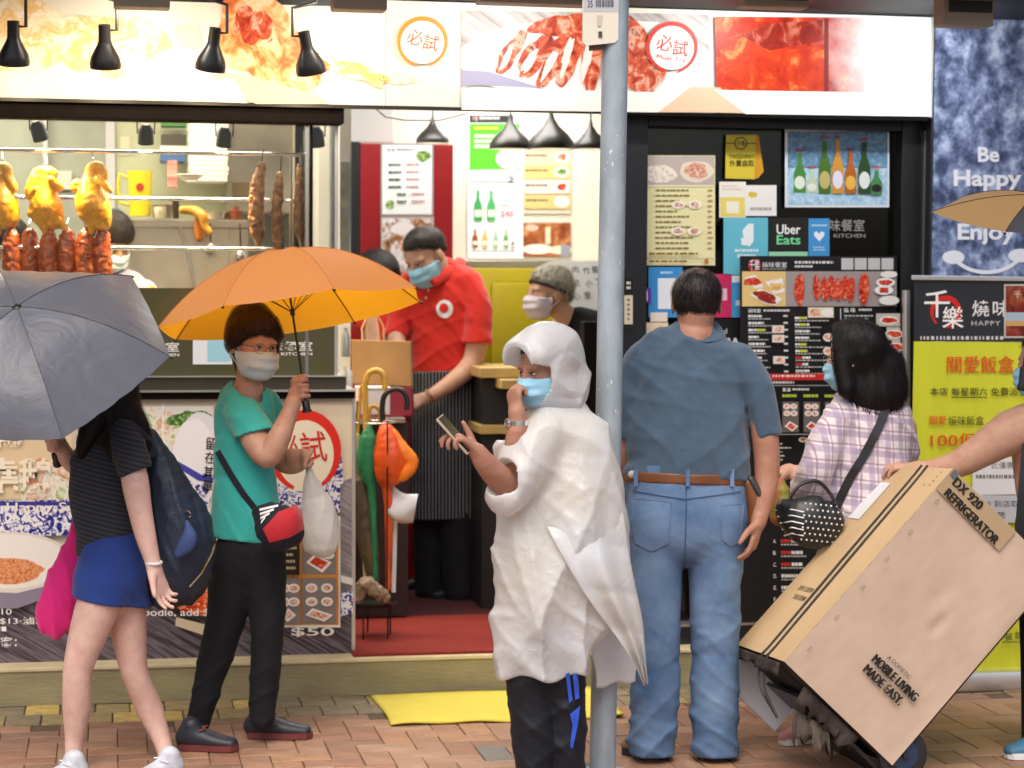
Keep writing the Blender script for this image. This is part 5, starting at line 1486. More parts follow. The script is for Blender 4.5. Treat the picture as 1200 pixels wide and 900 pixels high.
folded_umbrella('folded orange umbrella with black crook handle in the stand', [(450, 496, 0, 4), (454, 512, 0, 13), (458, 535, 0, 20), (456, 554, 0, 17), (452, 566, 0, 7), (455, 600, .0, 5), (455, 690, .0, 3)], [(449, 500, 0), (449, 488, 0)], [(449, 500, 0), (448, 478, 0), (451, 463, 0), (462, 456, 0), (473, 459, 0), (477, 470, 0), (476, 480, 0)], M_orf, M_blkp, 3.2, 2)
L = fS.loft([(462, 506, -.02, 4), (474, 530, -.02, 9), (483, 541, -.02, 8), (474, 556, -.02, 8), (464, 562, -.02, 4)])
o = sdf_obj('hanging_flap', Fn(lambda p: L(p) + folds(p, 22, .004, 8), L.lo - .01, L.hi + .01), .0055, M_orf2); tag(o, 'bright orange loose flap of cloth hanging from the folded orange umbrella', 'umbrella cloth')
folded_umbrella('folded green umbrella with honey wooden crook in the stand', [(432, 500, .02, 4), (431, 515, .02, 10), (430, 540, .02, 12), (432, 560, .02, 9), (436, 580, .02, 5), (440, 680, .02, 3)], [(430, 500, .02), (429, 480, .02)], [(429, 505, .02), (428, 470, .02), (428, 450, .02), (432, 438, .02), (441, 434, .02), (449, 439, .02), (451, 452, .02), (450, 458, .02)], mat('green_nylon', lin((40, 130, 84)), .5, var=.15, vscale=8), M_wd, 3.6, 3)
folded_umbrella('long dull brown umbrella leaning at the left of the stand', [(428, 545, .05, 5), (424, 580, .05, 12), (432, 640, .05, 12), (440, 690, .05, 5)], [(428, 545, .05), (430, 520, .05)], [(431, 520, .05), (432, 490, .05), (434, 478, .05), (440, 476, .05), (445, 482, .05), (446, 492, .05)], mat('brown_nylon', lin((92, 76, 56)), .4, var=.4, vscale=14), M_wd, 2.6, 4)
folded_umbrella('plain cream umbrella partly hidden behind the others in the stand', [(418, 510, .06, 4), (418, 540, .06, 8), (420, 560, .06, 5), (430, 690, .06, 3)], [(418, 510, .06), (419, 470, .06)], [(419, 512, .06), (421, 480, .06), (423, 455, .06), (427, 452, .06)], mat('cream_nylon', lin((206, 196, 150)), .5, var=.15, vscale=8), M_wd, 2.2, 5)
st = thing('umbrella_stand', 'low wire umbrella stand with dark drip tray beside the door panel', 'umbrella stand')
c = fS.p(436, 708, .03)
M_wire = mat('dark_wire', (.03, .025, .022), .4, metal=.5)
MB().lathe(c, (0, 0, 1), [(-.004, .001), (-.004, .10), (.012, .108), (.013, .104), (.0, .097), (.0, .001)], M_wire, 28, False).build('drip_tray', st, smooth=True)
for k in range(5):
    an = 2 * math.pi * k / 5 + .4
    e = c + np.array([math.cos(an) * .09, math.sin(an) * .09, 0])
    MB().tube([e, [e[0], e[1], STEP + .013]], .004, M_wire, 6).build('leg', st)
for k in range(4):
    an = 2 * math.pi * k / 4 + .6
    e = c + np.array([math.cos(an) * .095, math.sin(an) * .095, 0.01])
    MB().tube([e, e + [0, 0, .78]], .0035, M_wire, 6).build('upright', st)
ring = [c + np.array([math.cos(t_) * .095, math.sin(t_) * .095, .78]) for t_ in np.linspace(0, 2 * math.pi, 25)]
MB().tube(ring, .004, M_alu, 6).build('top_ring', st)
L = fS.loft([(420, 700, -.05, 7), (428, 684, -.06, 9), (440, 692, -.06, 9), (452, 700, -.05, 7)])
o = sdf_obj('plastic_sleeves', Fn(lambda p: L(p) + folds(p, 45, .012, 8, warp=1.2), L.lo - .02, L.hi + .02), .005, mat('dull_film', lin((150, 128, 104)), .3, var=.4, vscale=25)); tag(o, 'crumpled used umbrella film lying in the drip tray', 'plastic film')
o = MB().tube([fS.p(463, 600, .05), fS.p(461, 694, .05)], .011, M_white, 10).build('white_rod', None, smooth=True); tag(o, 'white rod standing beside the umbrella stand', 'rod')
mb = MB(); k_ = 8
pts = [[fS.p(460 + 30 * u_ - 6 * v_, 568 + 14 * u_ + 34 * v_ + 4 * math.sin(u_ * 4), .0 + .02 * math.sin(v_ * 5 + u_ * 3)) for u_ in np.linspace(0, 1, k_)] for v_ in np.linspace(0, 1, k_)]
vs = [p for r in pts for p in r]; fs = [(i * k_ + j, i * k_ + j + 1, (i + 1) * k_ + j + 1, (i + 1) * k_ + j) for i in range(k_ - 1) for j in range(k_ - 1)]
o = mb.add(vs, fs, mat('paper_white', (.72, .72, .72), .7)).build('paper_sheet', None, smooth=True); tag(o, 'loose white sheet of paper hanging beside the umbrella stand', 'paper')
sm = o.modifiers.new('thickness', 'SOLIDIFY'); sm.thickness = .0015

# ------------------------------------------------------------------ yellow mat on the pavement
M_mat = mat('yellow_mat', lin((216, 200, 78)), .8, var=.05, vscale=6, bump=.12, bscale=220)
a, b = G(460, 851), G(437, 815)
x0, x1, y0, y1 = -.575, .335, -.60, -.03
mb = MB(); nx, ny = 46, 20
vs, fs = [], []
rg = np.random.default_rng(4)
for j in range(ny + 1):
    for i in range(nx + 1):
        u_, v_ = i / nx, j / ny
        z = .012 + .0015 * math.sin(u_ * 9 + v_ * 4) + .006 * max(0, (u_ - .94) / .06) + .004 * max(0, (.05 - v_) / .05) * (1 + math.sin(u_ * 21))
        edge = min(u_ * nx, (1 - u_) * nx, v_ * ny, (1 - v_) * ny)
        if edge < .5: z -= .003
        vs.append((x0 + (x1 - x0) * u_ + .006 * math.sin(v_ * 5), y0 + (y1 - y0) * v_ + .006 * math.sin(u_ * 7), z))
fs = [(j * (nx + 1) + i, j * (nx + 1) + i + 1, (j + 1) * (nx + 1) + i + 1, (j + 1) * (nx + 1) + i) for j in range(ny) for i in range(nx)]
o = mb.add(vs, fs, M_mat).build('door_mat', None, smooth=True); tag(o, 'yellow rubber mat lying on the brick pavement below the step', 'mat')
sm = o.modifiers.new('thickness', 'SOLIDIFY'); sm.thickness = .009; sm.offset = -1

# ------------------------------------------------------------------ grey pole
M_galv = mat('galvanised_steel', lin((172, 184, 190)), .5, metal=.12, var=.12, vscale=16, stretch=(1, 1, .35), bump=.05, bscale=120, rvar=.12, vcol=lin((138, 150, 158)))
DPole = 7.1
top, bot = U(722.5, -40, DPole), U(706, 905, DPole)
dr = (top - bot) / (top - bot)[2]
pole = thing('street_pole', 'galvanised grey steel pole standing in front of the shop door', 'pole')
base = bot - dr * bot[2]
MB().tube([base + dr * z for z in np.linspace(0, 3.6, 30)], 15.4 * DPole / FPX, M_galv, 32).build('pole_tube', pole, smooth=True)
MB().lathe(base, (0, 0, 1), [(.0, .12), (.012, .12), (.013, .05)], M_galv, 24).build('base_flange', pole)
rg = random.Random(2)
M_scr = mat('paint_scrap', (.7, .72, .72), .7)
mb = MB()
for k in range(46):
    z = rg.choice([rg.uniform(1.0, 1.35), rg.uniform(1.6, 2.2), rg.uniform(.3, 1.0)]); an = math.radians(rg.uniform(200, 340))
    c = base + dr * z; r = 15.4 * DPole / FPX + .0006
    w, h = rg.uniform(.03, .12), rg.uniform(.001, .007)
    q4 = [c + np.array([r * math.cos(an + s_ * w), r * math.sin(an + s_ * w), t_ * h + rg.uniform(-.001, .001)]) for s_, t_ in ((-.5, -1), (.5, -1), (.5, 1), (-.5, 1))]
    mb.add(q4, [(0, 1, 2, 3)], M_scr)
mb.build('scuffs', pole)
sg = thing('pole_sign', 'small white number plate fixed high on the grey pole', 'sign')
Ys = U(705, 30, DPole - .06)[1]
q0 = [(683.5, -60), (726, -60), (724.5, 46), (721, 50), (687, 53.5), (683, 50)]
f_ = [P(x, y, Ys) for x, y in q0]; bk = [p + np.array([0, .012, 0]) for p in f_]
MB().add(f_ + bk, [(5, 4, 3, 2, 1, 0), (6, 7, 8, 9, 10, 11)] + [(i, (i + 1) % 6, (i + 1) % 6 + 6, i + 6) for i in range(6)], mat('plate_cream', lin((236, 228, 206)), .4)).build('plate', sg, merge=True)
pr = Print(Ys); pr.rect(684, -60, 725, 14, 'c4c4c8').text('35', 688.5, .5, 694.5, 9, '4c4c54', .02); pr.lines(698, 0, 719, 9, 1, '6c6c74', .9, 4, .02, 4)
pr.poly([(699, 18), (706, 18), (704, 31), (700, 31)], 'd4c4b0').rect(701, 37, 705.5, 44, '54504c'); pr.build('print', sg)
MB().hexa(q([(690, 60), (708, 58), (708, 50), (690, 50)], Ys + .05), q([(690, 60), (708, 58), (708, 50), (690, 50)], Ys + .013), mat('bracket_brown', lin((90, 60, 50)), .5)).build('bracket', sg)

# ------------------------------------------------------------------ refrigerator carton on a hand trolley
ax_a, ax_b, ax_c = np.array([.689, .055, .722]), np.array([.724, -.033, -.689]), np.array([-.014, .998, -.063])
kb = 7.05 / 7.15
la, lb, lc = .895 * kb, .5334 * kb, .5223 * kb
Cc = U(1045.6, 897, 7.05)
Bc = Cc - lb * ax_b
def BX(a, b, c): return Bc + ax_a * (a * la) + ax_b * (b * lb) + ax_c * (c * lc)
M_card = mat('carton_board', lin((184, 162, 142)), .8, var=.09, vscale=4, bump=.2, bscale=9, spec=.2)
M_tape = mat('packing_tape', lin((168, 144, 110)), .3, spec=.5)
M_dirty = mat('torn_dirty_board', lin((62, 53, 45)), .85, var=.6, vscale=14, vcol=lin((30, 25, 22)), bump=.5, bscale=40)
box = thing('refrigerator_carton', 'large brown cardboard carton lettered DX 920 REFRIGERATOR tipped on a trolley', 'box')
# six panels: the big face gets a dented grid
n = 34
vs = []
rg = np.random.default_rng(8)
for i in range(n + 1):
    for j in range(n + 1):
        a, b = i / n, j / n
        d = .004 * math.sin(a * 5 + 1) * math.sin(b * 4) - .012 * math.exp(-((a - .52) ** 2 + (b - .62) ** 2) / .0012) - .006 * math.exp(-((a - .62) ** 2 + (b - .5) ** 2) / .002) + .002 * rg.normal() * .4
        e = min(a, 1 - a, b, 1 - b) * n
        if e < .5: d = 0
        if b < .5 / n: d = .002 * math.sin(a * 60)
        vs.append(BX(a, b, 0) + ax_c * (-d))
fs = [(i * (n + 1) + j, i * (n + 1) + j + 1, (i + 1) * (n + 1) + j + 1, (i + 1) * (n + 1) + j) for i in range(n) for j in range(n)]
mb = MB().add(vs, fs, M_card)
mb.add([BX(0, 0, 0), BX(1, 0, 0), BX(1, 0, 1), BX(0, 0, 1)], [(0, 1, 2, 3)], mat('carton_board_light', lin((194, 166, 126)), .75, var=.06, vscale=5, bump=.1, bscale=9, spec=.2))
mb.add([BX(1, 0, 0), BX(1, 1, 0), BX(1, 1, 1), BX(1, 0, 1)], [(0, 1, 2, 3)], M_card)
mb.add([BX(0, 1, 0), BX(0, 1, 1), BX(1, 1, 1), BX(1, 1, 0)], [(0, 1, 2, 3)], M_card)
mb.add([BX(0, 0, 1), BX(1, 0, 1), BX(1, 1, 1), BX(0, 1, 1)], [(0, 1, 2, 3)], M_card)
mb.add([BX(0, 0, 0), BX(0, 0, 1), BX(0, 1, 1), BX(0, 1, 0)], [(0, 1, 2, 3)], M_dirty)
mb.build('carton', box, smooth=True)
# map photo positions on the big face
def onface(c=-.002):
    nrm = -ax_c
    def fn(x, y):
        d = FWD + (x - 600) / FPX * RIGHT - (y - 450) / FPX * UP
        t_ = ((Bc - CAM) @ nrm) / (d @ nrm)
        return CAM + d * t_
    return fn
class FacePrint(Print):
    """lettering laid out along the box edges: s runs along B->C, t down from the far end"""
    pass
def face_uv(u_, v_):           # u along ax_b (0..1), v from the upper end down along -ax_a (0..1)
    return BX(1 - v_, u_, 0)
pr = Print(fn=face_uv, out=-ax_c, step=.0007); pr.k = 9
pr.rect(.0, .004, .60, .105, M_tape)
for dx in (0, .0035, .007):
    pr.text('DX 920', .055 + dx, .012, .305 + dx, .048, '2a2622').text('REFRIGERATOR', .06 + dx, .066, .54 + dx, .102, '2a2622')
pr.rect(.005, .0, .05, .028, '5c6468')
pr.part('product_name', box)
pr.text('DOMETIC', .53, .70, .70, .716, '4a443c', .0)
pr.poly([(.49, .716), (.505, .70), (.518, .716), (.511, .716), (.504, .708), (.496, .718)], '4a443c')
for dx in (0, .0035, .007):
    pr.text('MOBILE LIVING', .42 + dx, .732, .815 + dx, .768, '2a2622').text('MADE EASY.', .42 + dx, .783, .755 + dx, .819, '2a2622')
pr.part('slogan', box)
for v_ in (.14, .30, .44, .585, .74, .90):
    pr.part('staple_mark', box); pr.ring(.055, v_, .008, .008, .003, '7c6a54', 0, 180, 10); pr.rect(.045, v_, .05, v_ + .016, '7c6a54'); pr.rect(.06, v_, .065, v_ + .016, '7c6a54')
pr.part('staple_mark', box)
for u_ in (.33, .60):
    pr.part('crease_line', box)
    pr.rect(u_, .78, u_ + .003, .998, 'c2a684')
pr.build('printing', box)
def side_uv(u_, v_):           # light narrow face
    return BX(1 - v_, 0, u_)
pr = Print(fn=side_uv, out=-ax_b, step=.0007)
pr.text('MOBILE LIVING', .52, .66, .80, .685, '4a4034', .02).text('MADE EASY.', .52, .705, .76, .73, '4a4034', .02)
pr.part('slogan', box); pr.lines(.12, .02, .42, .11, 4, '7c6a50', .2, 4, .6, 4)
pr.part('side_print', box)
pr.rect(.78, .10, .995, .30, 'dcdcda')
pr.build('printing', box)
M_strap = mat('black_strap', (.014, .014, .016), .5)
for c_ in (.40, .30):
    w = .012
    pts = [BX(1.004, -.006, c_ + .12), BX(.9, -.006, c_ + .10), BX(.5, -.010, c_ + .06), BX(.05, -.006, c_ + .02), BX(-.006, -.004, c_ + .02), BX(-.10, .10, c_ - .02), BX(-.16, .28, .2)]
    MB().tube(smooth_pts(pts, 3), .0042, M_strap, 6).build('cord', box)
# torn base: white inner sheet and ragged dirty flaps
MB().hexa([BX(-.012, 0.02, 1.0), BX(-.012, .62, 1.0), BX(-.012, .62, .22), BX(-.012, .04, .22)], [BX(-.001, 0.02, 1.0), BX(-.001, .62, 1.0), BX(-.001, .62, .22), BX(-.001, .04, .22)], M_dirty).build('base_board', box)
MB().hexa([BX(-.15, -.02, 1.02), BX(-.15, .6, 1.02), BX(-.15, .6, .98), BX(-.15, -.02, .98)], [BX(-.01, -.02, 1.02), BX(-.01, .6, 1.02), BX(-.01, .6, .98), BX(-.01, -.02, .98)], mat('white_core_board', (.66, .68, .72), .6)).build('white_sheet', box)
def ragged(name, base_pts, seed, m_, parent, nseg=14):
    rg = random.Random(seed)
    vs, fs = [], []
    for i in range(nseg + 1):
        t_ = i / nseg
        a = base_pts[0] * (1 - t_) + base_pts[1] * t_; b = base_pts[3] * (1 - t_) + base_pts[2] * t_
        k = rg.uniform(.55, 1.08); sw = np.array([rg.uniform(-.012, .012), rg.uniform(-.02, .02), 0])
        for s_ in (0, .35, .7, 1):
            vs.append(a + (b - a) * s_ * k + sw * s_)
    for i in range(nseg):
        for j in range(3):
            fs.append((i * 4 + j, i * 4 + j + 1, (i + 1) * 4 + j + 1, (i + 1) * 4 + j))
    o = MB().add(vs, fs, m_).build(name, parent, smooth=True)
    s_ = o.modifiers.new('t', 'SOLIDIFY'); s_.thickness = .004
    return o
dn = np.array([0, 0, -1.])
ragged('torn_flap', [BX(-.01, .22, .04), BX(-.01, .72, .03), BX(-.08, .72, .03), BX(-.11, .25, .05)], 3, M_dirty, box)
ragged('torn_flap', [BX(-.10, .28, .1), BX(-.06, .55, .08), BX(-.06, .55, .08) + dn * .09, BX(-.10, .28, .1) + dn * .13], 5, mat('pale_torn_board', lin((84, 76, 66)), .85, var=.5, vscale=12), box)
ragged('torn_flap', [BX(-.01, .0, .05), BX(-.01, .0, .98), BX(-.05, .03, .98), BX(-.06, .04, .05)], 6, M_dirty, box)
tr = thing('hand_trolley', 'blue-wheeled hand trolley under the tipped refrigerator carton', 'trolley')
M_tr = mat('trolley_steel', (.05, .05, .055), .4, metal=.7)
for c_ in (.16, .84):
    MB().tube([BX(-.05, 1.05, c_), BX(1.25, 1.05, c_)], .013, M_tr, 10).build('rail', tr, smooth=True)
for a_ in (.15, .5, .85):
    MB().tube([BX(a_, 1.05, .16), BX(a_, 1.05, .84)], .009, M_tr, 8).build('crossbar', tr, smooth=True)
MB().hexa([BX(-.045, .3, .12), BX(-.045, 1.06, .12), BX(-.045, 1.06, .88), BX(-.045, .3, .88)], [BX(-.03, .3, .12), BX(-.03, 1.06, .12), BX(-.03, 1.06, .88), BX(-.03, .3, .88)], M_tr).build('toe_plate', tr)
wc = U(1066, 912, 7.05 + .0); 
M_rub = mat('black_rubber', (.012, .012, .013), .6); M_blu = mat('blue_hub', lin((28, 46, 74)), .5)
axl = ax_c
for k, off in enumerate((.04, .46)):
    c0 = BX(-.02, 1.16, 0) + axl * off
    c0 = np.array([c0[0], c0[1], .088])
    wh = MB().lathe(c0 - axl * .02, axl, [(0, .05), (0, .075), (.006, .086), (.034, .086), (.04, .075), (.04, .05)], M_rub, 28, False).build('wheel', tr, smooth=True)
    MB().lathe(c0 - axl * .022, axl, [(0, .001), (0, .05), (.004, .052), (.04, .052), (.044, .05), (.044, .001)], M_blu, 24, False).build('rim', wh, smooth=True)
MB().tube([np.array([BX(-.02, 1.16, 0)[0], 0, .088]) + [0, BX(-.02, 1.16, 0)[1] + .0, 0], np.array([BX(-.02, 1.16, 0)[0], BX(-.02, 1.16, 0)[1], .088]) + axl * .5], .01, M_tr, 8).build('axle', tr)
for c_ in (.16, .84):
    MB().tube([BX(.05, 1.05, c_), np.array([*(BX(-.02, 1.16, c_))[:2], .088])], .009, M_tr, 8).build('brace', tr)
o = ragged('rag', [BX(-.05, .35, .16), BX(-.05, .62, .14), BX(-.05, .62, .14) + dn * .1, BX(-.05, .35, .16) + dn * .05], 9, mat('black_rag', (.012, .012, .012), .8), None)
tag(o, 'black rag knotted under the torn carton base', 'rag')

# ------------------------------------------------------------------ people: shared anatomy
def skin_mat(name, c):
    return mat(name, lin(c), .55, var=.2, vscale=22, bump=.12, bscale=130, spec=.35, vcol=lin((c[0] - 14, c[1] - 22, c[2] - 22)), detail=8)
SK = {'fair': skin_mat('skin_fair', (206, 166, 144)), 'warm': skin_mat('skin_warm', (196, 156, 132)), 'tan': skin_mat('skin_tan', (174, 130, 108)), 'pale': skin_mat('skin_pale', (218, 184, 168))}
def cloth(name, c, rough=.85, var=.08, bump=.25, bscale=260, sheen=.3, vscale=10, **kw):
    return mat(name, lin(c), rough, var=var, vscale=vscale, bump=bump, bscale=bscale, sheen=sheen * min(1, sum(c) / 300) ** 2, spec=.25, **kw)
def hair_mat(name, c, rough=.55):
    return mat(name, lin(c), rough, var=.35, vscale=60, stretch=(1, 1, .25), bump=.35, bscale=180, spec=.25)
H_black = hair_mat('hair_black', (24, 20, 20)); H_brown = hair_mat('hair_dark_brown', (44, 26, 24)); H_silver = hair_mat('hair_bleached', (128, 124, 112), .6)
LOCK = {'hair_black': hair_mat('lock_black', (52, 45, 44), .35), 'hair_dark_brown': hair_mat('lock_brown', (56, 38, 34), .45), 'hair_bleached': hair_mat('lock_bleached', (182, 178, 162), .5)}
M_mask = mat('mask_blue', lin((150, 202, 226)), .75, var=.04, vscale=20, bump=.1, bscale=200)
M_mask_pale = mat('mask_pale', lin((196, 214, 224)), .75, var=.05, vscale=20, bump=.1, bscale=200)
M_mask_grey = mat('mask_grey', lin((196, 188, 196)), .75, var=.05, vscale=20, bump=.1, bscale=200)
M_earloop = mat('mask_loop', (.7, .72, .74), .7)
M_eye = mat('eye_white', (.6, .56, .53), .25); M_iris = mat('iris_dark', (.012, .008, .006), .15); M_brow = mat('eyebrow', (.02, .014, .012), .8)
class Head:
    """skull, face, ears and neck root in a local frame: x left, y forward, z up, head height = 1"""
    def __init__(s, c, H, yaw, pitch=0.0, roll=0.0, female=False):
        s.c, s.H = np.asarray(c, float), H
        ya, pi_, ro = map(math.radians, (yaw, pitch, roll))
        fh = FWD - FWD[2] * np.array([0, 0, 1.]); fh /= np.linalg.norm(fh)
        rt = np.cross(fh, [0, 0, 1.])
        y = math.sin(ya) * rt - math.cos(ya) * fh
        z = np.array([0, 0, 1.])
        y, z = y * math.cos(pi_) + z * math.sin(pi_), z * math.cos(pi_) - y * math.sin(pi_)
        x = np.cross(y, z)
        x, z = x * math.cos(ro) + z * math.sin(ro), z * math.cos(ro) - x * math.sin(ro)
        s.R = np.array([x, y, z])
        s.female = female
        s.lo, s.hi = s.c - H * .62, s.c + H * .62
    def w(s, q): return s.c + (np.asarray(q, float) * s.H) @ s.R
    def loc(s, p): return ((p - s.c) @ s.R.T) / s.H
    def face(s, q):
        """distance in head units"""
        def el(c, r):
            r = np.asarray(r); return (np.linalg.norm((q - c) / r, axis=1) - 1) * r.min()
        def cap(a, b, ra, rb_):
            a = np.asarray(a, float); b = np.asarray(b, float); ab = b - a
            t = np.clip((q - a) @ ab / (ab @ ab), 0, 1)
            return np.linalg.norm(q - (a + t[:, None] * ab), axis=1) - (ra + t * (rb_ - ra))
        ax_ = q.copy(); ax_[:, 0] = np.abs(ax_[:, 0])
        qm = ax_
        def elm(c, r):
            r = np.asarray(r); return (np.linalg.norm((qm - c) / r, axis=1) - 1) * r.min()
        jw = .18 if s.female else .20
        d = el((0, -.06, .13), (.335, .40, .37))
        d = smin(d, el((0, .12, -.10), (.265, .26, .36)), .10)
        d = smin(d, el((0, .17, -.34), (jw, .18, .16)), .10)
        d = smin(d, elm((.17, .2, -.12), (.10, .12, .11)), .08)
        d = smin(d, elm((.11, .31, .075), (.12, .055, .04)), .05)
        d = smax(d, -elm((.125, .40, .0), (.075, .055, .045)), .05)
        d = smin(d, cap((0, .37, .03), (0, .44, -.13), .028, .05), .05)
        d = smin(d, elm((.045, .405, -.15), (.04, .04, .03)), .03)
        d = smin(d, el((0, .375, -.275), (.095, .05, .026)), .03)
        d = smin(d, elm((.345, -.03, -.03), (.03, .085, .125)), .03)
        return d
    def __call__(s, p):
        return s.face(s.loc(p)) * s.H
    def neck(s, to, r=.24, r2=.27):
        a = s.w((0, -.10, -.18)); b = np.asarray(to, float)
        return Loft([a, (a + b) / 2, b], np.array([r, r * .98, r2]) * s.H, np.array([r, r * .98, r2]) * s.H)
    # -- pieces that sit on the head
    def eyes(s, parent):
        for sx in (-1, 1):
            MB().ball(s.w((sx * .125, .343, -.004)), np.array([.052, .028, .017]) * s.H, M_eye, 12, 8, s.R).ball(s.w((sx * .125, .358, -.003)), np.array([.026, .018, .017]) * s.H, M_iris, 10, 6, s.R).build('eye', parent, smooth=True)
            MB().tube([s.w((sx * (.068 + .03 * k), .372 - .008 * k, .012 + .008 * math.sin(k * 1.05))) for k in range(4)], .007 * s.H, M_brow, 6).build('eyelid', parent, smooth=True)
            pts = [s.w((sx * (.05 + .035 * k), .372 - .013 * k, .085 + .012 * math.sin(k * 1.1))) for k in range(5)]
            MB().tube(pts, [.006 * s.H, .010 * s.H, .010 * s.H, .008 * s.H, .004 * s.H], M_brow, 6).build('eyebrow', parent, smooth=True)
    def mask(s, parent, m_, top=-.045, bottom=-.5, h=.0035):
        def f(p):
            q = s.loc(p)
            qq = q.copy(); qq[:, 1] -= .0
            base = s.face(q)
            # tent the sheet over nose and chin
            el_ = np.linalg.norm((q - np.array([0, .16, -.24])) / np.array([.27, .30, .27]), axis=1)
            d = smin(base, (el_ - 1) * .27, .12) - .018
            d = d + .011 * np.abs(np.sin(q[:, 2] * 21)) * np.clip((.27 - np.abs(q[:, 0])) / .06, 0, 1)
            top_l = top - .30 * np.abs(q[:, 0]) * .35 - .0
            d = np.maximum(d, q[:, 2] - (top_l + .0))
            d = np.maximum(d, bottom + .25 * np.maximum(.3 - q[:, 1], 0) - q[:, 2])
            d = np.maximum(d, .07 + .0 * q[:, 0] - q[:, 1])
            d = np.maximum(d, -(base - .004))
            return d * s.H
        o = sdf_obj('face_mask', Fn(f, s.lo - .02, s.hi + .03), h, m_, parent)
        for sx in (-1, 1):
            for z0, z1 in ((-.09, .06), (-.36, -.12)):
                a = s.w((sx * .265, .10, z0)); m1 = s.w((sx * .335, .06, (z0 + z1) / 2)); b = s.w((sx * .37, -.06, z1))
                MB().tube(smooth_pts([a, m1, b], 3), .0016, M_earloop, 5).build('ear_loop', o)
        return o
    def glasses(s, parent, m_):
        mb = MB()
        for sx in (-1, 1):
            ring = [s.w((sx * .135 + .1 * math.cos(t), .43, -.01 + .075 * math.sin(t))) for t in np.linspace(0, 2 * math.pi, 17)]
            mb.tube(ring, .0008, m_, 5)
            mb.tube([s.w((sx * .235, .42, .01)), s.w((sx * .35, .2, .03)), s.w((sx * .37, -.05, .03))], .0013, m_, 5)
        mb.tube([s.w((-.035, .44, .0)), s.w((.035, .44, .0))], .0013, m_, 5)
        return mb.build('glasses', parent)
    def hair_fn(s, a=.03, b=.7, thick=.045, curl=.0, ear=True, seed=1, top=0.0):
        def f(p):
            q = s.loc(p)
            r = np.array([.335 + thick, .40 + thick, .37 + thick + top])
            d = (np.linalg.norm((q - np.array([0, -.06, .13])) / r, axis=1) - 1) * r.min()
            d = d + .014 * vnoise(q * np.array([7, 7, 7]), seed)
            cut = (a + b * q[:, 1] + .02 * vnoise(q * 8, seed + 5)) - q[:, 2]
            if not ear: cut = np.maximum(cut, -9)
            return smax(d, cut * .8, .11) * s.H
        return Fn(f, s.lo - .03, s.hi + .03)
def strands(name, fn, n, length, m_, parent, flow, width=.0022, seed=0, off=.001, jit=.25, steps=6, h=.012, lo=None, hi=None, cond=None):
    """fine locks combed over a hair volume"""
    rg = np.random.default_rng(seed)
    vs, fs = sdf_arrays(fn, h, lo, hi, 0)
    if not len(vs): return None
    P0 = vs[rg.integers(0, len(vs), n)] + rg.normal(0, h * .3, (n, 3))
    if cond is not None:
        P0 = P0[cond(P0)]
    n = len(P0)
    if n == 0: return None
    wd = rg.uniform(.5, 1.3, n) * width
    ln = rg.uniform(.5, 1.2, n) * length
    rj = rg.normal(0, jit, (n, 3))
    of = off + rg.uniform(0, .0065, n)
    def grad(p):
        e = .003; g = np.zeros_like(p)
        for k in range(3):
            dp = np.zeros(3); dp[k] = e
            g[:, k] = fn(p + dp) - fn(p - dp)
        return g / (np.linalg.norm(g, axis=1)[:, None] + 1e-9)
    L, Rr = [], []
    p = P0
    for k in range(steps + 1):
        g = grad(p)
        d = fn(p)
        p = p - g * np.clip(d - of, -.02, .02)[:, None]
        fl = flow(p) + rj
        t = fl - (fl * g).sum(1)[:, None] * g
        t /= np.linalg.norm(t, axis=1)[:, None] + 1e-9
        sd_ = np.cross(t, g)
        w = (wd * (1 - .75 * (k / steps) ** 2))[:, None]
        L.append(p - sd_ * w / 2); Rr.append(p + sd_ * w / 2)
        p = p + t * (ln / steps)[:, None]
    V = np.stack([np.stack(L, 1), np.stack(Rr, 1)], 2).reshape(-1, 3)      # n, steps+1, 2
    base = (np.arange(n) * (steps + 1) * 2)[:, None]
    ff = []
    for k in range(steps):
        i0 = base + k * 2
        ff.append(np.concatenate([i0, i0 + 1, i0 + 3, i0 + 2], 1))
    F = np.concatenate(ff, 0)
    return mesh_obj(name, V, F, m_, parent, smooth=True)
def comb(head, down=.8):
    """short hair: away from the crown and down"""
    crown = head.w((0, -.22, .46)); up = head.R[2]
    def fl(p):
        v = p - crown
        v = v / (np.linalg.norm(v, axis=1)[:, None] + 1e-9)
        return v - up * down
    return fl
def make_hair(head, parent, m_, fn, n=900, length=.05, width=.002, seed=0, down=.5, h=.006, jit=.3):
    o = sdf_obj('hair', fn, h, m_, parent)
    strands('hair_locks', fn, n, length, LOCK.get(m_.name, m_), o, comb(head, down), width, seed, jit=jit)
    return o
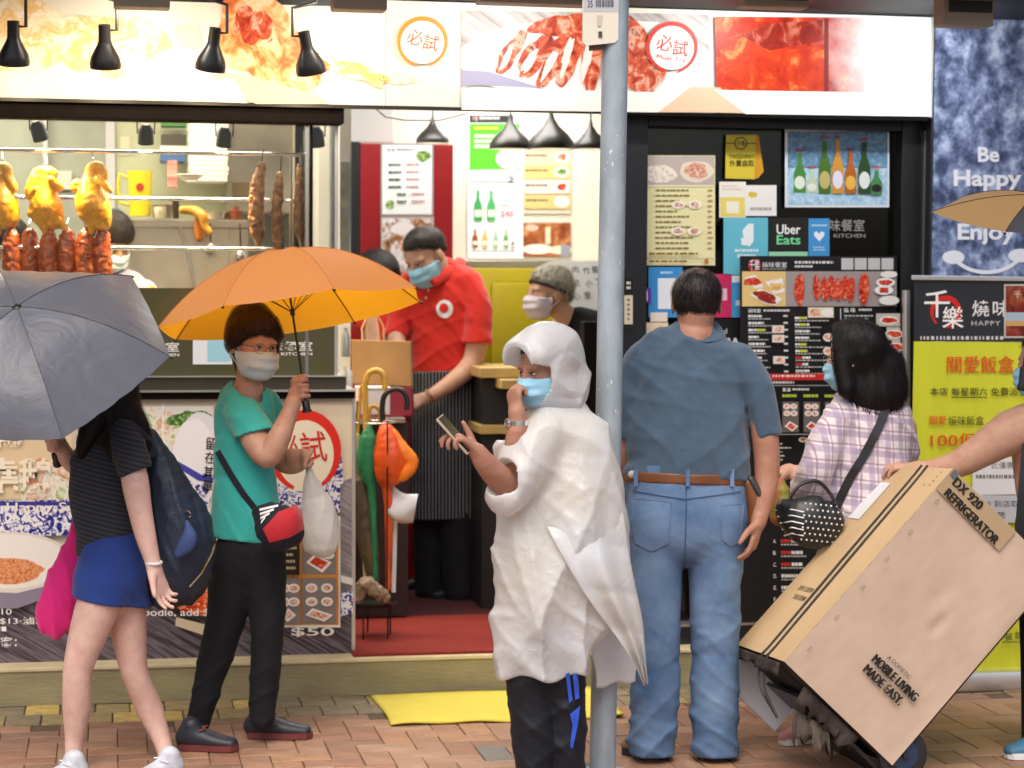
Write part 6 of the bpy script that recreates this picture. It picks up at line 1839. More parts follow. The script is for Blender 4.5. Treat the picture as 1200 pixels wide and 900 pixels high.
def grip_hand(center, axis, back, r, reverse=False, scale=1.0, thumb=1, open_=0.0, wdir=None):
    """hand closed round a bar: axis runs index -> little finger, back points from the bar to the back of the palm"""
    c = np.asarray(center, float); a = np.asarray(axis, float); a /= np.linalg.norm(a)
    e1 = np.asarray(back, float); e1 = e1 - (e1 @ a) * a; e1 /= np.linalg.norm(e1)
    e2 = np.cross(a, e1) * (-1 if reverse else 1)
    out = []
    R = r + .010 * scale
    lens = (.95, 1.05, 1.0, .82)
    for k in range(4):
        ck = c + a * ((k - 1.5) * .0205 * scale)
        pts = []
        tot = 215 * lens[k] * (1 - open_)
        for j in range(7):
            an = math.radians(25 + tot * j / 6)
            rr_ = R * (1 + .25 * math.exp(-j / 1.5))
            pts.append(ck + e1 * rr_ * math.cos(an) + e2 * rr_ * math.sin(an))
        rad = np.linspace(.0098, .0078, 7) * scale
        out.append(Loft(pts, rad, rad, sub=1))
    pc = c + e1 * (r + .019 * scale) - e2 * .006 * scale
    out.append(Loft([pc - a * .032 * scale - e2 * .004, pc + a * .03 * scale - e2 * .004], np.array([.021, .018]) * scale, np.array([.019, .017]) * scale, sub=1))
    wd = -e2 if wdir is None else np.asarray(wdir, float) / np.linalg.norm(wdir)
    w = pc + wd * .055 * scale
    out.append(Loft([pc + wd * .01 * scale, w], np.array([.030, .022]) * scale, np.array([.022, .019]) * scale, sub=1))
    if thumb:
        t0 = pc - a * .03 * scale - e2 * .03 * scale
        t1 = c - a * .046 * scale + e1 * .006 + e2 * .0
        t2 = c - a * .044 * scale + e2 * (r + .013) * 1.0 - e1 * .012
        rad = np.array([.0125, .0108, .0085]) * scale
        out.append(Loft([t0, t1, t2], rad, rad, sub=2))
    return out, w
def open_hand(wrist, fwd, normal, curls, scale=1.0, thumb_side=1, thumb_dir=None, spread=.06, flat=.8):
    """relaxed or half-open hand; normal = out of the palm; curls in degrees per finger (index..little)"""
    w = np.asarray(wrist, float); f = np.asarray(fwd, float); f /= np.linalg.norm(f)
    nrm = np.asarray(normal, float); nrm = nrm - (nrm @ f) * f; nrm /= np.linalg.norm(nrm)
    sd_ = np.cross(f, nrm) * thumb_side                        # towards the thumb
    out = []
    S = scale
    kn = w + f * .092 * S
    out.append(Loft([w - f * .01 * S, w + f * .03 * S, w + f * .07 * S, kn], np.array([.024, .034, .039, .036]) * S, np.array([.018, .018, .015, .012]) * S, view=nrm, sub=2))
    for k, (ln, off, cu) in enumerate(zip((.070, .078, .072, .056), (.030, .010, -.010, -.029), curls)):
        p = kn + sd_ * off * S - f * (.004 + .006 * abs(k - 1)) * S
        d0 = f + sd_ * (off / .03) * spread
        pts = [p - f * .012 * S]; an = 0.0
        pts.append(p)
        for j, (fr, cc) in enumerate(zip((.45, .31, .24), (.55, 1.0, .75))):
            an += math.radians(cu) * cc
            dd = d0 * math.cos(an) + nrm * math.sin(an)
            dd /= np.linalg.norm(dd)
            p = p + dd * ln * fr * S
            pts.append(p)
        rad = np.array([.0100, .0098, .0088, .0082, .0070]) * S
        out.append(Loft(pts, rad, rad, sub=2))
    t0 = w + f * .018 * S + sd_ * .020 * S
    td = (f * .62 + sd_ * .62 + nrm * .35) if thumb_dir is None else np.asarray(thumb_dir, float)
    td /= np.linalg.norm(td)
    t1 = t0 + td * .042 * S; t2 = t1 + (td * .8 + f * .35) * .030 * S; t3 = t2 + (td * .7 + f * .5) * .022 * S
    rad = np.array([.017, .0125, .0105, .0080]) * S
    out.append(Loft([t0, t1, t2, t3], rad, rad, sub=2))
    return out
def halfspace(f, x0, y0, x1, y1, dd=0.0, tilt=0.0):
    """signed distance to a cut seen edge-on through two photo positions; positive on the right of the direction of travel"""
    a, b = f.p(x0, y0, dd), f.p(x1, y1, dd)
    t = b - a; t /= np.linalg.norm(t)
    n_ = np.cross(FWD, t); n_ /= np.linalg.norm(n_)
    if tilt:
        n_ = n_ + FWD * tilt; n_ /= np.linalg.norm(n_)
    return lambda p: (p - a) @ n_
def garment(name, fn, h, m_, parent, grow=0.0, fold=None, cuts=(), minus=(), relax=1):
    def g(p):
        d = fn(p) - grow
        if fold is not None: d = d + fold(p)
        for c in cuts: d = np.maximum(d, c(p))
        for c in minus: d = np.maximum(d, -(c(p) - .004))
        return d
    return sdf_obj(name, Fn(g, fn.lo - grow - .015, fn.hi + grow + .015), h, m_, parent, relax=relax), Fn(g, fn.lo - grow - .015, fn.hi + grow + .015)
def hit(fn, x, y, D0, off=.002, span=.6, n=90):
    """first surface point seen at a photo position"""
    t = np.linspace(D0 - span, D0 + span, n)
    dr_ = FWD + (x - 600) / FPX * RIGHT - (y - 450) / FPX * UP
    pts = CAM + t[:, None] * dr_
    d = fn(pts)
    k = np.nonzero(d < off)[0]
    if not len(k): return CAM + D0 * dr_
    i = k[0]
    if i == 0: return pts[0]
    w = (d[i - 1] - off) / (d[i - 1] - d[i] + 1e-9)
    return pts[i - 1] * (1 - w) + pts[i] * w
def on_surface(fn, pts, D0, off=.002, dens=8):
    out = []
    for (a, b) in zip(pts[:-1], pts[1:]):
        for j in range(dens):
            t = j / dens
            out.append(hit(fn, a[0] + (b[0] - a[0]) * t, a[1] + (b[1] - a[1]) * t, D0, off))
    out.append(hit(fn, pts[-1][0], pts[-1][1], D0, off))
    return out
def ribbon(name, pts, width, m_, parent, thick=.003, normal=None):
    """flat strap following 3D points"""
    pts = [np.asarray(p, float) for p in pts]
    vs, fs = [], []
    for i, p in enumerate(pts):
        t = pts[min(i + 1, len(pts) - 1)] - pts[max(i - 1, 0)]; t /= np.linalg.norm(t) + 1e-9
        nn = -FWD if normal is None else normal
        s_ = np.cross(t, nn); s_ /= np.linalg.norm(s_) + 1e-9
        n2 = np.cross(s_, t)
        vs += [p - s_ * width / 2, p + s_ * width / 2, p + s_ * width / 2 + n2 * thick, p - s_ * width / 2 + n2 * thick]
    for i in range(len(pts) - 1):
        for k in range(4):
            fs.append((i * 4 + k, i * 4 + (k + 1) % 4, (i + 1) * 4 + (k + 1) % 4, (i + 1) * 4 + k))
    fs += [(3, 2, 1, 0), tuple(len(vs) - 4 + k for k in range(4))]
    return MB().add(vs, fs, m_).build(name, parent, smooth=True)
def shoe(f, heel, toe, r_px, ground=0.0, h_px=None, m_up=None, m_sole=None, parent=None, lace=None, ankle=None, name='shoe', floor=0.0, hh=.07):
    """heel and toe are photo positions of the sole on the ground"""
    a, b = G(*heel, floor), G(*toe, floor)
    d = b - a; L = np.linalg.norm(d); d /= L
    sd_ = np.cross([0, 0, 1.], d)
    r = r_px
    up = Union([Loft([a + d * .04 * L + [0, 0, hh * .62], a + d * .3 * L + [0, 0, hh * .62], a + d * .6 * L + [0, 0, hh * .5], a + d * .92 * L + [0, 0, hh * .38]], np.array([.034, .036, .042, .034]), np.array([hh * .55, hh * .58, hh * .42, hh * .3]), view=np.array([0, 0, 1.])),
                Loft([a + d * .14 * L + [0, 0, hh * .7], a + d * .16 * L + [0, 0, hh * 1.25]], np.array([.036, .036]), np.array([.034, .034]))], .02)
    root = sdf_obj(name, Fn(lambda p: np.maximum(up(p), .012 + floor - p[:, 2]), up.lo - .01, up.hi + .01), .0055, m_up, parent)
    # sole
    vs, fs = [], []
    prof = [(-.03, .0, .022), (.0, .034, .034), (.25, .036, .034), (.5, .036, .036), (.75, .045, .043), (.95, .036, .034), (1.03, .014, .012)]
    ring0 = []
    for t, wl, wr in prof: ring0.append(a + d * t * L + sd_ * wl)
    for t, wl, wr in reversed(prof): ring0.append(a + d * t * L - sd_ * wr)
    nn = len(ring0)
    lo = [q_ + np.array([0, 0, .002]) for q_ in ring0]; hi = [q_ + np.array([0, 0, .024]) for q_ in ring0]
    MB().add(lo + hi, [tuple(range(nn - 1, -1, -1)), tuple(range(nn, 2 * nn))] + [(i, (i + 1) % nn, (i + 1) % nn + nn, i + nn) for i in range(nn)], m_sole).build('sole', root)
    if lace is not None:
        mb = MB()
        for k in range(4):
            t = .34 + .085 * k
            p0 = a + d * t * L + np.array([0, 0, hh * (1.13 - .13 * k)])
            mb.tube([p0 - sd_ * .026 - [0, 0, .006], p0, p0 + sd_ * .026 - [0, 0, .006]], .003, lace, 6)
        p0 = a + d * .34 * L + np.array([0, 0, hh * 1.2])
        mb.tube(smooth_pts([p0, p0 + sd_ * .02 + d * .02, p0 + sd_ * .035 - [0, 0, .01]]), .0025, lace, 6).tube(smooth_pts([p0, p0 - sd_ * .02 + d * .02, p0 - sd_ * .035 - [0, 0, .01]]), .0025, lace, 6)
        mb.build('laces', root, smooth=True)
    return root
def open_umbrella(label, c, n_, R, hgt, N, phi0, u_ref, m_out, m_in, shaft_len, handle, group=None, rib_m=None, sub=9, alt=None, name='open_umbrella', limp=0.0, ferrule=.03, seam_m=None):
    root = thing(name, label, 'umbrella', group=group)
    n_ = np.asarray(n_, float); n_ /= np.linalg.norm(n_)
    u = u_ref - (u_ref @ n_) * n_; u /= np.linalg.norm(u); v = np.cross(n_, u)
    rg = np.random.default_rng(5)
    def surf(t, k, a):
        an = phi0 + 2 * math.pi * (k + a) / N
        w = 4 * a * (1 - a)
        r = R * (t ** 1.0) * (1 - .045 * w * t * t)
        an2 = an
        z = hgt * (1 - t ** 2.1) - .035 * R * w * t * (1 - .5 * t)
        z += limp * R * (.05 * w * math.sin(7 * t + 3 * k) * t + .014 * math.sin(a * 31 + k * 2 + 3 * t) * w * t ** 5 - .02 * math.exp(-((t - .62) / .03) ** 2) * w)
        rr = r * math.cos(math.pi / N) / math.cos((a - .5) * 2 * math.pi / N) if False else r
        # chord between ribs rather than a full circle
        a0, a1 = phi0 + 2 * math.pi * k / N, phi0 + 2 * math.pi * (k + 1) / N
        ch = np.array([math.cos(a0) * (1 - a) + math.cos(a1) * a, math.sin(a0) * (1 - a) + math.sin(a1) * a])
        ci = np.array([math.cos(an), math.sin(an)])
        m2 = ch * .55 + ci * .45
        q_ = m2 * r
        return c + u * q_[0] + v * q_[1] + n_ * z
    nt = 10
    for k in range(N):
        vs, fs = [], []
        for i in range(nt + 1):
            t = .02 + .98 * i / nt
            for j in range(sub + 1):
                vs.append(surf(t, k, j / sub))
        for i in range(nt):
            for j in range(sub):
                fs.append((i * (sub + 1) + j, (i + 1) * (sub + 1) + j, (i + 1) * (sub + 1) + j + 1, i * (sub + 1) + j + 1))
        m_ = m_out if alt is None or k not in alt else alt[k]
        o = mesh_obj('canopy_panel', vs, fs, [m_], root, smooth=True)
        a0 = phi0 + 2 * math.pi * k / N
        e = u * math.cos(a0) + v * math.sin(a0)
        pts = [c + e * R * t + n_ * (hgt * (1 - t ** 2.1) - .006) for t in np.linspace(.03, 1.0, 9)]
        rb2 = MB().tube(pts, .0017, rib_m, 5).build('rib', root)
        MB().tube([q_ + n_ * .0075 for q_ in pts], .0012, seam_m or rib_m, 5).build('seam', root)
        MB().ball(pts[-1] + e * .004, .005, rib_m, 8, 6).build('rib_tip', rb2)
        MB().tube([c + e * R * .48 + n_ * (hgt * (1 - .48 ** 2.1) - .008), c + n_ * (hgt - .46 * R)], .0015, rib_m, 5).build('stretcher', rb2)
    top = c + n_ * (hgt + ferrule)
    MB().tube([top, c + n_ * (hgt - shaft_len)], .0042, rib_m, 10).build('shaft', root, smooth=True)
    MB().lathe(c + n_ * (hgt - .012), n_, [(0, .001), (.0, .018), (.012, .016), (.018, .006), (.012 + ferrule, .005), (.014 + ferrule, .001)], rib_m, 14, False).build('ferrule', root, smooth=True)
    MB().lathe(c + n_ * (hgt - .46 * R), n_, [(-.012, .001), (-.012, .009), (.012, .009), (.012, .001)], rib_m, 12, False).build('runner', root, smooth=True)
    if handle is not None:
        e = c + n_ * (hgt - shaft_len)
        MB().lathe(e, -n_, [(-.005, .001), (-.005, .011), (.0, .014), (handle * .7, .014), (handle * .75, .017), (handle, .017), (handle + .002, .001)], M_blkp, 16, False).build('handle', root, smooth=True)
    return root

# ------------------------------------------------------------------ woman in teal with the orange umbrella
f = Fig(7.58)
w1 = thing('person', 'woman in teal T-shirt and black trousers walking under an orange umbrella', 'person')
hd = Head(f.p(297, 405, -.02), f.px(77), 38, -4, 3, True)
arm = [f.loft([(284, 482, -.06, 10), (298, 512, -.12, 17), (313, 534, -.16, 15), (325, 517, -.17, 14), (336, 492, -.16, 11), (344, 472, -.15, 8.5)]),
       f.loft([(322, 500, .10, 14), (326, 535, .10, 12), (338, 546, .06, 10), (350, 545, .04, 8.5)])]
shaft_c = f.p(346.5, 455, -.14)
oc = f.p(343, 368, -.06); on = .996 * (-.155 * RIGHT + .988 * UP) + .09 * FWD
shaft_c = oc + on * (np.dot(shaft_c - oc, on))
g1, wr1 = grip_hand(shaft_c, -on, -RIGHT * .95 - FWD * .15, .006, True, .95, wdir=-RIGHT * .35 - UP * .9)
bag_c = f.p(361, 541, .02)
g2, wr2 = grip_hand(bag_c, FWD, UP * .8 - RIGHT * .6, .006, True, .92, wdir=-RIGHT)
arm.append(Loft([f.p(343, 474, -.15), wr1], [f.px(8.5)] * 2, [f.px(8.5)] * 2)); arm.append(Loft([f.p(346, 545, .05), wr2], [f.px(8.5)] * 2, [f.px(8.5)] * 2))
core = [f.loft([(290, 458, 0, 20, 12), (286, 490, 0, 26, 16), (287, 540, 0, 24, 16)])]
limbs = Union(core + arm + [Union(g1, .0035), Union(g2, .0035)] + [hd.neck(f.p(291, 462, 0), .19, .23)], .012)
body = Fn(lambda p: smin(limbs(p), hd(p), .012), np.minimum(limbs.lo, hd.lo), np.maximum(limbs.hi, hd.hi))
sdf_obj('body', body, .0052, SK['warm'], w1)
hd.eyes(w1); hd.mask(w1, M_mask_pale); hd.glasses(w1, mat('glasses_dark', (.03, .02, .02), .3))
hf0 = hd.hair_fn(-.02, .66, .055, seed=4, top=.03)
fr = Union([Loft([hd.w((.12, .12, .5)), hd.w((-.05, .33, .36)), hd.w((-.24, .26, .2))], np.array([.13, .12, .07]) * hd.H, np.array([.1, .08, .06]) * hd.H), Loft([hd.w((.12, .12, .5)), hd.w((.24, .2, .33)), hd.w((.31, .1, .14))], np.array([.12, .1, .06]) * hd.H, np.array([.1, .08, .06]) * hd.H), Ball(hd.w((0, -.12, .36)), .3 * hd.H), Loft([hd.w((-.33, -.02, .2)), hd.w((-.36, .02, -.12))], [.1 * hd.H, .06 * hd.H], [.12 * hd.H, .08 * hd.H]), Loft([hd.w((.33, -.02, .2)), hd.w((.37, -.02, .02))], [.1 * hd.H, .05 * hd.H], [.12 * hd.H, .08 * hd.H]), Loft([hd.w((-.1, -.4, -.1)), hd.w((-.08, -.33, -.42))], [.2 * hd.H, .1 * hd.H], [.1 * hd.H, .06 * hd.H])], .03)
hf = Fn(lambda p: smin(hf0(p), fr(p) + .002 * vnoise(p * 40, 3), .03), hf0.lo, hf0.hi)
make_hair(hd, w1, H_brown, hf, 2600, .055, .0024, 3, .5, jit=.4)
M_teal = cloth('teal_jersey', (58, 176, 166), .8, .06)
tors = Union([f.loft([(292, 456, 0, 20, 14), (289, 466, 0, 33, 20), (287, 490, 0, 36, 25), (286, 533, 0, 35, 27), (287, 575, 0, 39, 29), (287, 615, 0, 43, 31), (286, 650, 0, 44, 31)]),
              Cut(f.loft([(276, 468, -.04, 16), (286, 488, -.08, 21), (302, 512, -.12, 24), (310, 528, -.14, 24)]), [halfspace(f, 278, 512, 330, 500, -.1)]), Cut(f.loft([(315, 470, .08, 14), (322, 500, .1, 19)]), [halfspace(f, 300, 505, 345, 505, .1)])], .02)
_, shirt = garment('t_shirt', tors, .0062, M_teal, w1, 0, lambda p: creases(p, [(.8, .5, .2), (.3, -.9, .2)], 34, .007, 2) + folds(p, 7, .006, 2),
                   [halfspace(f, 235, 627, 320, 637)], [hd.neck(f.p(291, 468, -.02), .21, .24)])
# collar line and hem stitching
MB().tube(on_surface(shirt, [(279, 449), (290, 458), (304, 466), (316, 478)], 7.5, .001, 5), .0032, M_teal, 6).build('neckband', w1, smooth=True)
M_blkt = cloth('black_trouser_cloth', (26, 26, 30), .8, .1)
tr_ = Union([f.loft([(287, 622, 0, 40, 28), (287, 660, 0, 40, 30)]), f.loft([(274, 650, 0, 31, 29), (270, 700, 0, 27), (258, 750, 0, 22), (243, 805, 0, 18), (232, 848, 0, 15)]), f.loft([(306, 650, -.02, 29, 28), (311, 700, -.02, 24), (313, 750, -.02, 20), (309, 805, 0, 17), (306, 842, 0, 14.5)])], .02)
garment('trousers', tr_, .0065, M_blkt, w1, 0, lambda p: creases(p, [(.6, .75, .1), (-.55, .8, .2)], 34, .006, 7) + folds(p, 5, .008, 7), [halfspace(f, 212, 852, 252, 858), ], [])
M_shoe = mat('navy_leather', lin((40, 42, 52)), .45, var=.2, vscale=20); M_sole = mat('maroon_sole', lin((112, 50, 46)), .6); M_lace = mat('red_lace', lin((140, 60, 56)), .7)
shoe(f, (214, 878), (277, 880), .04, m_up=M_shoe, m_sole=M_sole, lace=M_lace, parent=w1)
shoe(f, (293, 864), (364, 865), .04, m_up=M_shoe, m_sole=M_sole, lace=M_lace, parent=w1)
M_or_out = mat('orange_canopy', lin((226, 138, 58)), .6, var=.04, vscale=6, bump=.05, bscale=300)
def translucent_mat(name, c, tc, fac=.5, rough=.6, bump=0.0):
    if name in MATS: return MATS[name]
    M = bpy.data.materials.new(name); MATS[name] = M; M.use_nodes = True
    t = M.node_tree; b = t.nodes['Principled BSDF']; b.inputs['Base Color'].default_value = c4(c); b.inputs['Roughness'].default_value = rough
    tl = nd(t, 'ShaderNodeBsdfTranslucent'); tl.inputs[0].default_value = c4(tc)
    mx = nd(t, 'ShaderNodeMixShader'); mx.inputs[0].default_value = fac
    out = t.nodes['Material Output']
    t.links.new(b.outputs[0], mx.inputs[1]); t.links.new(tl.outputs[0], mx.inputs[2]); t.links.new(mx.outputs[0], out.inputs[0])
    if bump:
        tc_ = nd(t, 'ShaderNodeTexCoord'); n2 = nd(t, 'ShaderNodeTexNoise', i_Scale=bump, i_Detail=4.0, i_Distortion=1.5); bp = nd(t, 'ShaderNodeBump', i_Strength=.5, i_Distance=.01)
        t.links.new(tc_.outputs['Object'], n2.inputs['Vector']); t.links.new(n2.outputs['Fac'], bp.inputs['Height']); t.links.new(bp.outputs[0], b.inputs['Normal']); t.links.new(bp.outputs[0], tl.inputs['Normal'])
    return M
M_or = translucent_mat('orange_nylon_canopy', lin((234, 166, 104)), lin((255, 176, 24)), .62)
M_rib = mat('black_rib', (.015, .014, .014), .35, metal=.3)
open_umbrella('open orange umbrella held by the woman in teal', oc, on, 161 * 7.52 / FPX, 76 * 7.52 / FPX, 8, math.radians(22.5), RIGHT, M_or, M_or, .555, .04, rib_m=M_rib, seam_m=mat('orange_seam', lin((196, 116, 52)), .7))
# shoulder bag and plastic carrier
bgp = thing('shoulder_bag', 'small red and black shoulder bag on the hip of the woman in teal', 'bag')
M_bagk = cloth('navy_canvas', (30, 30, 40), .7, .1); M_bagr = cloth('red_canvas', (176, 34, 42), .65, .08)
bx = f.loft([(306, 597, -.2, 14, 9), (320, 612, -.22, 26, 14), (332, 622, -.22, 26, 15), (346, 626, -.2, 14, 10)])
bb = Fn(lambda p: np.maximum(bx(p) + folds(p, 14, .004, 4), halfspace(f, 360, 574, 298, 594, -.2)(p)), bx.lo - .01, bx.hi + .01)
sdf_obj('bag_body', bb, .005, M_bagk, bgp)
red = [(308, 620), (326, 600), (348, 591), (354, 600), (357, 620), (340, 630), (316, 636)]
def patch(name, fn, poly_, m_, parent, D0, off=.003, n=9):
    """a shaped patch lying on a surface"""
    cx, cy = np.mean([q_[0] for q_ in poly_]), np.mean([q_[1] for q_ in poly_])
    ring = []
    for (a, b) in zip(poly_, poly_[1:] + poly_[:1]):
        for j in range(3): ring.append((a[0] + (b[0] - a[0]) * j / 3, a[1] + (b[1] - a[1]) * j / 3))
    vs = []; m2 = len(ring); K = 5
    for i in range(1, K + 1):
        for q_ in ring:
            t = i / K; vs.append(hit(fn, cx + (q_[0] - cx) * t, cy + (q_[1] - cy) * t, D0, off))
    vs.append(hit(fn, cx, cy, D0, off)); c0 = len(vs) - 1
    fs = [(c0, (j + 1) % m2, j) for j in range(m2)]
    for i in range(K - 1):
        for j in range(m2):
            fs.append((i * m2 + j, i * m2 + (j + 1) % m2, (i + 1) * m2 + (j + 1) % m2, (i + 1) * m2 + j))
    return MB().add(vs, fs, m_).build(name, parent, smooth=True)
patch('red_panel', bb, red, M_bagr, bgp, 7.4)
for k in range(4):
    patch('white_stripe', bb, [(304 + k * .6, 596 + k * 5), (326 - k * 5, 591 + k * 4.5), (326 - k * 5, 593.6 + k * 4.5), (304 + k * .6, 598.8 + k * 5)], mat('white_webbing', (.72, .72, .72), .7), bgp, 7.4, .005)
ribbon('strap', on_surface(shirt, [(255, 529), (270, 555), (286, 580), (298, 595)], 7.5, .003, 5), .022, M_bagk, bgp)
M_film = translucent_mat('carrier_film', (.74, .72, .68), (.78, .76, .72), .45, .3, 14)
pbg = thing('plastic_bag', 'white plastic carrier bag hanging from the hand of the woman in teal', 'bag')
pl = Union([f.loft([(362, 552, .02, 5, 5), (366, 572, .02, 12, 9), (374, 600, .02, 20, 15), (376, 625, .02, 22, 17), (376, 638, .02, 20, 15)])], .01)
sdf_obj('bag_film', Fn(lambda p: pl(p) + creases(p, [(.9, .15, .3), (.7, -.2, .7)], 70, .006, 6, 2.0) + folds(p, 12, .004, 6), pl.lo - .02, pl.hi + .02), .005, M_film, pbg)
for dx in (-3, 3):
    MB().tube(smooth_pts([f.p(364 + dx, 556, .02), f.p(361 + dx * .7, 546, .02), f.p(360 + dx * .3, 539, .02)]), .005, M_film, 6).build('handle', pbg, smooth=True)

# ------------------------------------------------------------------ person in the white raincoat with a phone
f = Fig(6.86)
w2 = thing('person', 'person in white plastic rain poncho looking at a phone beside the pole', 'person')
hd = Head(f.p(640, 432, .0), f.px(83), -52, -10, 0)
ph_c = f.p(541, 527, -.20)
watch_w = f.p(606, 486, -.10)
a1 = f.loft([(640, 530, .02, 22), (604, 572, -.06, 17), (585, 560, -.13, 16), (568, 542, -.18, 13), (560, 530, -.19, 10.5)])
a2 = f.loft([(632, 530, .03, 18), (606, 545, -.06, 16), (606, 515, -.10, 14), (607, 495, -.10, 11), (606, 484, -.10, 10.5)])
pho_ax = (f.p(553, 531, -.20) - f.p(514, 487, -.20)); pho_ax /= np.linalg.norm(pho_ax)
h1 = open_hand(f.p(563, 533, -.19), f.p(533, 508, -.21) - f.p(563, 533, -.19), -RIGHT * .75 - UP * .35 - FWD * .2, (38, 52, 60, 68), 1.0, -1, thumb_dir=UP * .95 - RIGHT * .25 - FWD * .1, spread=.12)
h2 = open_hand(f.p(606, 487, -.10), f.p(601, 452, -.085) - f.p(606, 487, -.10), RIGHT * .7 + FWD * .5, (75, 85, 85, 80), .9, 1)
core = [f.loft([(650, 482, .03, 24, 18), (650, 520, .03, 38, 24), (650, 570, .03, 34, 24)])]
limbs = Union(core + [a1, a2] + [Union(h1, .004), Union(h2, .004)] + [hd.neck(f.p(652, 482, .03))], .012)
body = Fn(lambda p: smin(limbs(p), hd(p), .012), np.minimum(limbs.lo, hd.lo), np.maximum(limbs.hi, hd.hi))
sdf_obj('body', body, .005, SK['tan'], w2)
hd.eyes(w2); hd.mask(w2, M_mask)
make_hair(hd, w2, H_black, hd.hair_fn(.05, .6, .03), 200, .03)
def poncho_mat():
    M = bpy.data.materials.new('poncho_film'); MATS['poncho_film'] = M; M.use_nodes = True
    t = M.node_tree; b = t.nodes['Principled BSDF']
    b.inputs['Roughness'].default_value = .22; b.inputs['Specular IOR Level'].default_value = .55
    tc = nd(t, 'ShaderNodeTexCoord')
    n1 = nd(t, 'ShaderNodeTexNoise', i_Scale=4.0, i_Detail=3.0); t.links.new(tc.outputs['Object'], n1.inputs['Vector'])
    r = nd(t, 'ShaderNodeValToRGB'); r.color_ramp.elements[0].color = (.80, .79, .75, 1); r.color_ramp.elements[1].color = (.82, .84, .86, 1)
    r.color_ramp.elements[0].position, r.color_ramp.elements[1].position = .35, .65
    t.links.new(n1.outputs['Fac'], r.inputs[0]); t.links.new(r.outputs[0], b.inputs['Base Color'])
    v = nd(t, 'ShaderNodeTexVoronoi', i_Scale=9.0); v.feature = 'DISTANCE_TO_EDGE'
    n2 = nd(t, 'ShaderNodeTexNoise', i_Scale=7.0, i_Detail=2.0, i_Distortion=1.5); t.links.new(tc.outputs['Object'], n2.inputs['Vector'])
    mxv = nd(t, 'ShaderNodeMix', data_type='VECTOR'); mxv.inputs[0].default_value = .22
    t.links.new(tc.outputs['Object'], mxv.inputs[4]); t.links.new(n2.outputs['Color'], mxv.inputs[5]); t.links.new(mxv.outputs[1], v.inputs['Vector'])
    mr = nd(t, 'ShaderNodeMapRange'); mr.interpolation_type = 'SMOOTHSTEP'; mr.inputs[1].default_value = 0.0; mr.inputs[2].default_value = .10; t.links.new(v.outputs['Distance'], mr.inputs[0])
    b1 = nd(t, 'ShaderNodeBump', i_Strength=.14, i_Distance=.006); t.links.new(mr.outputs[0], b1.inputs['Height'])
    b2 = nd(t, 'ShaderNodeBump', i_Strength=.12, i_Distance=.012); t.links.new(n2.outputs['Fac'], b2.inputs['Height']); t.links.new(b1.outputs[0], b2.inputs['Normal'])
    t.links.new(b2.outputs[0], b.inputs['Normal'])
    tl = nd(t, 'ShaderNodeBsdfTranslucent'); tl.inputs[0].default_value = (.8, .8, .78, 1); t.links.new(b2.outputs[0], tl.inputs['Normal'])
    mx = nd(t, 'ShaderNodeMixShader'); mx.inputs[0].default_value = .4
    t.links.new(b.outputs[0], mx.inputs[1]); t.links.new(tl.outputs[0], mx.inputs[2])
    tp = nd(t, 'ShaderNodeBsdfTransparent'); mx2 = nd(t, 'ShaderNodeMixShader'); mx2.inputs[0].default_value = .14
    t.links.new(mx.outputs[0], mx2.inputs[1]); t.links.new(tp.outputs[0], mx2.inputs[2])
    t.links.new(mx2.outputs[0], t.nodes['Material Output'].inputs[0])
    return M
M_pon = poncho_mat()
crumple = lambda p: creases(p, [(.95, .1, .3), (.8, -.42, .4), (.85, .4, -.3)], 14, .026, 3, 1.6, 1.6, 2.4, 0) + creases(p, [(.3, .9, .3), (.75, .6, .2)], 27, .008, 9, 1.6, 2.4, 3.2, 0) + creases(p, [(.6, .75, .1), (.7, -.6, .3)], 64, .0028, 4, 1.5, 3.0, 5, 0) + folds(p, 3.2, .014, 3)
pon = Union([f.loft([(652, 476, .03, 34, 28), (656, 500, .03, 52, 38), (650, 545, .02, 64, 44), (646, 600, .02, 68, 48), (640, 660, .02, 70, 48), (636, 720, .02, 58, 46), (636, 800, .02, 54, 44)]),
             f.loft([(690, 510, .04, 24, 30), (706, 560, .05, 24, 34), (712, 620, .05, 24, 34), (704, 680, .04, 30, 30), (690, 730, .03, 26, 30)]),
             f.loft([(640, 510, -.05, 30), (612, 552, -.1, 32), (592, 578, -.13, 27)])], .035)
hole = f.loft([(606, 566, -.12, 20), (578, 556, -.18, 22)])
bot = [(575, 796), (600, 788), (640, 798), (700, 782), (730, 790)]
def botcut(p):
    d = np.full(len(p), -9.0)
    a = halfspace(f, 560, 793, 760, 790)(p)
    return a + .012 * np.sin(p[:, 0] * 38)
inn = f.loft([(652, 486, .03, 28, 22), (655, 505, .03, 44, 30), (650, 550, .02, 50, 34), (646, 620, .02, 50, 36), (640, 690, .02, 46, 36)])
garment('shirt', inn, .009, cloth('cream_shirt', (226, 216, 186), .85), w2)
garment('poncho', pon, .0062, M_pon, w2, 0, crumple, [botcut], [hole])
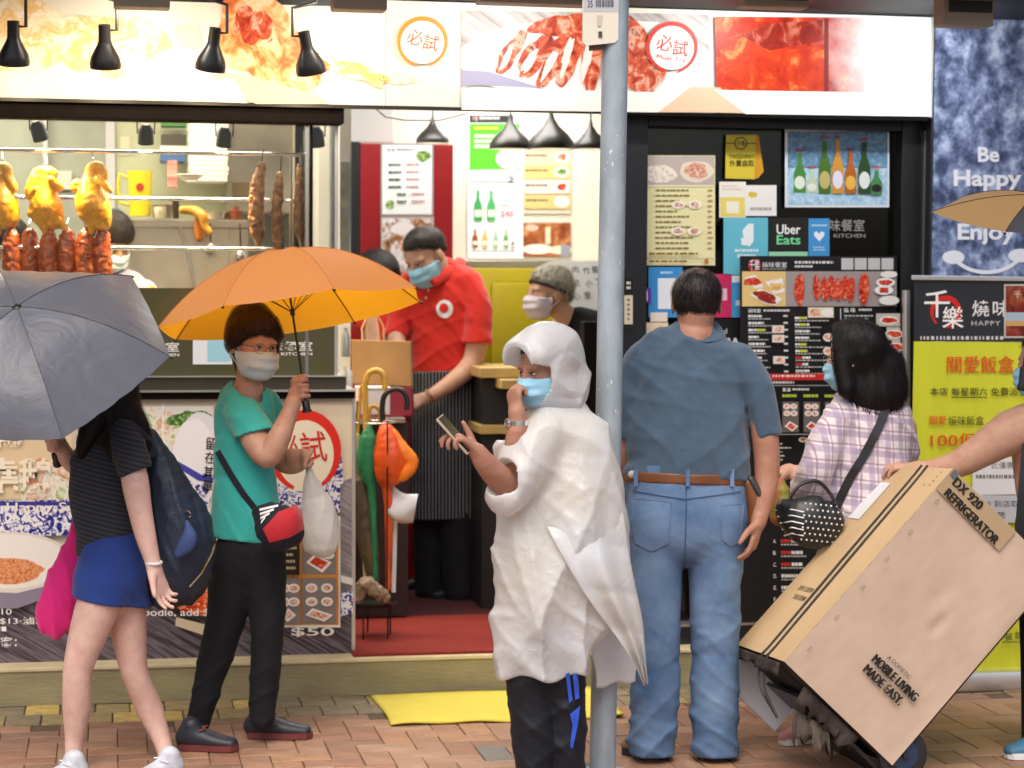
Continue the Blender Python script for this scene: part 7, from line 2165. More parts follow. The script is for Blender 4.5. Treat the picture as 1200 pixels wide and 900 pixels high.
# hood: shell open towards the face
hq = hd
def hoodfn(p):
    q = hq.loc(p)
    outer = np.linalg.norm((q - np.array([0, -.05, .13])) / np.array([.44, .60, .56]), axis=1)
    d = (outer - 1) * .44
    neckp = np.linalg.norm((q - np.array([0, -.12, -.32])) / np.array([.46, .52, .42]), axis=1)
    d = smin(d, (neckp - 1) * .42, .12)
    tip = np.linalg.norm((q - np.array([0, .34, .26])) / np.array([.42, .34, .26]), axis=1)
    d = smin(d, (tip - 1) * .26, .12)
    inner = (np.linalg.norm((q - np.array([0, .22, -.02])) / np.array([.37, .66, .46]), axis=1) - 1) * .37
    d = d + (creases(p, [(.5, .8, .2), (.8, -.5, .3)], 26, .008, 5, 1.3, 1.5, 3, 0) + folds(p, 8, .008, 2)) / hq.H
    d = np.maximum(d, -inner)
    d = np.maximum(d, (q[:, 1] - .50) )
    d = np.maximum(d, q[:, 1] * .9 - .42 - .5 * (q[:, 2] - .0) - .12)
    return d * hq.H
sdf_obj('hood', Fn(hoodfn, hd.lo - .1, hd.hi + .1), .005, M_pon, w2)
# loose back panel blown out past the pole
def sheet(name, grid, m_, parent, nu=40, nv=40, amp=.012, seed=1, thick=.0015, bulge=0.0, wave=0.0):
    """bilinear patch of four photo corners (x, y, depth offset) with crumples"""
    rg = np.random.default_rng(seed)
    vs = []
    (a, b, c_, d) = [np.array(q_, float) for q_ in grid]
    for i in range(nv + 1):
        for j in range(nu + 1):
            u_, v_ = j / nu, i / nv
            q_ = (a * (1 - u_) + b * u_) * (1 - v_) + (d * (1 - u_) + c_ * u_) * v_
            vs.append(f.p(q_[0] + 3 * math.sin(v_ * 9 + u_ * 2) * v_ - wave * 5 * math.sin(v_ * 5.5) * (1 - u_), q_[1] + 2 * math.sin(u_ * 9) * v_, q_[2] - bulge * math.sin(math.pi * min(1, v_ * 1.15)) * (1 - .6 * u_) - wave * (.045 * math.sin(math.pi * u_) * math.sin(math.pi * v_) + .02 * math.sin(u_ * 13 + 2.5 * v_) * v_)))
    vs = np.array(vs)
    dsp = creases(vs, [(.8, .5, 0), (.9, .1, 0), (.3, .9, 0)], 19, amp * 1.2, seed, 1.4, 1.5, 2.2, 0) + folds(vs, 5, amp, seed)
    vs = vs - FWD * dsp[:, None]
    fs = [(i * (nu + 1) + j, (i + 1) * (nu + 1) + j, (i + 1) * (nu + 1) + j + 1, i * (nu + 1) + j + 1) for i in range(nv) for j in range(nu)]
    o = mesh_obj(name, vs, fs, m_, parent, smooth=True)
    s_ = o.modifiers.new('thickness', 'SOLIDIFY'); s_.thickness = thick
    return o
sheet('poncho_tail', [(628, 590, -.085), (726, 570, .0), (763, 800, .05), (750, 803, .0)], M_pon, w2, 50, 60, .011, 4, bulge=.075, wave=1.0)
sheet('poncho_lining', [(690, 700, .12), (736, 690, .16), (748, 798, .16), (697, 806, .12)], M_pon, w2, 20, 26, .006, 9)
M_track = cloth('black_tracksuit', (24, 26, 32), .6, .12, .15); M_blue = cloth('blue_stripe', (40, 84, 200), .6, .05)
trk = Union([f.loft([(641, 770, .02, 46, 30), (640, 800, .02, 44, 30)]), f.loft([(622, 790, 0, 31, 30), (624, 840, 0, 27), (626, 880, 0, 25), (627, 915, 0, 23), (627, 938, 0, 20)]), f.loft([(659, 790, .02, 27, 30), (663, 840, .02, 24), (664, 880, .02, 23), (663, 915, .02, 22), (663, 938, .02, 20)])], .015)
_, trf = garment('trousers', trk, .0065, M_track, w2, 0, lambda p: creases(p, [(.55, .75, .2), (-.5, .75, .2)], 34, .008, 12) + folds(p, 5, .008, 12))
for q_ in ([(663, 790), (667, 788), (671, 820), (667, 824)], [(671, 787), (677, 785), (679, 818), (674, 820)], [(668, 837), (680, 827), (677, 850), (671, 878), (668, 875), (671, 850)]):
    patch('blue_stripe', trf, q_, M_blue, w2, 6.8, .004)
M_dsh = mat('dark_shoe', (.02, .02, .022), .5)
for (h_, t_) in (((632, 950), (600, 958)), ((668, 950), (640, 960))):
    shoe(f, h_, t_, .04, m_up=M_dsh, m_sole=M_dsh, parent=w2)
ph = thing('phone', 'slim pale gold phone held in the hand of the person in the poncho', 'phone')
pd = pho_ax; pn = np.cross(pd, FWD * .92 + RIGHT * .38); pn /= np.linalg.norm(pn); ps = np.cross(pn, pd)
c0 = f.p(533, 509, -.205)
def bxo(c, a, b, n_, la, lb, ln):
    return [c + a * sa * la / 2 + b * sb * lb / 2 + n_ * ln for sa, sb in ((-1, -1), (1, -1), (1, 1), (-1, 1))]
MB().hexa(bxo(c0, pd, ps, pn, .15, .074, -.004), bxo(c0, pd, ps, pn, .15, .074, .004), mat('phone_gold', lin((214, 196, 170)), .3, metal=.5)).build('phone_case', ph, bevel=.0025, merge=True, smooth=True)
MB().hexa(bxo(c0, pd, ps, pn, .142, .067, .0042), bxo(c0, pd, ps, pn, .142, .067, .0048), mat('phone_screen', (.02, .022, .03), .1)).hexa(bxo(c0, pd, ps, pn, .12, .06, -.0048), bxo(c0, pd, ps, pn, .12, .06, -.0042), mat('phone_back', lin((120, 110, 104)), .3)).build('screen', ph)
wt2 = thing('wrist_watch', 'steel watch on the raised wrist of the person in the poncho', 'watch')
ca = f.p(606.5, 496, -.10); axw = f.p(606, 480, -.10) - f.p(607, 500, -.10)
MB().lathe(ca, axw, [(-.008, .031), (-.008, .034), (.008, .034), (.008, .031)], M_chrome, 26, False).build('bracelet', wt2, smooth=True)
MB().lathe(ca - RIGHT * .03 - FWD * .016, -RIGHT * .8 - FWD * .5, [(0, .001), (0, .016), (.006, .016), (.008, .013), (.008, .001)], M_chrome, 20, False).build('watch_case', wt2, smooth=True)

# ------------------------------------------------------------------ man in the slate blue polo, seen from behind
f = Fig(7.36)
w3 = thing('person', 'heavy man seen from behind in slate blue polo shirt and jeans', 'person')
hd = Head(f.p(816, 357, .03), f.px(80), 178, -6, 0)
armr = f.loft([(884, 455, -.01, 13), (895, 500, -.02, 15.5), (899, 548, -.02, 15), (895, 585, -.04, 12), (889, 612, -.06, 9)])
arml = f.loft([(738, 460, .02, 13), (733, 510, .03, 15), (735, 548, .08, 14), (742, 560, .2, 11), (752, 560, .28, 9)])
hnd = open_hand(f.p(889, 610, -.06), f.p(881, 645, -.07) - f.p(889, 610, -.06), -RIGHT * .9 + FWD * .3, (22, 28, 34, 40), 1.02, -1)
limbs = Union([armr, arml] + [Union(hnd, .004)] + [hd.neck(f.p(813, 402, .02), .26, .36), f.loft([(812, 405, .02, 40, 18), (806, 440, .02, 56, 24), (806, 500, .02, 56, 26)])], .014)
body = Fn(lambda p: smin(limbs(p), hd(p), .012), np.minimum(limbs.lo, hd.lo), np.maximum(limbs.hi, hd.hi))
sdf_obj('body', body, .006, SK['tan'], w3)
hf0 = hd.hair_fn(-.16, .50, .028, seed=6)
make_hair(hd, w3, H_black, hf0, 2200, .035, .0018, 5, .6)
# thinning crown
crown = hd.w((0.0, -.18, .46))
M_crown = mat('thin_crown', lin((120, 92, 76)), .6, var=.5, vscale=60, vcol=lin((46, 36, 32)))
sdf_obj('thin_crown', Fn(lambda p: np.maximum(hf0(p) - .0025, np.linalg.norm((p - crown), axis=1) - .042 - .012 * vnoise(p * 60, 3)), hf0.lo, hf0.hi), .0045, M_crown, w3)
M_slate = cloth('slate_pique', (70, 90, 108), .95, .12, .4, 330)
tors = Union([f.loft([(813, 396, .01, 34, 20), (810, 408, .01, 54, 25), (808, 424, .01, 70, 30), (806, 460, .01, 71, 36), (806, 500, .0, 72, 40), (806, 540, .0, 74, 43), (806, 572, .0, 74, 43)]),
              Cut(f.loft([(864, 422, 0, 20), (882, 447, -.01, 21), (895, 485, -.02, 19), (902, 530, -.02, 18)]), [halfspace(f, 876, 517, 916, 508)]),
              Cut(f.loft([(754, 420, .01, 20), (740, 450, .02, 21), (733, 500, .03, 19), (732, 530, .04, 18)]), [halfspace(f, 712, 514, 752, 516)])], .007)
_, polo = garment('polo_shirt', tors, .0066, M_slate, w3, 0, lambda p: creases(p, [(.72, .65, .1), (.3, .95, .1), (-.6, .75, .1)], 24, .0055, 4) + folds(p, 5, .009, 5), [halfspace(f, 720, 557, 890, 564)])
cl3 = Loft([f.p(815, 380, .03), f.p(814, 392, .025), f.p(812, 404, .02)], [f.px(32), f.px(34), f.px(42)], [f.px(30), f.px(30), f.px(32)])
sdf_obj('collar', Fn(lambda p: np.maximum(np.maximum(cl3(p), -halfspace(f, 780, 391, 850, 389, 0, .5)(p)), halfspace(f, 770, 402, 860, 402)(p)), cl3.lo, cl3.hi), .005, M_slate, w3)
def denim(name, c, c2):
    if name in MATS: return MATS[name]
    return mat(name, lin(c), .9, var=.4, vscale=5, vcol=lin(c2), bump=.3, bscale=350, spec=.2, detail=8)
M_den = denim('washed_denim', (118, 144, 174), (70, 96, 130))
jn = Union([f.loft([(804, 552, 0, 71, 42), (804, 585, 0, 72, 45), (803, 620, 0, 70, 45)]),
            f.loft([(770, 610, .0, 38, 42), (767, 660, 0, 34, 36), (767, 720, 0, 30, 31), (768, 780, 0, 29, 29), (766, 830, .0, 28, 28), (763, 876, .0, 26, 28)]),
            f.loft([(838, 610, 0, 38, 42), (838, 660, 0, 33, 36), (838, 720, 0, 29, 31), (838, 780, 0, 28, 29), (838, 830, 0, 28, 28), (839, 882, -.0, 26, 28)])], .02)
_, jf = garment('jeans', jn, .0066, M_den, w3, 0, lambda p: creases(p, [(.5, .8, .1), (-.55, .75, .2)], 36, 1.0, 3, 2.0, 1.6, 3) * (.0035 + .010 * np.exp(-((p[:, 2] - .08) / .14) ** 2) + .006 * np.exp(-((p[:, 2] - .45) / .09) ** 2) + .005 * np.exp(-((p[:, 2] - .78) / .08) ** 2)) + folds(p, 5, .008, 9), [halfspace(f, 720, 879, 800, 879)] and [halfspace(f, 700, 884, 900, 886)])
M_stitch = mat('pale_stitch', lin((112, 130, 152)), .9); M_dden = denim('dark_denim', (70, 100, 140), (52, 78, 116))
for q_ in ([(740, 584), (786, 588), (784, 636), (764, 646), (744, 636)], [(845, 593), (872, 590), (868, 634), (856, 640), (846, 632)]):
    pk = patch('back_pocket', jf, q_, M_den, w3, 7.3, .004)
    MB().tube(on_surface(jf, q_ + [q_[0]], 7.3, .0045, 5), .0009, M_stitch, 5).build('stitching', pk)
MB().tube(on_surface(jf, [(742, 575), (775, 581), (803, 585), (835, 581), (868, 576)], 7.3, .003, 5), .0016, M_dden, 5).build('yoke_seam', w3)
MB().tube(on_surface(jf, [(804, 566), (804, 600), (803, 640), (802, 668)], 7.3, .003, 5), .0016, M_dden, 5).build('centre_seam', w3)
bl = f.loft([(804, 548, 0, 73.5, 44.5), (804, 560, 0, 74, 44.5), (804, 575, 0, 74, 44.5)])
M_belt = mat('brown_leather', lin((112, 66, 34)), .45, var=.2, vscale=14)
sdf_obj('belt', Fn(lambda p: np.maximum(np.maximum(bl(p), halfspace(f, 720, 563, 890, 569)(p)), -halfspace(f, 720, 551, 890, 556)(p)), bl.lo, bl.hi), .005, M_belt, w3)
for x in (745, 806, 858):
    ribbon('belt_loop', [hit(bl, x, y, 7.3, .002) for y in (550, 556, 562, 570)], .014, M_den, w3, .004)
MB().ball(hit(bl, 741, 556, 7.3, 0), [.016, .01, .014], mat('pale_buckle', (.5, .5, .48), .4), 10, 8).build('clip', w3, smooth=True)
pch = thing('belt_pouch', 'brown and black leather pouch on the right hip of the man in blue', 'pouch')
L = f.loft([(876, 566, -.02, 9, 14), (884, 590, -.02, 11, 15), (883, 612, -.02, 9, 13)]); L2 = f.loft([(880, 562, -.05, 5), (893, 585, -.06, 4), (892, 612, -.05, 4), (884, 626, -.04, 5)])
sdf_obj('pouch_body', L, .005, M_belt, pch); sdf_obj('flap', L2, .005, mat('dark_strap', (.03, .026, .022), .5), pch)
M_sue = mat('tan_suede', lin((150, 116, 78)), .85, var=.2, vscale=20); M_dk = mat('dark_sole', (.025, .02, .018), .6)
shoe(f, (782, 889), (732, 882), .04, m_up=M_sue, m_sole=M_dk, parent=w3, hh=.085)
shoe(f, (836, 892), (850, 876), .04, m_up=mat('black_shoe', (.022, .02, .02), .45), m_sole=M_dk, parent=w3, hh=.08)

# ------------------------------------------------------------------ girl with the grey umbrella
f = Fig(7.24)
w4 = thing('person', 'girl in dark striped tee and blue shorts hidden behind a grey umbrella', 'person')
hd = Head(f.p(122, 455, .0), f.px(80), -70, -25, 0, True)
gc, gR, gh = U(33, 411, 6.98), 171 * 6.98 / FPX, 66 * 6.98 / FPX
gn = -.05 * RIGHT + .76 * UP - .65 * FWD; gn /= np.linalg.norm(gn)
hand_c = gc + gn * (gh - .60)
armn = f.loft([(152, 528, -.10, 13), (158, 562, -.13, 16), (163, 592, -.14, 14.5), (170, 625, -.16, 12.5), (178, 655, -.17, 9.5), (181, 668, -.17, 8.5)])
hn = open_hand(f.p(181, 665, -.17), f.p(195, 712, -.17) - f.p(181, 665, -.17), RIGHT * .8 - FWD * .5 + UP * .2, (18, 26, 32, 36), .98, 1)
gg, wrg = grip_hand(hand_c, -gn, RIGHT * .6 + FWD * .5, .008, False, .92)
armf = Loft([f.p(112, 528, .12), f.p(96, 545, .10), (f.p(80, 538, .06)), wrg], np.array([15, 13, 11, 8.5]) * f.D / FPX, np.array([15, 13, 11, 8.5]) * f.D / FPX)
leg1 = f.loft([(122, 690, -.05, 27, 27), (106, 735, -.07, 23.5), (92, 780, -.08, 17.5), (90, 800, -.08, 16.5), (90, 830, -.06, 16.5), (87, 868, -.05, 11), (84, 905, -.07, 9.5)])
leg2 = f.loft([(147, 690, .05, 25, 26), (150, 735, .05, 21.5), (156, 780, .05, 16.5), (162, 800, .06, 15.5), (175, 830, .09, 15.5), (190, 868, .07, 10.5), (199, 902, .0, 9.5)])
limbs = Union([armn, armf, leg1, leg2] + [Union(hn, .004), Union(gg, .0035)] + [hd.neck(f.p(128, 505, .0)), f.loft([(130, 512, 0, 22, 18), (126, 560, 0, 28, 22), (128, 640, 0, 26, 22), (132, 690, 0, 28, 24)])], .014)
body = Fn(lambda p: smin(limbs(p), hd(p), .012), np.minimum(limbs.lo, hd.lo), np.maximum(limbs.hi, hd.hi))
sdf_obj('body', body, .006, SK['pale'], w4)
hr = Union([f.loft([(122, 430, .02, 36, 38), (126, 470, .02, 38, 36), (134, 505, .0, 34, 30), (146, 530, -.04, 22, 22)]), f.loft([(140, 480, -.02, 18), (158, 500, -.03, 17), (168, 520, -.04, 10)]), f.loft([(110, 490, -.1, 14), (100, 515, -.12, 10), (94, 530, -.12, 6)])], .03)
o = sdf_obj('hair', hr, .007, H_black, w4)
strands('hair_locks', hr, 900, .16, H_black, o, lambda p: np.tile(-UP * 1.0 + RIGHT * .15, (len(p), 1)), .0028, 4, jit=.2)
def striped(name, c1, c2, freq, axis, width=.35, rough=.85):
    if name in MATS: return MATS[name]
    M = cloth(name, c1, rough)
    t = M.node_tree; b = t.nodes['Principled BSDF']
    tc = nd(t, 'ShaderNodeTexCoord'); dt = nd(t, 'ShaderNodeVectorMath', operation='DOT_PRODUCT'); dt.inputs[1].default_value = tuple(axis)
    t.links.new(tc.outputs['Object'], dt.inputs[0])
    mu = nd(t, 'ShaderNodeMath', operation='MULTIPLY'); mu.inputs[1].default_value = freq; t.links.new(dt.outputs['Value'], mu.inputs[0])
    fr_ = nd(t, 'ShaderNodeMath', operation='FRACT'); t.links.new(mu.outputs[0], fr_.inputs[0])
    lt = nd(t, 'ShaderNodeMath', operation='LESS_THAN'); lt.inputs[1].default_value = width; t.links.new(fr_.outputs[0], lt.inputs[0])
    mx = nd(t, 'ShaderNodeMix', data_type='RGBA'); t.links.new(lt.outputs[0], mx.inputs[0])
    mx.inputs[6].default_value = c4(lin(c1)); mx.inputs[7].default_value = c4(lin(c2)); t.links.new(mx.outputs[2], b.inputs['Base Color'])
    return M
M_strp = striped('dark_striped_jersey', (44, 46, 52), (60, 64, 72), 62, (.25, 0, 1), .4)
tors = Union([f.loft([(134, 500, .0, 24, 18), (132, 514, .0, 33, 24), (125, 540, .0, 41, 30), (122, 570, .0, 42, 33), (124, 610, .0, 38, 31), (128, 645, .0, 37, 32), (131, 675, .0, 37, 33)]),
              Cut(f.loft([(146, 510, -.07, 20), (154, 535, -.11, 22), (161, 560, -.13, 21), (166, 580, -.14, 21)]), [halfspace(f, 134, 566, 176, 548)])], .022)
garment('t_shirt', tors, .0064, M_strp, w4, 0, lambda p: creases(p, [(.5, .85, .1), (-.4, .9, .2)], 30, .008, 6) + folds(p, 7, .006, 5), [halfspace(f, 80, 650, 180, 668)])
M_short = cloth('royal_blue_twill', (40, 66, 136), .85, .08)
sh = Union([f.loft([(132, 645, 0, 36, 32), (132, 675, 0, 39, 34)]), f.loft([(120, 680, -.04, 31, 31), (117, 715, -.05, 31, 31)]), f.loft([(148, 680, .04, 27, 30), (150, 720, .05, 26, 30)])], .02)
garment('shorts', sh, .0062, M_short, w4, .009, lambda p: creases(p, [(.6, .75, .1), (.3, .9, .2)], 34, .006, 8) + folds(p, 8, .004, 5), [halfspace(f, 92, 697, 178, 715)])
MB().tube([f.p(180 + 9 * math.cos(t) , 659 + 2.2 * math.sin(t), -.17 - .03 * math.sin(t)) for t in np.linspace(0, 2 * math.pi, 21)], .0055, M_white, 8).build('bracelet', w4, smooth=True)
M_wsh = mat('white_sneaker', (.5, .52, .56), .6, var=.2, vscale=30); M_wl = mat('white_lace', (.75, .76, .78), .6)
shoe(f, (94, 916), (50, 921), .04, m_up=M_wsh, m_sole=M_wsh, lace=M_wl, parent=w4, hh=.062)
shoe(f, (206, 911), (160, 919), .04, m_up=M_wsh, m_sole=M_wsh, lace=M_wl, parent=w4, hh=.062)
# her umbrella
M_gr = translucent_mat('grey_silver_nylon', lin((94, 96, 104)), lin((90, 92, 98)), .12, .33, 7)
u_ = RIGHT - (RIGHT @ gn) * gn; u_ /= np.linalg.norm(u_); v_ = np.cross(gn, u_)
def pxy(p):
    d = p - CAM; D = d @ FWD
    return np.array([600 + FPX * (d @ RIGHT) / D, 450 - FPX * (d @ UP) / D])
best = min(np.linspace(0, math.pi / 3, 61), key=lambda ph: sum(min(np.linalg.norm(pxy(gc + gR * (u_ * math.cos(ph + k * math.pi / 3) + v_ * math.sin(ph + k * math.pi / 3))) - np.array(t)) for k in range(6)) for t in ((144, 330), (205, 437), (73, 517))))
open_umbrella('open silver grey umbrella tilted towards the street at the left edge', gc, gn, gR, gh, 6, best, RIGHT, M_gr, M_gr, .66, .05, rib_m=M_rib, limp=.5, sub=16, ferrule=.012, seam_m=mat('grey_seam', lin((70, 72, 80)), .6))
bk = thing('backpack', 'dark navy drawstring backpack hanging behind the girl in shorts', 'backpack')
M_nav = mat('navy_nylon', lin((26, 40, 58)), .5, var=.2, vscale=10, bump=.15, bscale=90)
L = Union([f.loft([(176, 512, .02, 9, 12), (188, 545, .04, 19, 24), (204, 590, .05, 31, 34), (212, 635, .05, 41, 38), (206, 672, .05, 40, 36), (196, 690, .05, 24, 26)])], .02)
_, bkf = garment('pack_body', L, .0066, M_nav, bk, 0, lambda p: creases(p, [(.9, .3, .2), (.8, -.4, .3)], 30, .010, 4) + folds(p, 7, .008, 6))
ribbon('strap', [f.p(150, 497, -.10), f.p(163, 508, -.09), f.p(174, 518, -.05), f.p(180, 535, -.04)], .035, M_nav, bk, .006)
MB().tube(on_surface(bkf, [(222, 688), (236, 672), (248, 650), (254, 632)], 7.2, .003, 5), .0035, mat('brass_zip', lin((150, 130, 96)), .4, metal=.6), 6).build('zip', bk)
MB().lathe(hit(bkf, 219, 603, 7.2, .006), FWD, [(-.002, .012), (.002, .014), (.006, .012)], M_chrome, 16, False).build('ring', bk)
L = f.loft([(219, 612, -.09, 3), (222, 628, -.1, 9, 6), (217, 640, -.1, 10, 6), (208, 650, -.1, 5, 4)]); sdf_obj('charm', L, .004, mat('blue_charm', lin((50, 72, 118)), .7), bk)
pk_ = thing('pink_bag', 'bright pink cloth bag hanging in front of the girl in shorts', 'bag')
L = f.loft([(90, 612, .08, 6, 6), (86, 640, .06, 13, 9), (76, 680, .05, 22, 13), (66, 715, .05, 24, 14), (64, 732, .05, 20, 12), (66, 742, .05, 10, 8)])
garment('bag_cloth', L, .006, cloth('pink_cotton', (222, 40, 124), .8, .06), pk_, 0, lambda p: creases(p, [(.85, .35, .2), (.9, .1, .3)], 60, .006, 3, 2.0, 1.0) + folds(p, 9, .004, 4))

# ------------------------------------------------------------------ woman in the plaid shirt
f = Fig(7.66)
w5 = thing('person', 'woman with black bobbed hair and pale plaid shirt reading the menu board', 'person')
hd = Head(f.p(1001, 418, .0), f.px(76), -112, -8, 0, True)
a1 = f.loft([(968, 520, -.05, 14), (955, 556, -.08, 14), (948, 572, .0, 12), (936, 560, .12, 9.5), (932, 553, .16, 8)])
hn = open_hand(f.p(932, 553, .16), -RIGHT * .5 + FWD * .9 + UP * .1, RIGHT * .4 + UP * -.6, (30, 36, 40, 44), .92, 1)
limbs = Union([a1, f.loft([(1060, 500, .05, 14), (1062, 545, .1, 13), (1050, 570, .2, 11)]), hd.neck(f.p(1014, 474, .02)), f.loft([(1014, 476, .02, 26, 16), (1012, 510, .02, 38, 22), (1012, 560, .02, 36, 22)])] + [Union(hn, .004)], .014)
body = Fn(lambda p: smin(limbs(p), hd(p), .012), np.minimum(limbs.lo, hd.lo), np.maximum(limbs.hi, hd.hi))
sdf_obj('body', body, .006, SK['fair'], w5)
hd.eyes(w5); hd.mask(w5, M_mask); hd.glasses(w5, mat('glasses_rim', (.2, .15, .1), .3))
hr0 = Union([f.loft([(1003, 404, .02, 30, 30), (1010, 420, .03, 35, 34), (1018, 440, .03, 40, 34), (1022, 460, .02, 39, 32), (1022, 474, .02, 33, 27)]), f.loft([(990, 396, -.01, 20), (986, 420, -.05, 12), (992, 455, -.07, 10)]), f.loft([(1040, 430, .0, 20), (1050, 460, .0, 11)])], .03)
fwdv = hd.R[1]; fc = hd.w((0, .24, -.06))
cap5 = hd.hair_fn(-.6, .2, .08, seed=3)
hr = Fn(lambda p: np.maximum(smin(hr0(p), cap5(p), .02), (p - fc) @ fwdv), np.minimum(hr0.lo, cap5.lo), np.maximum(hr0.hi, cap5.hi))
o = sdf_obj('hair', hr, .0065, H_black, w5)
strands('hair_locks', hr, 1800, .10, H_black, o, lambda p: np.tile(-UP * 1.0, (len(p), 1)) + .35 * (p - hd.c) / .1, .0024, 4, jit=.22)
def plaid_mat():
    M = cloth('pale_plaid', (206, 192, 200), .85)
    t = M.node_tree; b = t.nodes['Principled BSDF']
    tc = nd(t, 'ShaderNodeTexCoord')
    prev_ = None
    def band(axis, freq, off, width, c1, inp):
        dt = nd(t, 'ShaderNodeVectorMath', operation='DOT_PRODUCT'); dt.inputs[1].default_value = tuple(axis); t.links.new(tc.outputs['Object'], dt.inputs[0])
        mu = nd(t, 'ShaderNodeMath', operation='MULTIPLY_ADD'); mu.inputs[1].default_value = freq; mu.inputs[2].default_value = off; t.links.new(dt.outputs['Value'], mu.inputs[0])
        fr_ = nd(t, 'ShaderNodeMath', operation='FRACT'); t.links.new(mu.outputs[0], fr_.inputs[0])
        lt = nd(t, 'ShaderNodeMath', operation='LESS_THAN'); lt.inputs[1].default_value = width; t.links.new(fr_.outputs[0], lt.inputs[0])
        k = nd(t, 'ShaderNodeMath', operation='MULTIPLY'); k.inputs[1].default_value = .6; t.links.new(lt.outputs[0], k.inputs[0])
        mx = nd(t, 'ShaderNodeMix', data_type='RGBA'); t.links.new(k.outputs[0], mx.inputs[0])
        if isinstance(inp, tuple): mx.inputs[6].default_value = inp
        else: t.links.new(inp, mx.inputs[6])
        mx.inputs[7].default_value = c4(lin(c1))
        return mx.outputs[2]
    H = tuple(RIGHT * .98 + FWD * .35); V = (0.1, 0, 1)
    s_ = band(H, 16, .1, .36, (150, 132, 158), c4(lin((216, 204, 206))))
    s_ = band(V, 16, .3, .36, (150, 132, 158), s_)
    s_ = band(H, 16, .6, .1, (128, 96, 120), s_); s_ = band(V, 16, .8, .1, (128, 96, 120), s_)
    t.links.new(s_, b.inputs['Base Color'])
    return M
M_plaid = plaid_mat()
tors = Union([f.loft([(1018, 470, .02, 30, 20), (1016, 484, .02, 44, 26), (1014, 510, .02, 52, 31), (1012, 545, .02, 53, 33), (1011, 590, .02, 51, 34), (1010, 650, .02, 52, 35)]),
              Cut(f.loft([(984, 488, -.02, 18), (970, 515, -.05, 21), (957, 548, -.08, 21), (950, 572, -.04, 20), (944, 574, .04, 18)]), []),
              f.loft([(1052, 488, .04, 16), (1060, 530, .08, 17), (1054, 570, .18, 15)])], .02)
_, pls = garment('plaid_shirt', tors, .0066, M_plaid, w5, 0, lambda p: creases(p, [(.6, .75, .1), (-.5, .8, .2)], 30, .008, 5) + folds(p, 7, .006, 2), [halfspace(f, 940, 645, 1080, 645)])
tr_ = Union([f.loft([(1008, 640, .02, 46, 34), (1006, 670, .02, 46, 34)]), f.loft([(985, 660, .0, 30, 30), (970, 760, 0, 24), (950, 850, 0, 18)]), f.loft([(1030, 660, .04, 28, 30), (1035, 760, .05, 23), (1040, 850, .06, 17)])], .02)
garment('trousers', tr_, .009, cloth('khaki_cotton', (120, 112, 96), .85), w5, 0, None)
M_pk = mat('pink_canvas', lin((196, 140, 140)), .8, var=.1, vscale=20)
shoe(f, (958, 868), (916, 873), .04, m_up=M_pk, m_sole=M_white, parent=w5); shoe(f, (1048, 858), (1006, 866), .04, m_up=M_pk, m_sole=M_white, parent=w5)
hb = thing('studded_handbag', 'black shoulder bag with rows of white studs carried by plaid shirt woman', 'bag')
M_bb = mat('black_leather', (.014, .014, .016), .4, var=.3, vscale=14)
L = Union([f.loft([(920, 596, -.14, 12, 14), (934, 606, -.16, 26, 17), (954, 612, -.16, 33, 18), (972, 606, -.15, 22, 16)])], .02)
_, hbf = garment('bag_body', L, .006, M_bb, hb, 0, lambda p: folds(p, 12, .006, 3), [])
ribbon('strap', on_surface(pls, [(1042, 468), (1030, 500), (1012, 535), (996, 560), (984, 585), (978, 600)], 7.6, .004, 5), .032, M_bb, hb, .005)
MB().tube(smooth_pts([hit(hbf, 925, 584, 7.5, .004), f.p(938, 568, -.16), f.p(958, 564, -.15), f.p(974, 580, -.14), hit(hbf, 978, 592, 7.5, .004)]), .007, M_bb, 8).build('handle', hb, smooth=True)
mb = MB()
M_stud = mat('white_stud', (.7, .7, .68), .3)
for i in range(7):
    for j in range(8):
        x, y = 944 + j * 6 + (i % 2) * 3 - i * .8, 590 + i * 7 + j * .6
        d = hbf(np.array([hit(hbf, x, y, 7.5, 0)]))[0]
        if abs(d) < .004: MB().ball(hit(hbf, x, y, 7.5, 0), .0042, M_stud, 6, 4).build('stud', hb)
for k in range(6):
    q_ = [(909 + k * 2.5, 598 + k * 7.5), (928, 597 + k * 7), (942, 600 + k * 7)]
    pp = [hit(hbf, *a, 7.5, .001) for a in q_]
    if all(abs(hbf(np.array([p_]))[0]) < .006 for p_ in pp): MB().tube(pp, .0028, M_stud, 5).build('white_stripe', hb)
# red and green shopping behind her bag
o = sdf_obj('shopping_bag', (lambda L_: Fn(lambda p: L_(p) + folds(p, 18, .006, 3), L_.lo - .01, L_.hi + .01))(Fig(7.75).loft([(914, 566, .02, 6), (916, 585, .02, 14), (914, 604, .02, 12)])), .006, mat('red_green_print', lin((190, 70, 60)), .6, var=.6, vscale=30, vcol=lin((120, 160, 60)))); tag(o, 'red and green shopping held in front of the plaid shirt woman', 'bag')

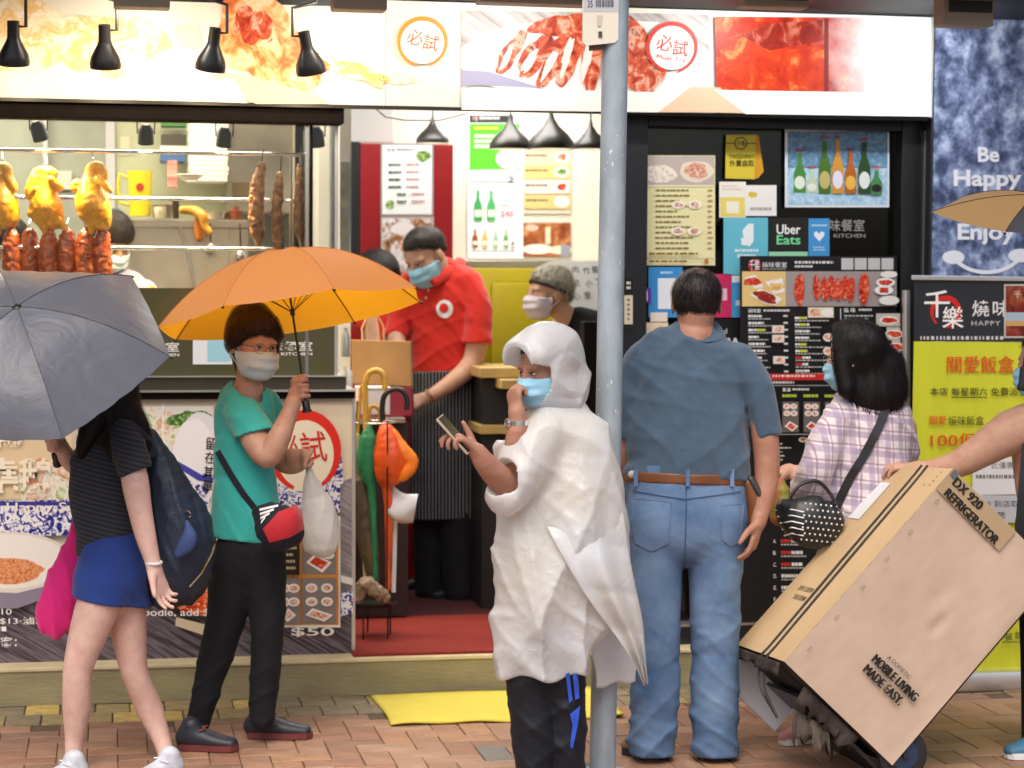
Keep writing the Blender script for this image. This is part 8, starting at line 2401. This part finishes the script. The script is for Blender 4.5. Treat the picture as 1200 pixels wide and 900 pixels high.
# ------------------------------------------------------------------ bare-armed man pushing the carton
f = Fig(7.5)
w6 = thing('person', 'bare-chested man in mask at the right edge pushing the carton', 'person')
hd = Head(f.p(1224, 425, .0), f.px(76), -82, -5, 0)
a1 = f.loft([(1205, 498, -.05, 26), (1182, 508, -.05, 25), (1150, 528, -.03, 20), (1120, 545, .0, 16), (1092, 550, .03, 12), (1076, 550, .05, 9.5)])
hn = open_hand(f.p(1078, 550, .05), -RIGHT * .97 + FWD * .2 + UP * .12, -UP * .9 - RIGHT * .1 + FWD * .2, (22, 30, 34, 38), .98, -1, spread=.1)
limbs = Union([a1, hd.neck(f.p(1226, 478, .0)), f.loft([(1226, 486, .0, 30, 26), (1232, 510, .0, 46, 40), (1234, 550, .0, 46, 36), (1236, 610, .0, 40, 34), (1236, 640, 0, 40, 34)]), f.loft([(1258, 500, .08, 22), (1262, 560, .1, 18), (1250, 600, .0, 14)])] + [Union(hn, .004)], .025)
body = Fn(lambda p: smin(limbs(p), hd(p), .012), np.minimum(limbs.lo, hd.lo), np.maximum(limbs.hi, hd.hi))
sdf_obj('body', body, .0065, SK['warm'], w6)
hd.eyes(w6); hd.mask(w6, M_mask); make_hair(hd, w6, H_black, hd.hair_fn(.03, .7, .04), 500, .04)
tr_ = Union([f.loft([(1234, 615, .0, 44, 36), (1234, 660, .0, 44, 36)]), f.loft([(1222, 650, .0, 30), (1220, 760, 0, 24), (1216, 880, 0, 19)]), f.loft([(1248, 650, .08, 30), (1252, 760, .1, 24), (1256, 880, .1, 19)])], .02)
garment('trousers', tr_, .009, M_blkt, w6)
ribbon('strap', [f.p(1203, 520, -.12), f.p(1199, 560, -.13), f.p(1196, 600, -.13), f.p(1194, 630, -.12)], .03, M_bb, w6, .005)
shoe(f, (1226, 886), (1180, 889), .04, m_up=mat('blue_shoe', lin((60, 110, 140)), .6), m_sole=M_white, parent=w6); shoe(f, (1266, 878), (1222, 882), .04, m_up=mat('blue_shoe', lin((60, 110, 140)), .6), m_sole=M_white, parent=w6)

# ------------------------------------------------------------------ server in red polo and striped apron
f = Fig(10.0)
w7 = thing('person', 'shop worker in red polo and striped apron bending over a paper bag', 'person')
hd = Head(f.p(499, 300, -.06), f.px(64), -42, -30, -6)
a1 = f.loft([(556, 360, -.06, 9), (560, 392, -.10, 12.5), (553, 425, -.12, 12), (532, 446, -.2, 10.5), (508, 462, -.27, 8), (498, 467, -.28, 7)])
hn = open_hand(f.p(500, 466, -.28), f.p(476, 476, -.3) - f.p(500, 466, -.28), -UP * .6 - RIGHT * .3 + FWD * .5, (35, 45, 50, 50), .95, -1)
a2 = f.loft([(474, 350, .02, 9), (464, 385, -.02, 11), (468, 420, -.15, 9.5), (472, 440, -.2, 7)])
limbs = Union([a1, a2, hd.neck(f.p(524, 330, .02), .24, .3), f.loft([(520, 332, .02, 32, 18), (522, 360, .02, 36, 20), (522, 400, .02, 32, 20)])] + [Union(hn, .004)], .012)
body = Fn(lambda p: smin(limbs(p), hd(p), .012), np.minimum(limbs.lo, hd.lo), np.maximum(limbs.hi, hd.hi))
sdf_obj('body', body, .006, SK['warm'], w7)
hd.eyes(w7); hd.mask(w7, M_mask); make_hair(hd, w7, H_black, hd.hair_fn(.08, .62, .028, seed=9), 1800, .05, .0024, 8, .4, jit=.45)
M_polo = cloth('red_pique', (206, 42, 30), .85, .06)
tors = Union([f.loft([(524, 318, .02, 24, 16), (520, 330, .02, 42, 23), (521, 352, .01, 47, 27), (522, 395, .0, 41, 28), (522, 450, .0, 38, 28)]),
              Cut(f.loft([(549, 334, -.02, 18), (559, 360, -.06, 18), (560, 395, -.1, 17), (558, 420, -.11, 17)]), [halfspace(f, 536, 401, 582, 404)]), Cut(f.loft([(478, 334, .02, 15), (470, 365, .0, 15), (465, 390, -.03, 15)]), [halfspace(f, 440, 395, 490, 395)])], .02)
_, pf = garment('polo_shirt', tors, .0066, M_polo, w7, 0, lambda p: creases(p, [(.7, .6, .1), (.4, -.9, .1)], 30, .008, 3) + folds(p, 7, .006, 4), [halfspace(f, 470, 440, 580, 440)])
col = Union([Loft([f.p(508, 330, -.12), f.p(520, 322, -.08), f.p(536, 312, -.0), f.p(540, 306, .06)], [f.px(7)] * 4, [f.px(4)] * 4)], .005)
sdf_obj('collar', col, .005, M_polo, w7)
for y in (340, 349):
    MB().ball(hit(pf, 502 - (y - 340) * .3, y, 9.9, .001), .006, mat('button_white', (.7, .68, .64), .4), 8, 6).build('button', w7)
patch('chest_emblem', pf, [(521 + 10 * math.cos(t), 362 + 11 * math.sin(t)) for t in np.linspace(0, 2 * math.pi, 13)[:-1]], mat('emblem_white', (.75, .73, .7), .7), w7, 9.9, .004)
patch('chest_emblem_ring', pf, [(520 + 5.5 * math.cos(t), 361 + 6 * math.sin(t)) for t in np.linspace(0, 2 * math.pi, 11)[:-1]], M_polo, w7, 9.9, .007)
ap = f.loft([(522, 420, .0, 42, 32), (522, 440, .0, 43, 33), (522, 470, .0, 42, 33), (521, 540, .0, 42, 33), (519, 620, .0, 41, 31)])
M_apr = striped('pinstripe_apron', (36, 38, 44), (150, 150, 152), 62, tuple(RIGHT), .2)
garment('apron', ap, .0066, M_apr, w7, 0, lambda p: creases(p, [(.95, .1, .2)], 26, .010, 4, 2.0) + folds(p, 6, .006, 2), [halfspace(f, 470, 609, 575, 606), lambda p: -halfspace(f, 470, 436, 575, 434)(p)])
tr_ = Union([f.loft([(502, 590, .04, 20), (503, 640, .05, 19), (503, 690, .05, 17)]), f.loft([(535, 590, -.02, 22), (537, 640, -.02, 20), (538, 694, -.02, 18)])], .01)
garment('trousers', tr_, .0075, M_blkt, w7)
M_kit = mat('black_clog', (.015, .015, .016), .35)
shoe(f, (545, 700), (506, 703), .04, m_up=M_kit, m_sole=M_kit, parent=w7, floor=STEP); shoe(f, (512, 690), (470, 692), .04, m_up=M_kit, m_sole=M_kit, parent=w7, floor=STEP)
o = MB().lathe(f.p(503, 464, -.28), f.p(498, 467, -.28) - f.p(508, 461, -.27), [(-.006, .030), (-.006, .034), (.006, .034), (.006, .030)], mat('amber_beads', lin((150, 104, 40)), .35, var=.4, vscale=60), 22, False).build('bracelet', w7, smooth=True)

# ------------------------------------------------------------------ customer with bleached hair
f = Fig(9.75)
w8 = thing('person', 'young man with bleached hair, black headband and grey mask inside the shop', 'person')
hd = Head(f.p(643, 344, .0), f.px(62), -66, 2, 0)
limbs = Union([hd.neck(f.p(674, 380, .03), .21, .22), f.loft([(684, 398, .03, 18, 12), (692, 410, .03, 22, 14), (692, 440, .03, 22, 14)])], .014)
body = Fn(lambda p: smin(limbs(p), hd(p), .012), np.minimum(limbs.lo, hd.lo), np.maximum(limbs.hi, hd.hi))
sdf_obj('body', body, .0062, SK['warm'], w8)
hd.eyes(w8); hd.mask(w8, M_mask_grey)
hf = hd.hair_fn(.06, .62, .05, seed=12, top=.03)
make_hair(hd, w8, H_silver, hf, 1800, .04, .0026, 8, .2, jit=.5)
bd = hd.hair_fn(-.5, .0, .062, seed=12)
sdf_obj('headband', Fn(lambda p: np.maximum(bd(p), np.abs(hd.loc(p)[:, 2] - .10 - .35 * hd.loc(p)[:, 1]) * hd.H - .0085), bd.lo, bd.hi), .0042, mat('black_band', (.012, .012, .012), .6), w8)
tors = Union([f.loft([(676, 377, .03, 19, 16), (684, 386, .03, 30, 20), (692, 402, .03, 37, 24), (693, 450, .03, 36, 25), (693, 520, .03, 34, 25)]), f.loft([(672, 400, -.04, 13), (672, 440, -.05, 13)]), f.loft([(718, 404, .1, 14), (720, 440, .12, 13)])], .02)
garment('t_shirt', tors, .007, cloth('black_jersey', (20, 20, 22), .85, .08), w8, 0, lambda p: folds(p, 7, .008, 4))
tr_ = Union([f.loft([(693, 505, .03, 34, 24), (693, 540, .03, 33, 24)]), f.loft([(682, 540, .02, 18), (682, 712, .02, 13)]), f.loft([(706, 540, .05, 18), (706, 712, .05, 13)])], .02)
garment('trousers', tr_, .010, M_blkt, w8)
for x in (684, 708):
    shoe(f, (x + 6, 714), (x - 22, 716), .04, m_up=M_kit, m_sole=M_kit, parent=w8, floor=STEP)

# ------------------------------------------------------------------ second worker in red behind the orange umbrella
f = Fig(10.35)
w9 = thing('person', 'second worker in red, mostly hidden behind the orange umbrella', 'person')
hd = Head(f.p(442, 332, .0), f.px(56), 60, -25, 0, True)
a1 = f.loft([(432, 372, -.05, 11), (436, 398, -.06, 10.5), (440, 420, -.1, 9)])
a2 = f.loft([(458, 380, .0, 10), (456, 392, -.05, 9), (466, 382, -.1, 7.5), (472, 378, -.12, 6.5)])
hn = open_hand(f.p(471, 378, -.12), RIGHT * .8 + UP * .5, -UP * .6 + FWD * .4, (30, 40, 45, 45), .85, 1)
limbs = Union([a1, a2, hd.neck(f.p(440, 352, .02)), f.loft([(440, 356, .02, 28, 16), (440, 400, .02, 28, 18)])] + [Union(hn, .004)], .012)
body = Fn(lambda p: smin(limbs(p), hd(p), .012), np.minimum(limbs.lo, hd.lo), np.maximum(limbs.hi, hd.hi))
sdf_obj('body', body, .007, SK['fair'], w9); hd.eyes(w9); hd.mask(w9, M_mask)
hr = Union([f.loft([(442, 318, .0, 27, 27), (442, 335, .02, 27, 24), (440, 358, .04, 22, 18)])], .02)
fc9 = hd.w((0, .3, 0)); hr9 = Fn(lambda p: np.maximum(hr(p), (p - fc9) @ hd.R[1]), hr.lo, hr.hi)
sdf_obj('hair', hr9, .007, H_black, w9)
tors = Union([f.loft([(440, 346, .02, 20, 14), (440, 358, .02, 32, 20), (440, 400, .02, 34, 22), (440, 470, .02, 32, 22)]), Cut(f.loft([(418, 360, .0, 13), (426, 380, -.04, 14)]), [])], .02)
garment('polo_shirt', tors, .008, M_polo, w9, 0, lambda p: folds(p, 7, .006, 4))
tr_ = Union([f.loft([(430, 470, .02, 17), (430, 680, .02, 13)]), f.loft([(452, 470, .02, 17), (452, 680, .02, 13)])], .02)
garment('trousers', tr_, .011, M_blkt, w9)

# ------------------------------------------------------------------ two cooks behind the display case
def cook(label, D, hx, hy, yaw, shirt_c, mask=True):
    f = Fig(D)
    w = thing('person', label, 'person')
    hd = Head(f.p(hx, hy, .0), f.px(62), yaw, -34, 0)
    limbs = Union([hd.neck(f.p(hx - 2, hy + 45, .05)), f.loft([(hx, hy + 48, .05, 26, 16), (hx, hy + 90, .05, 34, 20)])], .012)
    body = Fn(lambda p: smin(limbs(p), hd(p), .012), np.minimum(limbs.lo, hd.lo), np.maximum(limbs.hi, hd.hi))
    sdf_obj('body', body, .0075, SK['warm'], w)
    hd.eyes(w)
    if mask: hd.mask(w, M_mask_pale, h=.005)
    make_hair(hd, w, H_black, hd.hair_fn(.02, .42, .07, seed=hx, top=.03), 500, .05)
    tors = Union([f.loft([(hx, hy + 44, .05, 26, 16), (hx, hy + 56, .05, 44, 22), (hx, hy + 100, .05, 46, 24), (hx, hy + 260, .05, 42, 24), (hx, hy + 450, .05, 34, 22)]), f.loft([(hx + 38, hy + 62, .0, 17), (hx + 50, hy + 110, -.08, 15), (hx + 20, hy + 130, -.2, 12)]), f.loft([(hx - 38, hy + 62, .0, 17), (hx - 50, hy + 110, -.08, 15), (hx - 20, hy + 130, -.2, 12)])], .02)
    garment('uniform', tors, .010, cloth('uniform_%d' % hx, shirt_c, .85), w, 0, lambda p: folds(p, 7, .007, 4))
cook('cook with black hair bowed behind the hanging chickens', 9.0, 131, 283, 40, (150, 152, 172))
cook('cook at the left edge, dark head behind the leftmost chicken', 9.1, 10, 290, 30, (120, 124, 140))

# ------------------------------------------------------------------ tan and black umbrella at the right edge
fo = Fig(7.2)
tc_ = fo.p(1216, 251, .0); tn = .96 * UP + .02 * RIGHT - FWD * .27
M_tan_u = translucent_mat('tan_nylon', lin((140, 112, 70)), lin((150, 112, 66)), .12, .55); M_blk_u = translucent_mat('black_nylon', lin((44, 44, 48)), lin((20, 20, 20)), .05, .55)
open_umbrella('tan and black umbrella entering at the right edge over the blue panel', tc_, tn, fo.px(125), fo.px(23), 6, 0.0, RIGHT, M_blk_u, M_blk_u, .62, .08, rib_m=M_rib, alt={2: M_tan_u, 3: M_tan_u})

# ------------------------------------------------------------------ each Empty stands at the base of its thing
bpy.context.view_layer.update()
for r in [o for o in SC.objects if o.type == 'EMPTY' and o.parent is None]:
    pts = []
    for ch in r.children_recursive:
        if ch.type == 'MESH':
            pts += [np.array(ch.matrix_world @ Vector(c)) for c in ch.bound_box]
    if not pts: continue
    pts = np.array(pts); lo, hi = pts.min(0), pts.max(0)
    base = Vector(((lo[0] + hi[0]) / 2, (lo[1] + hi[1]) / 2, lo[2]))
    r.location = base
    for ch in r.children:
        ch.location = ch.location - base
bpy.context.view_layer.update()
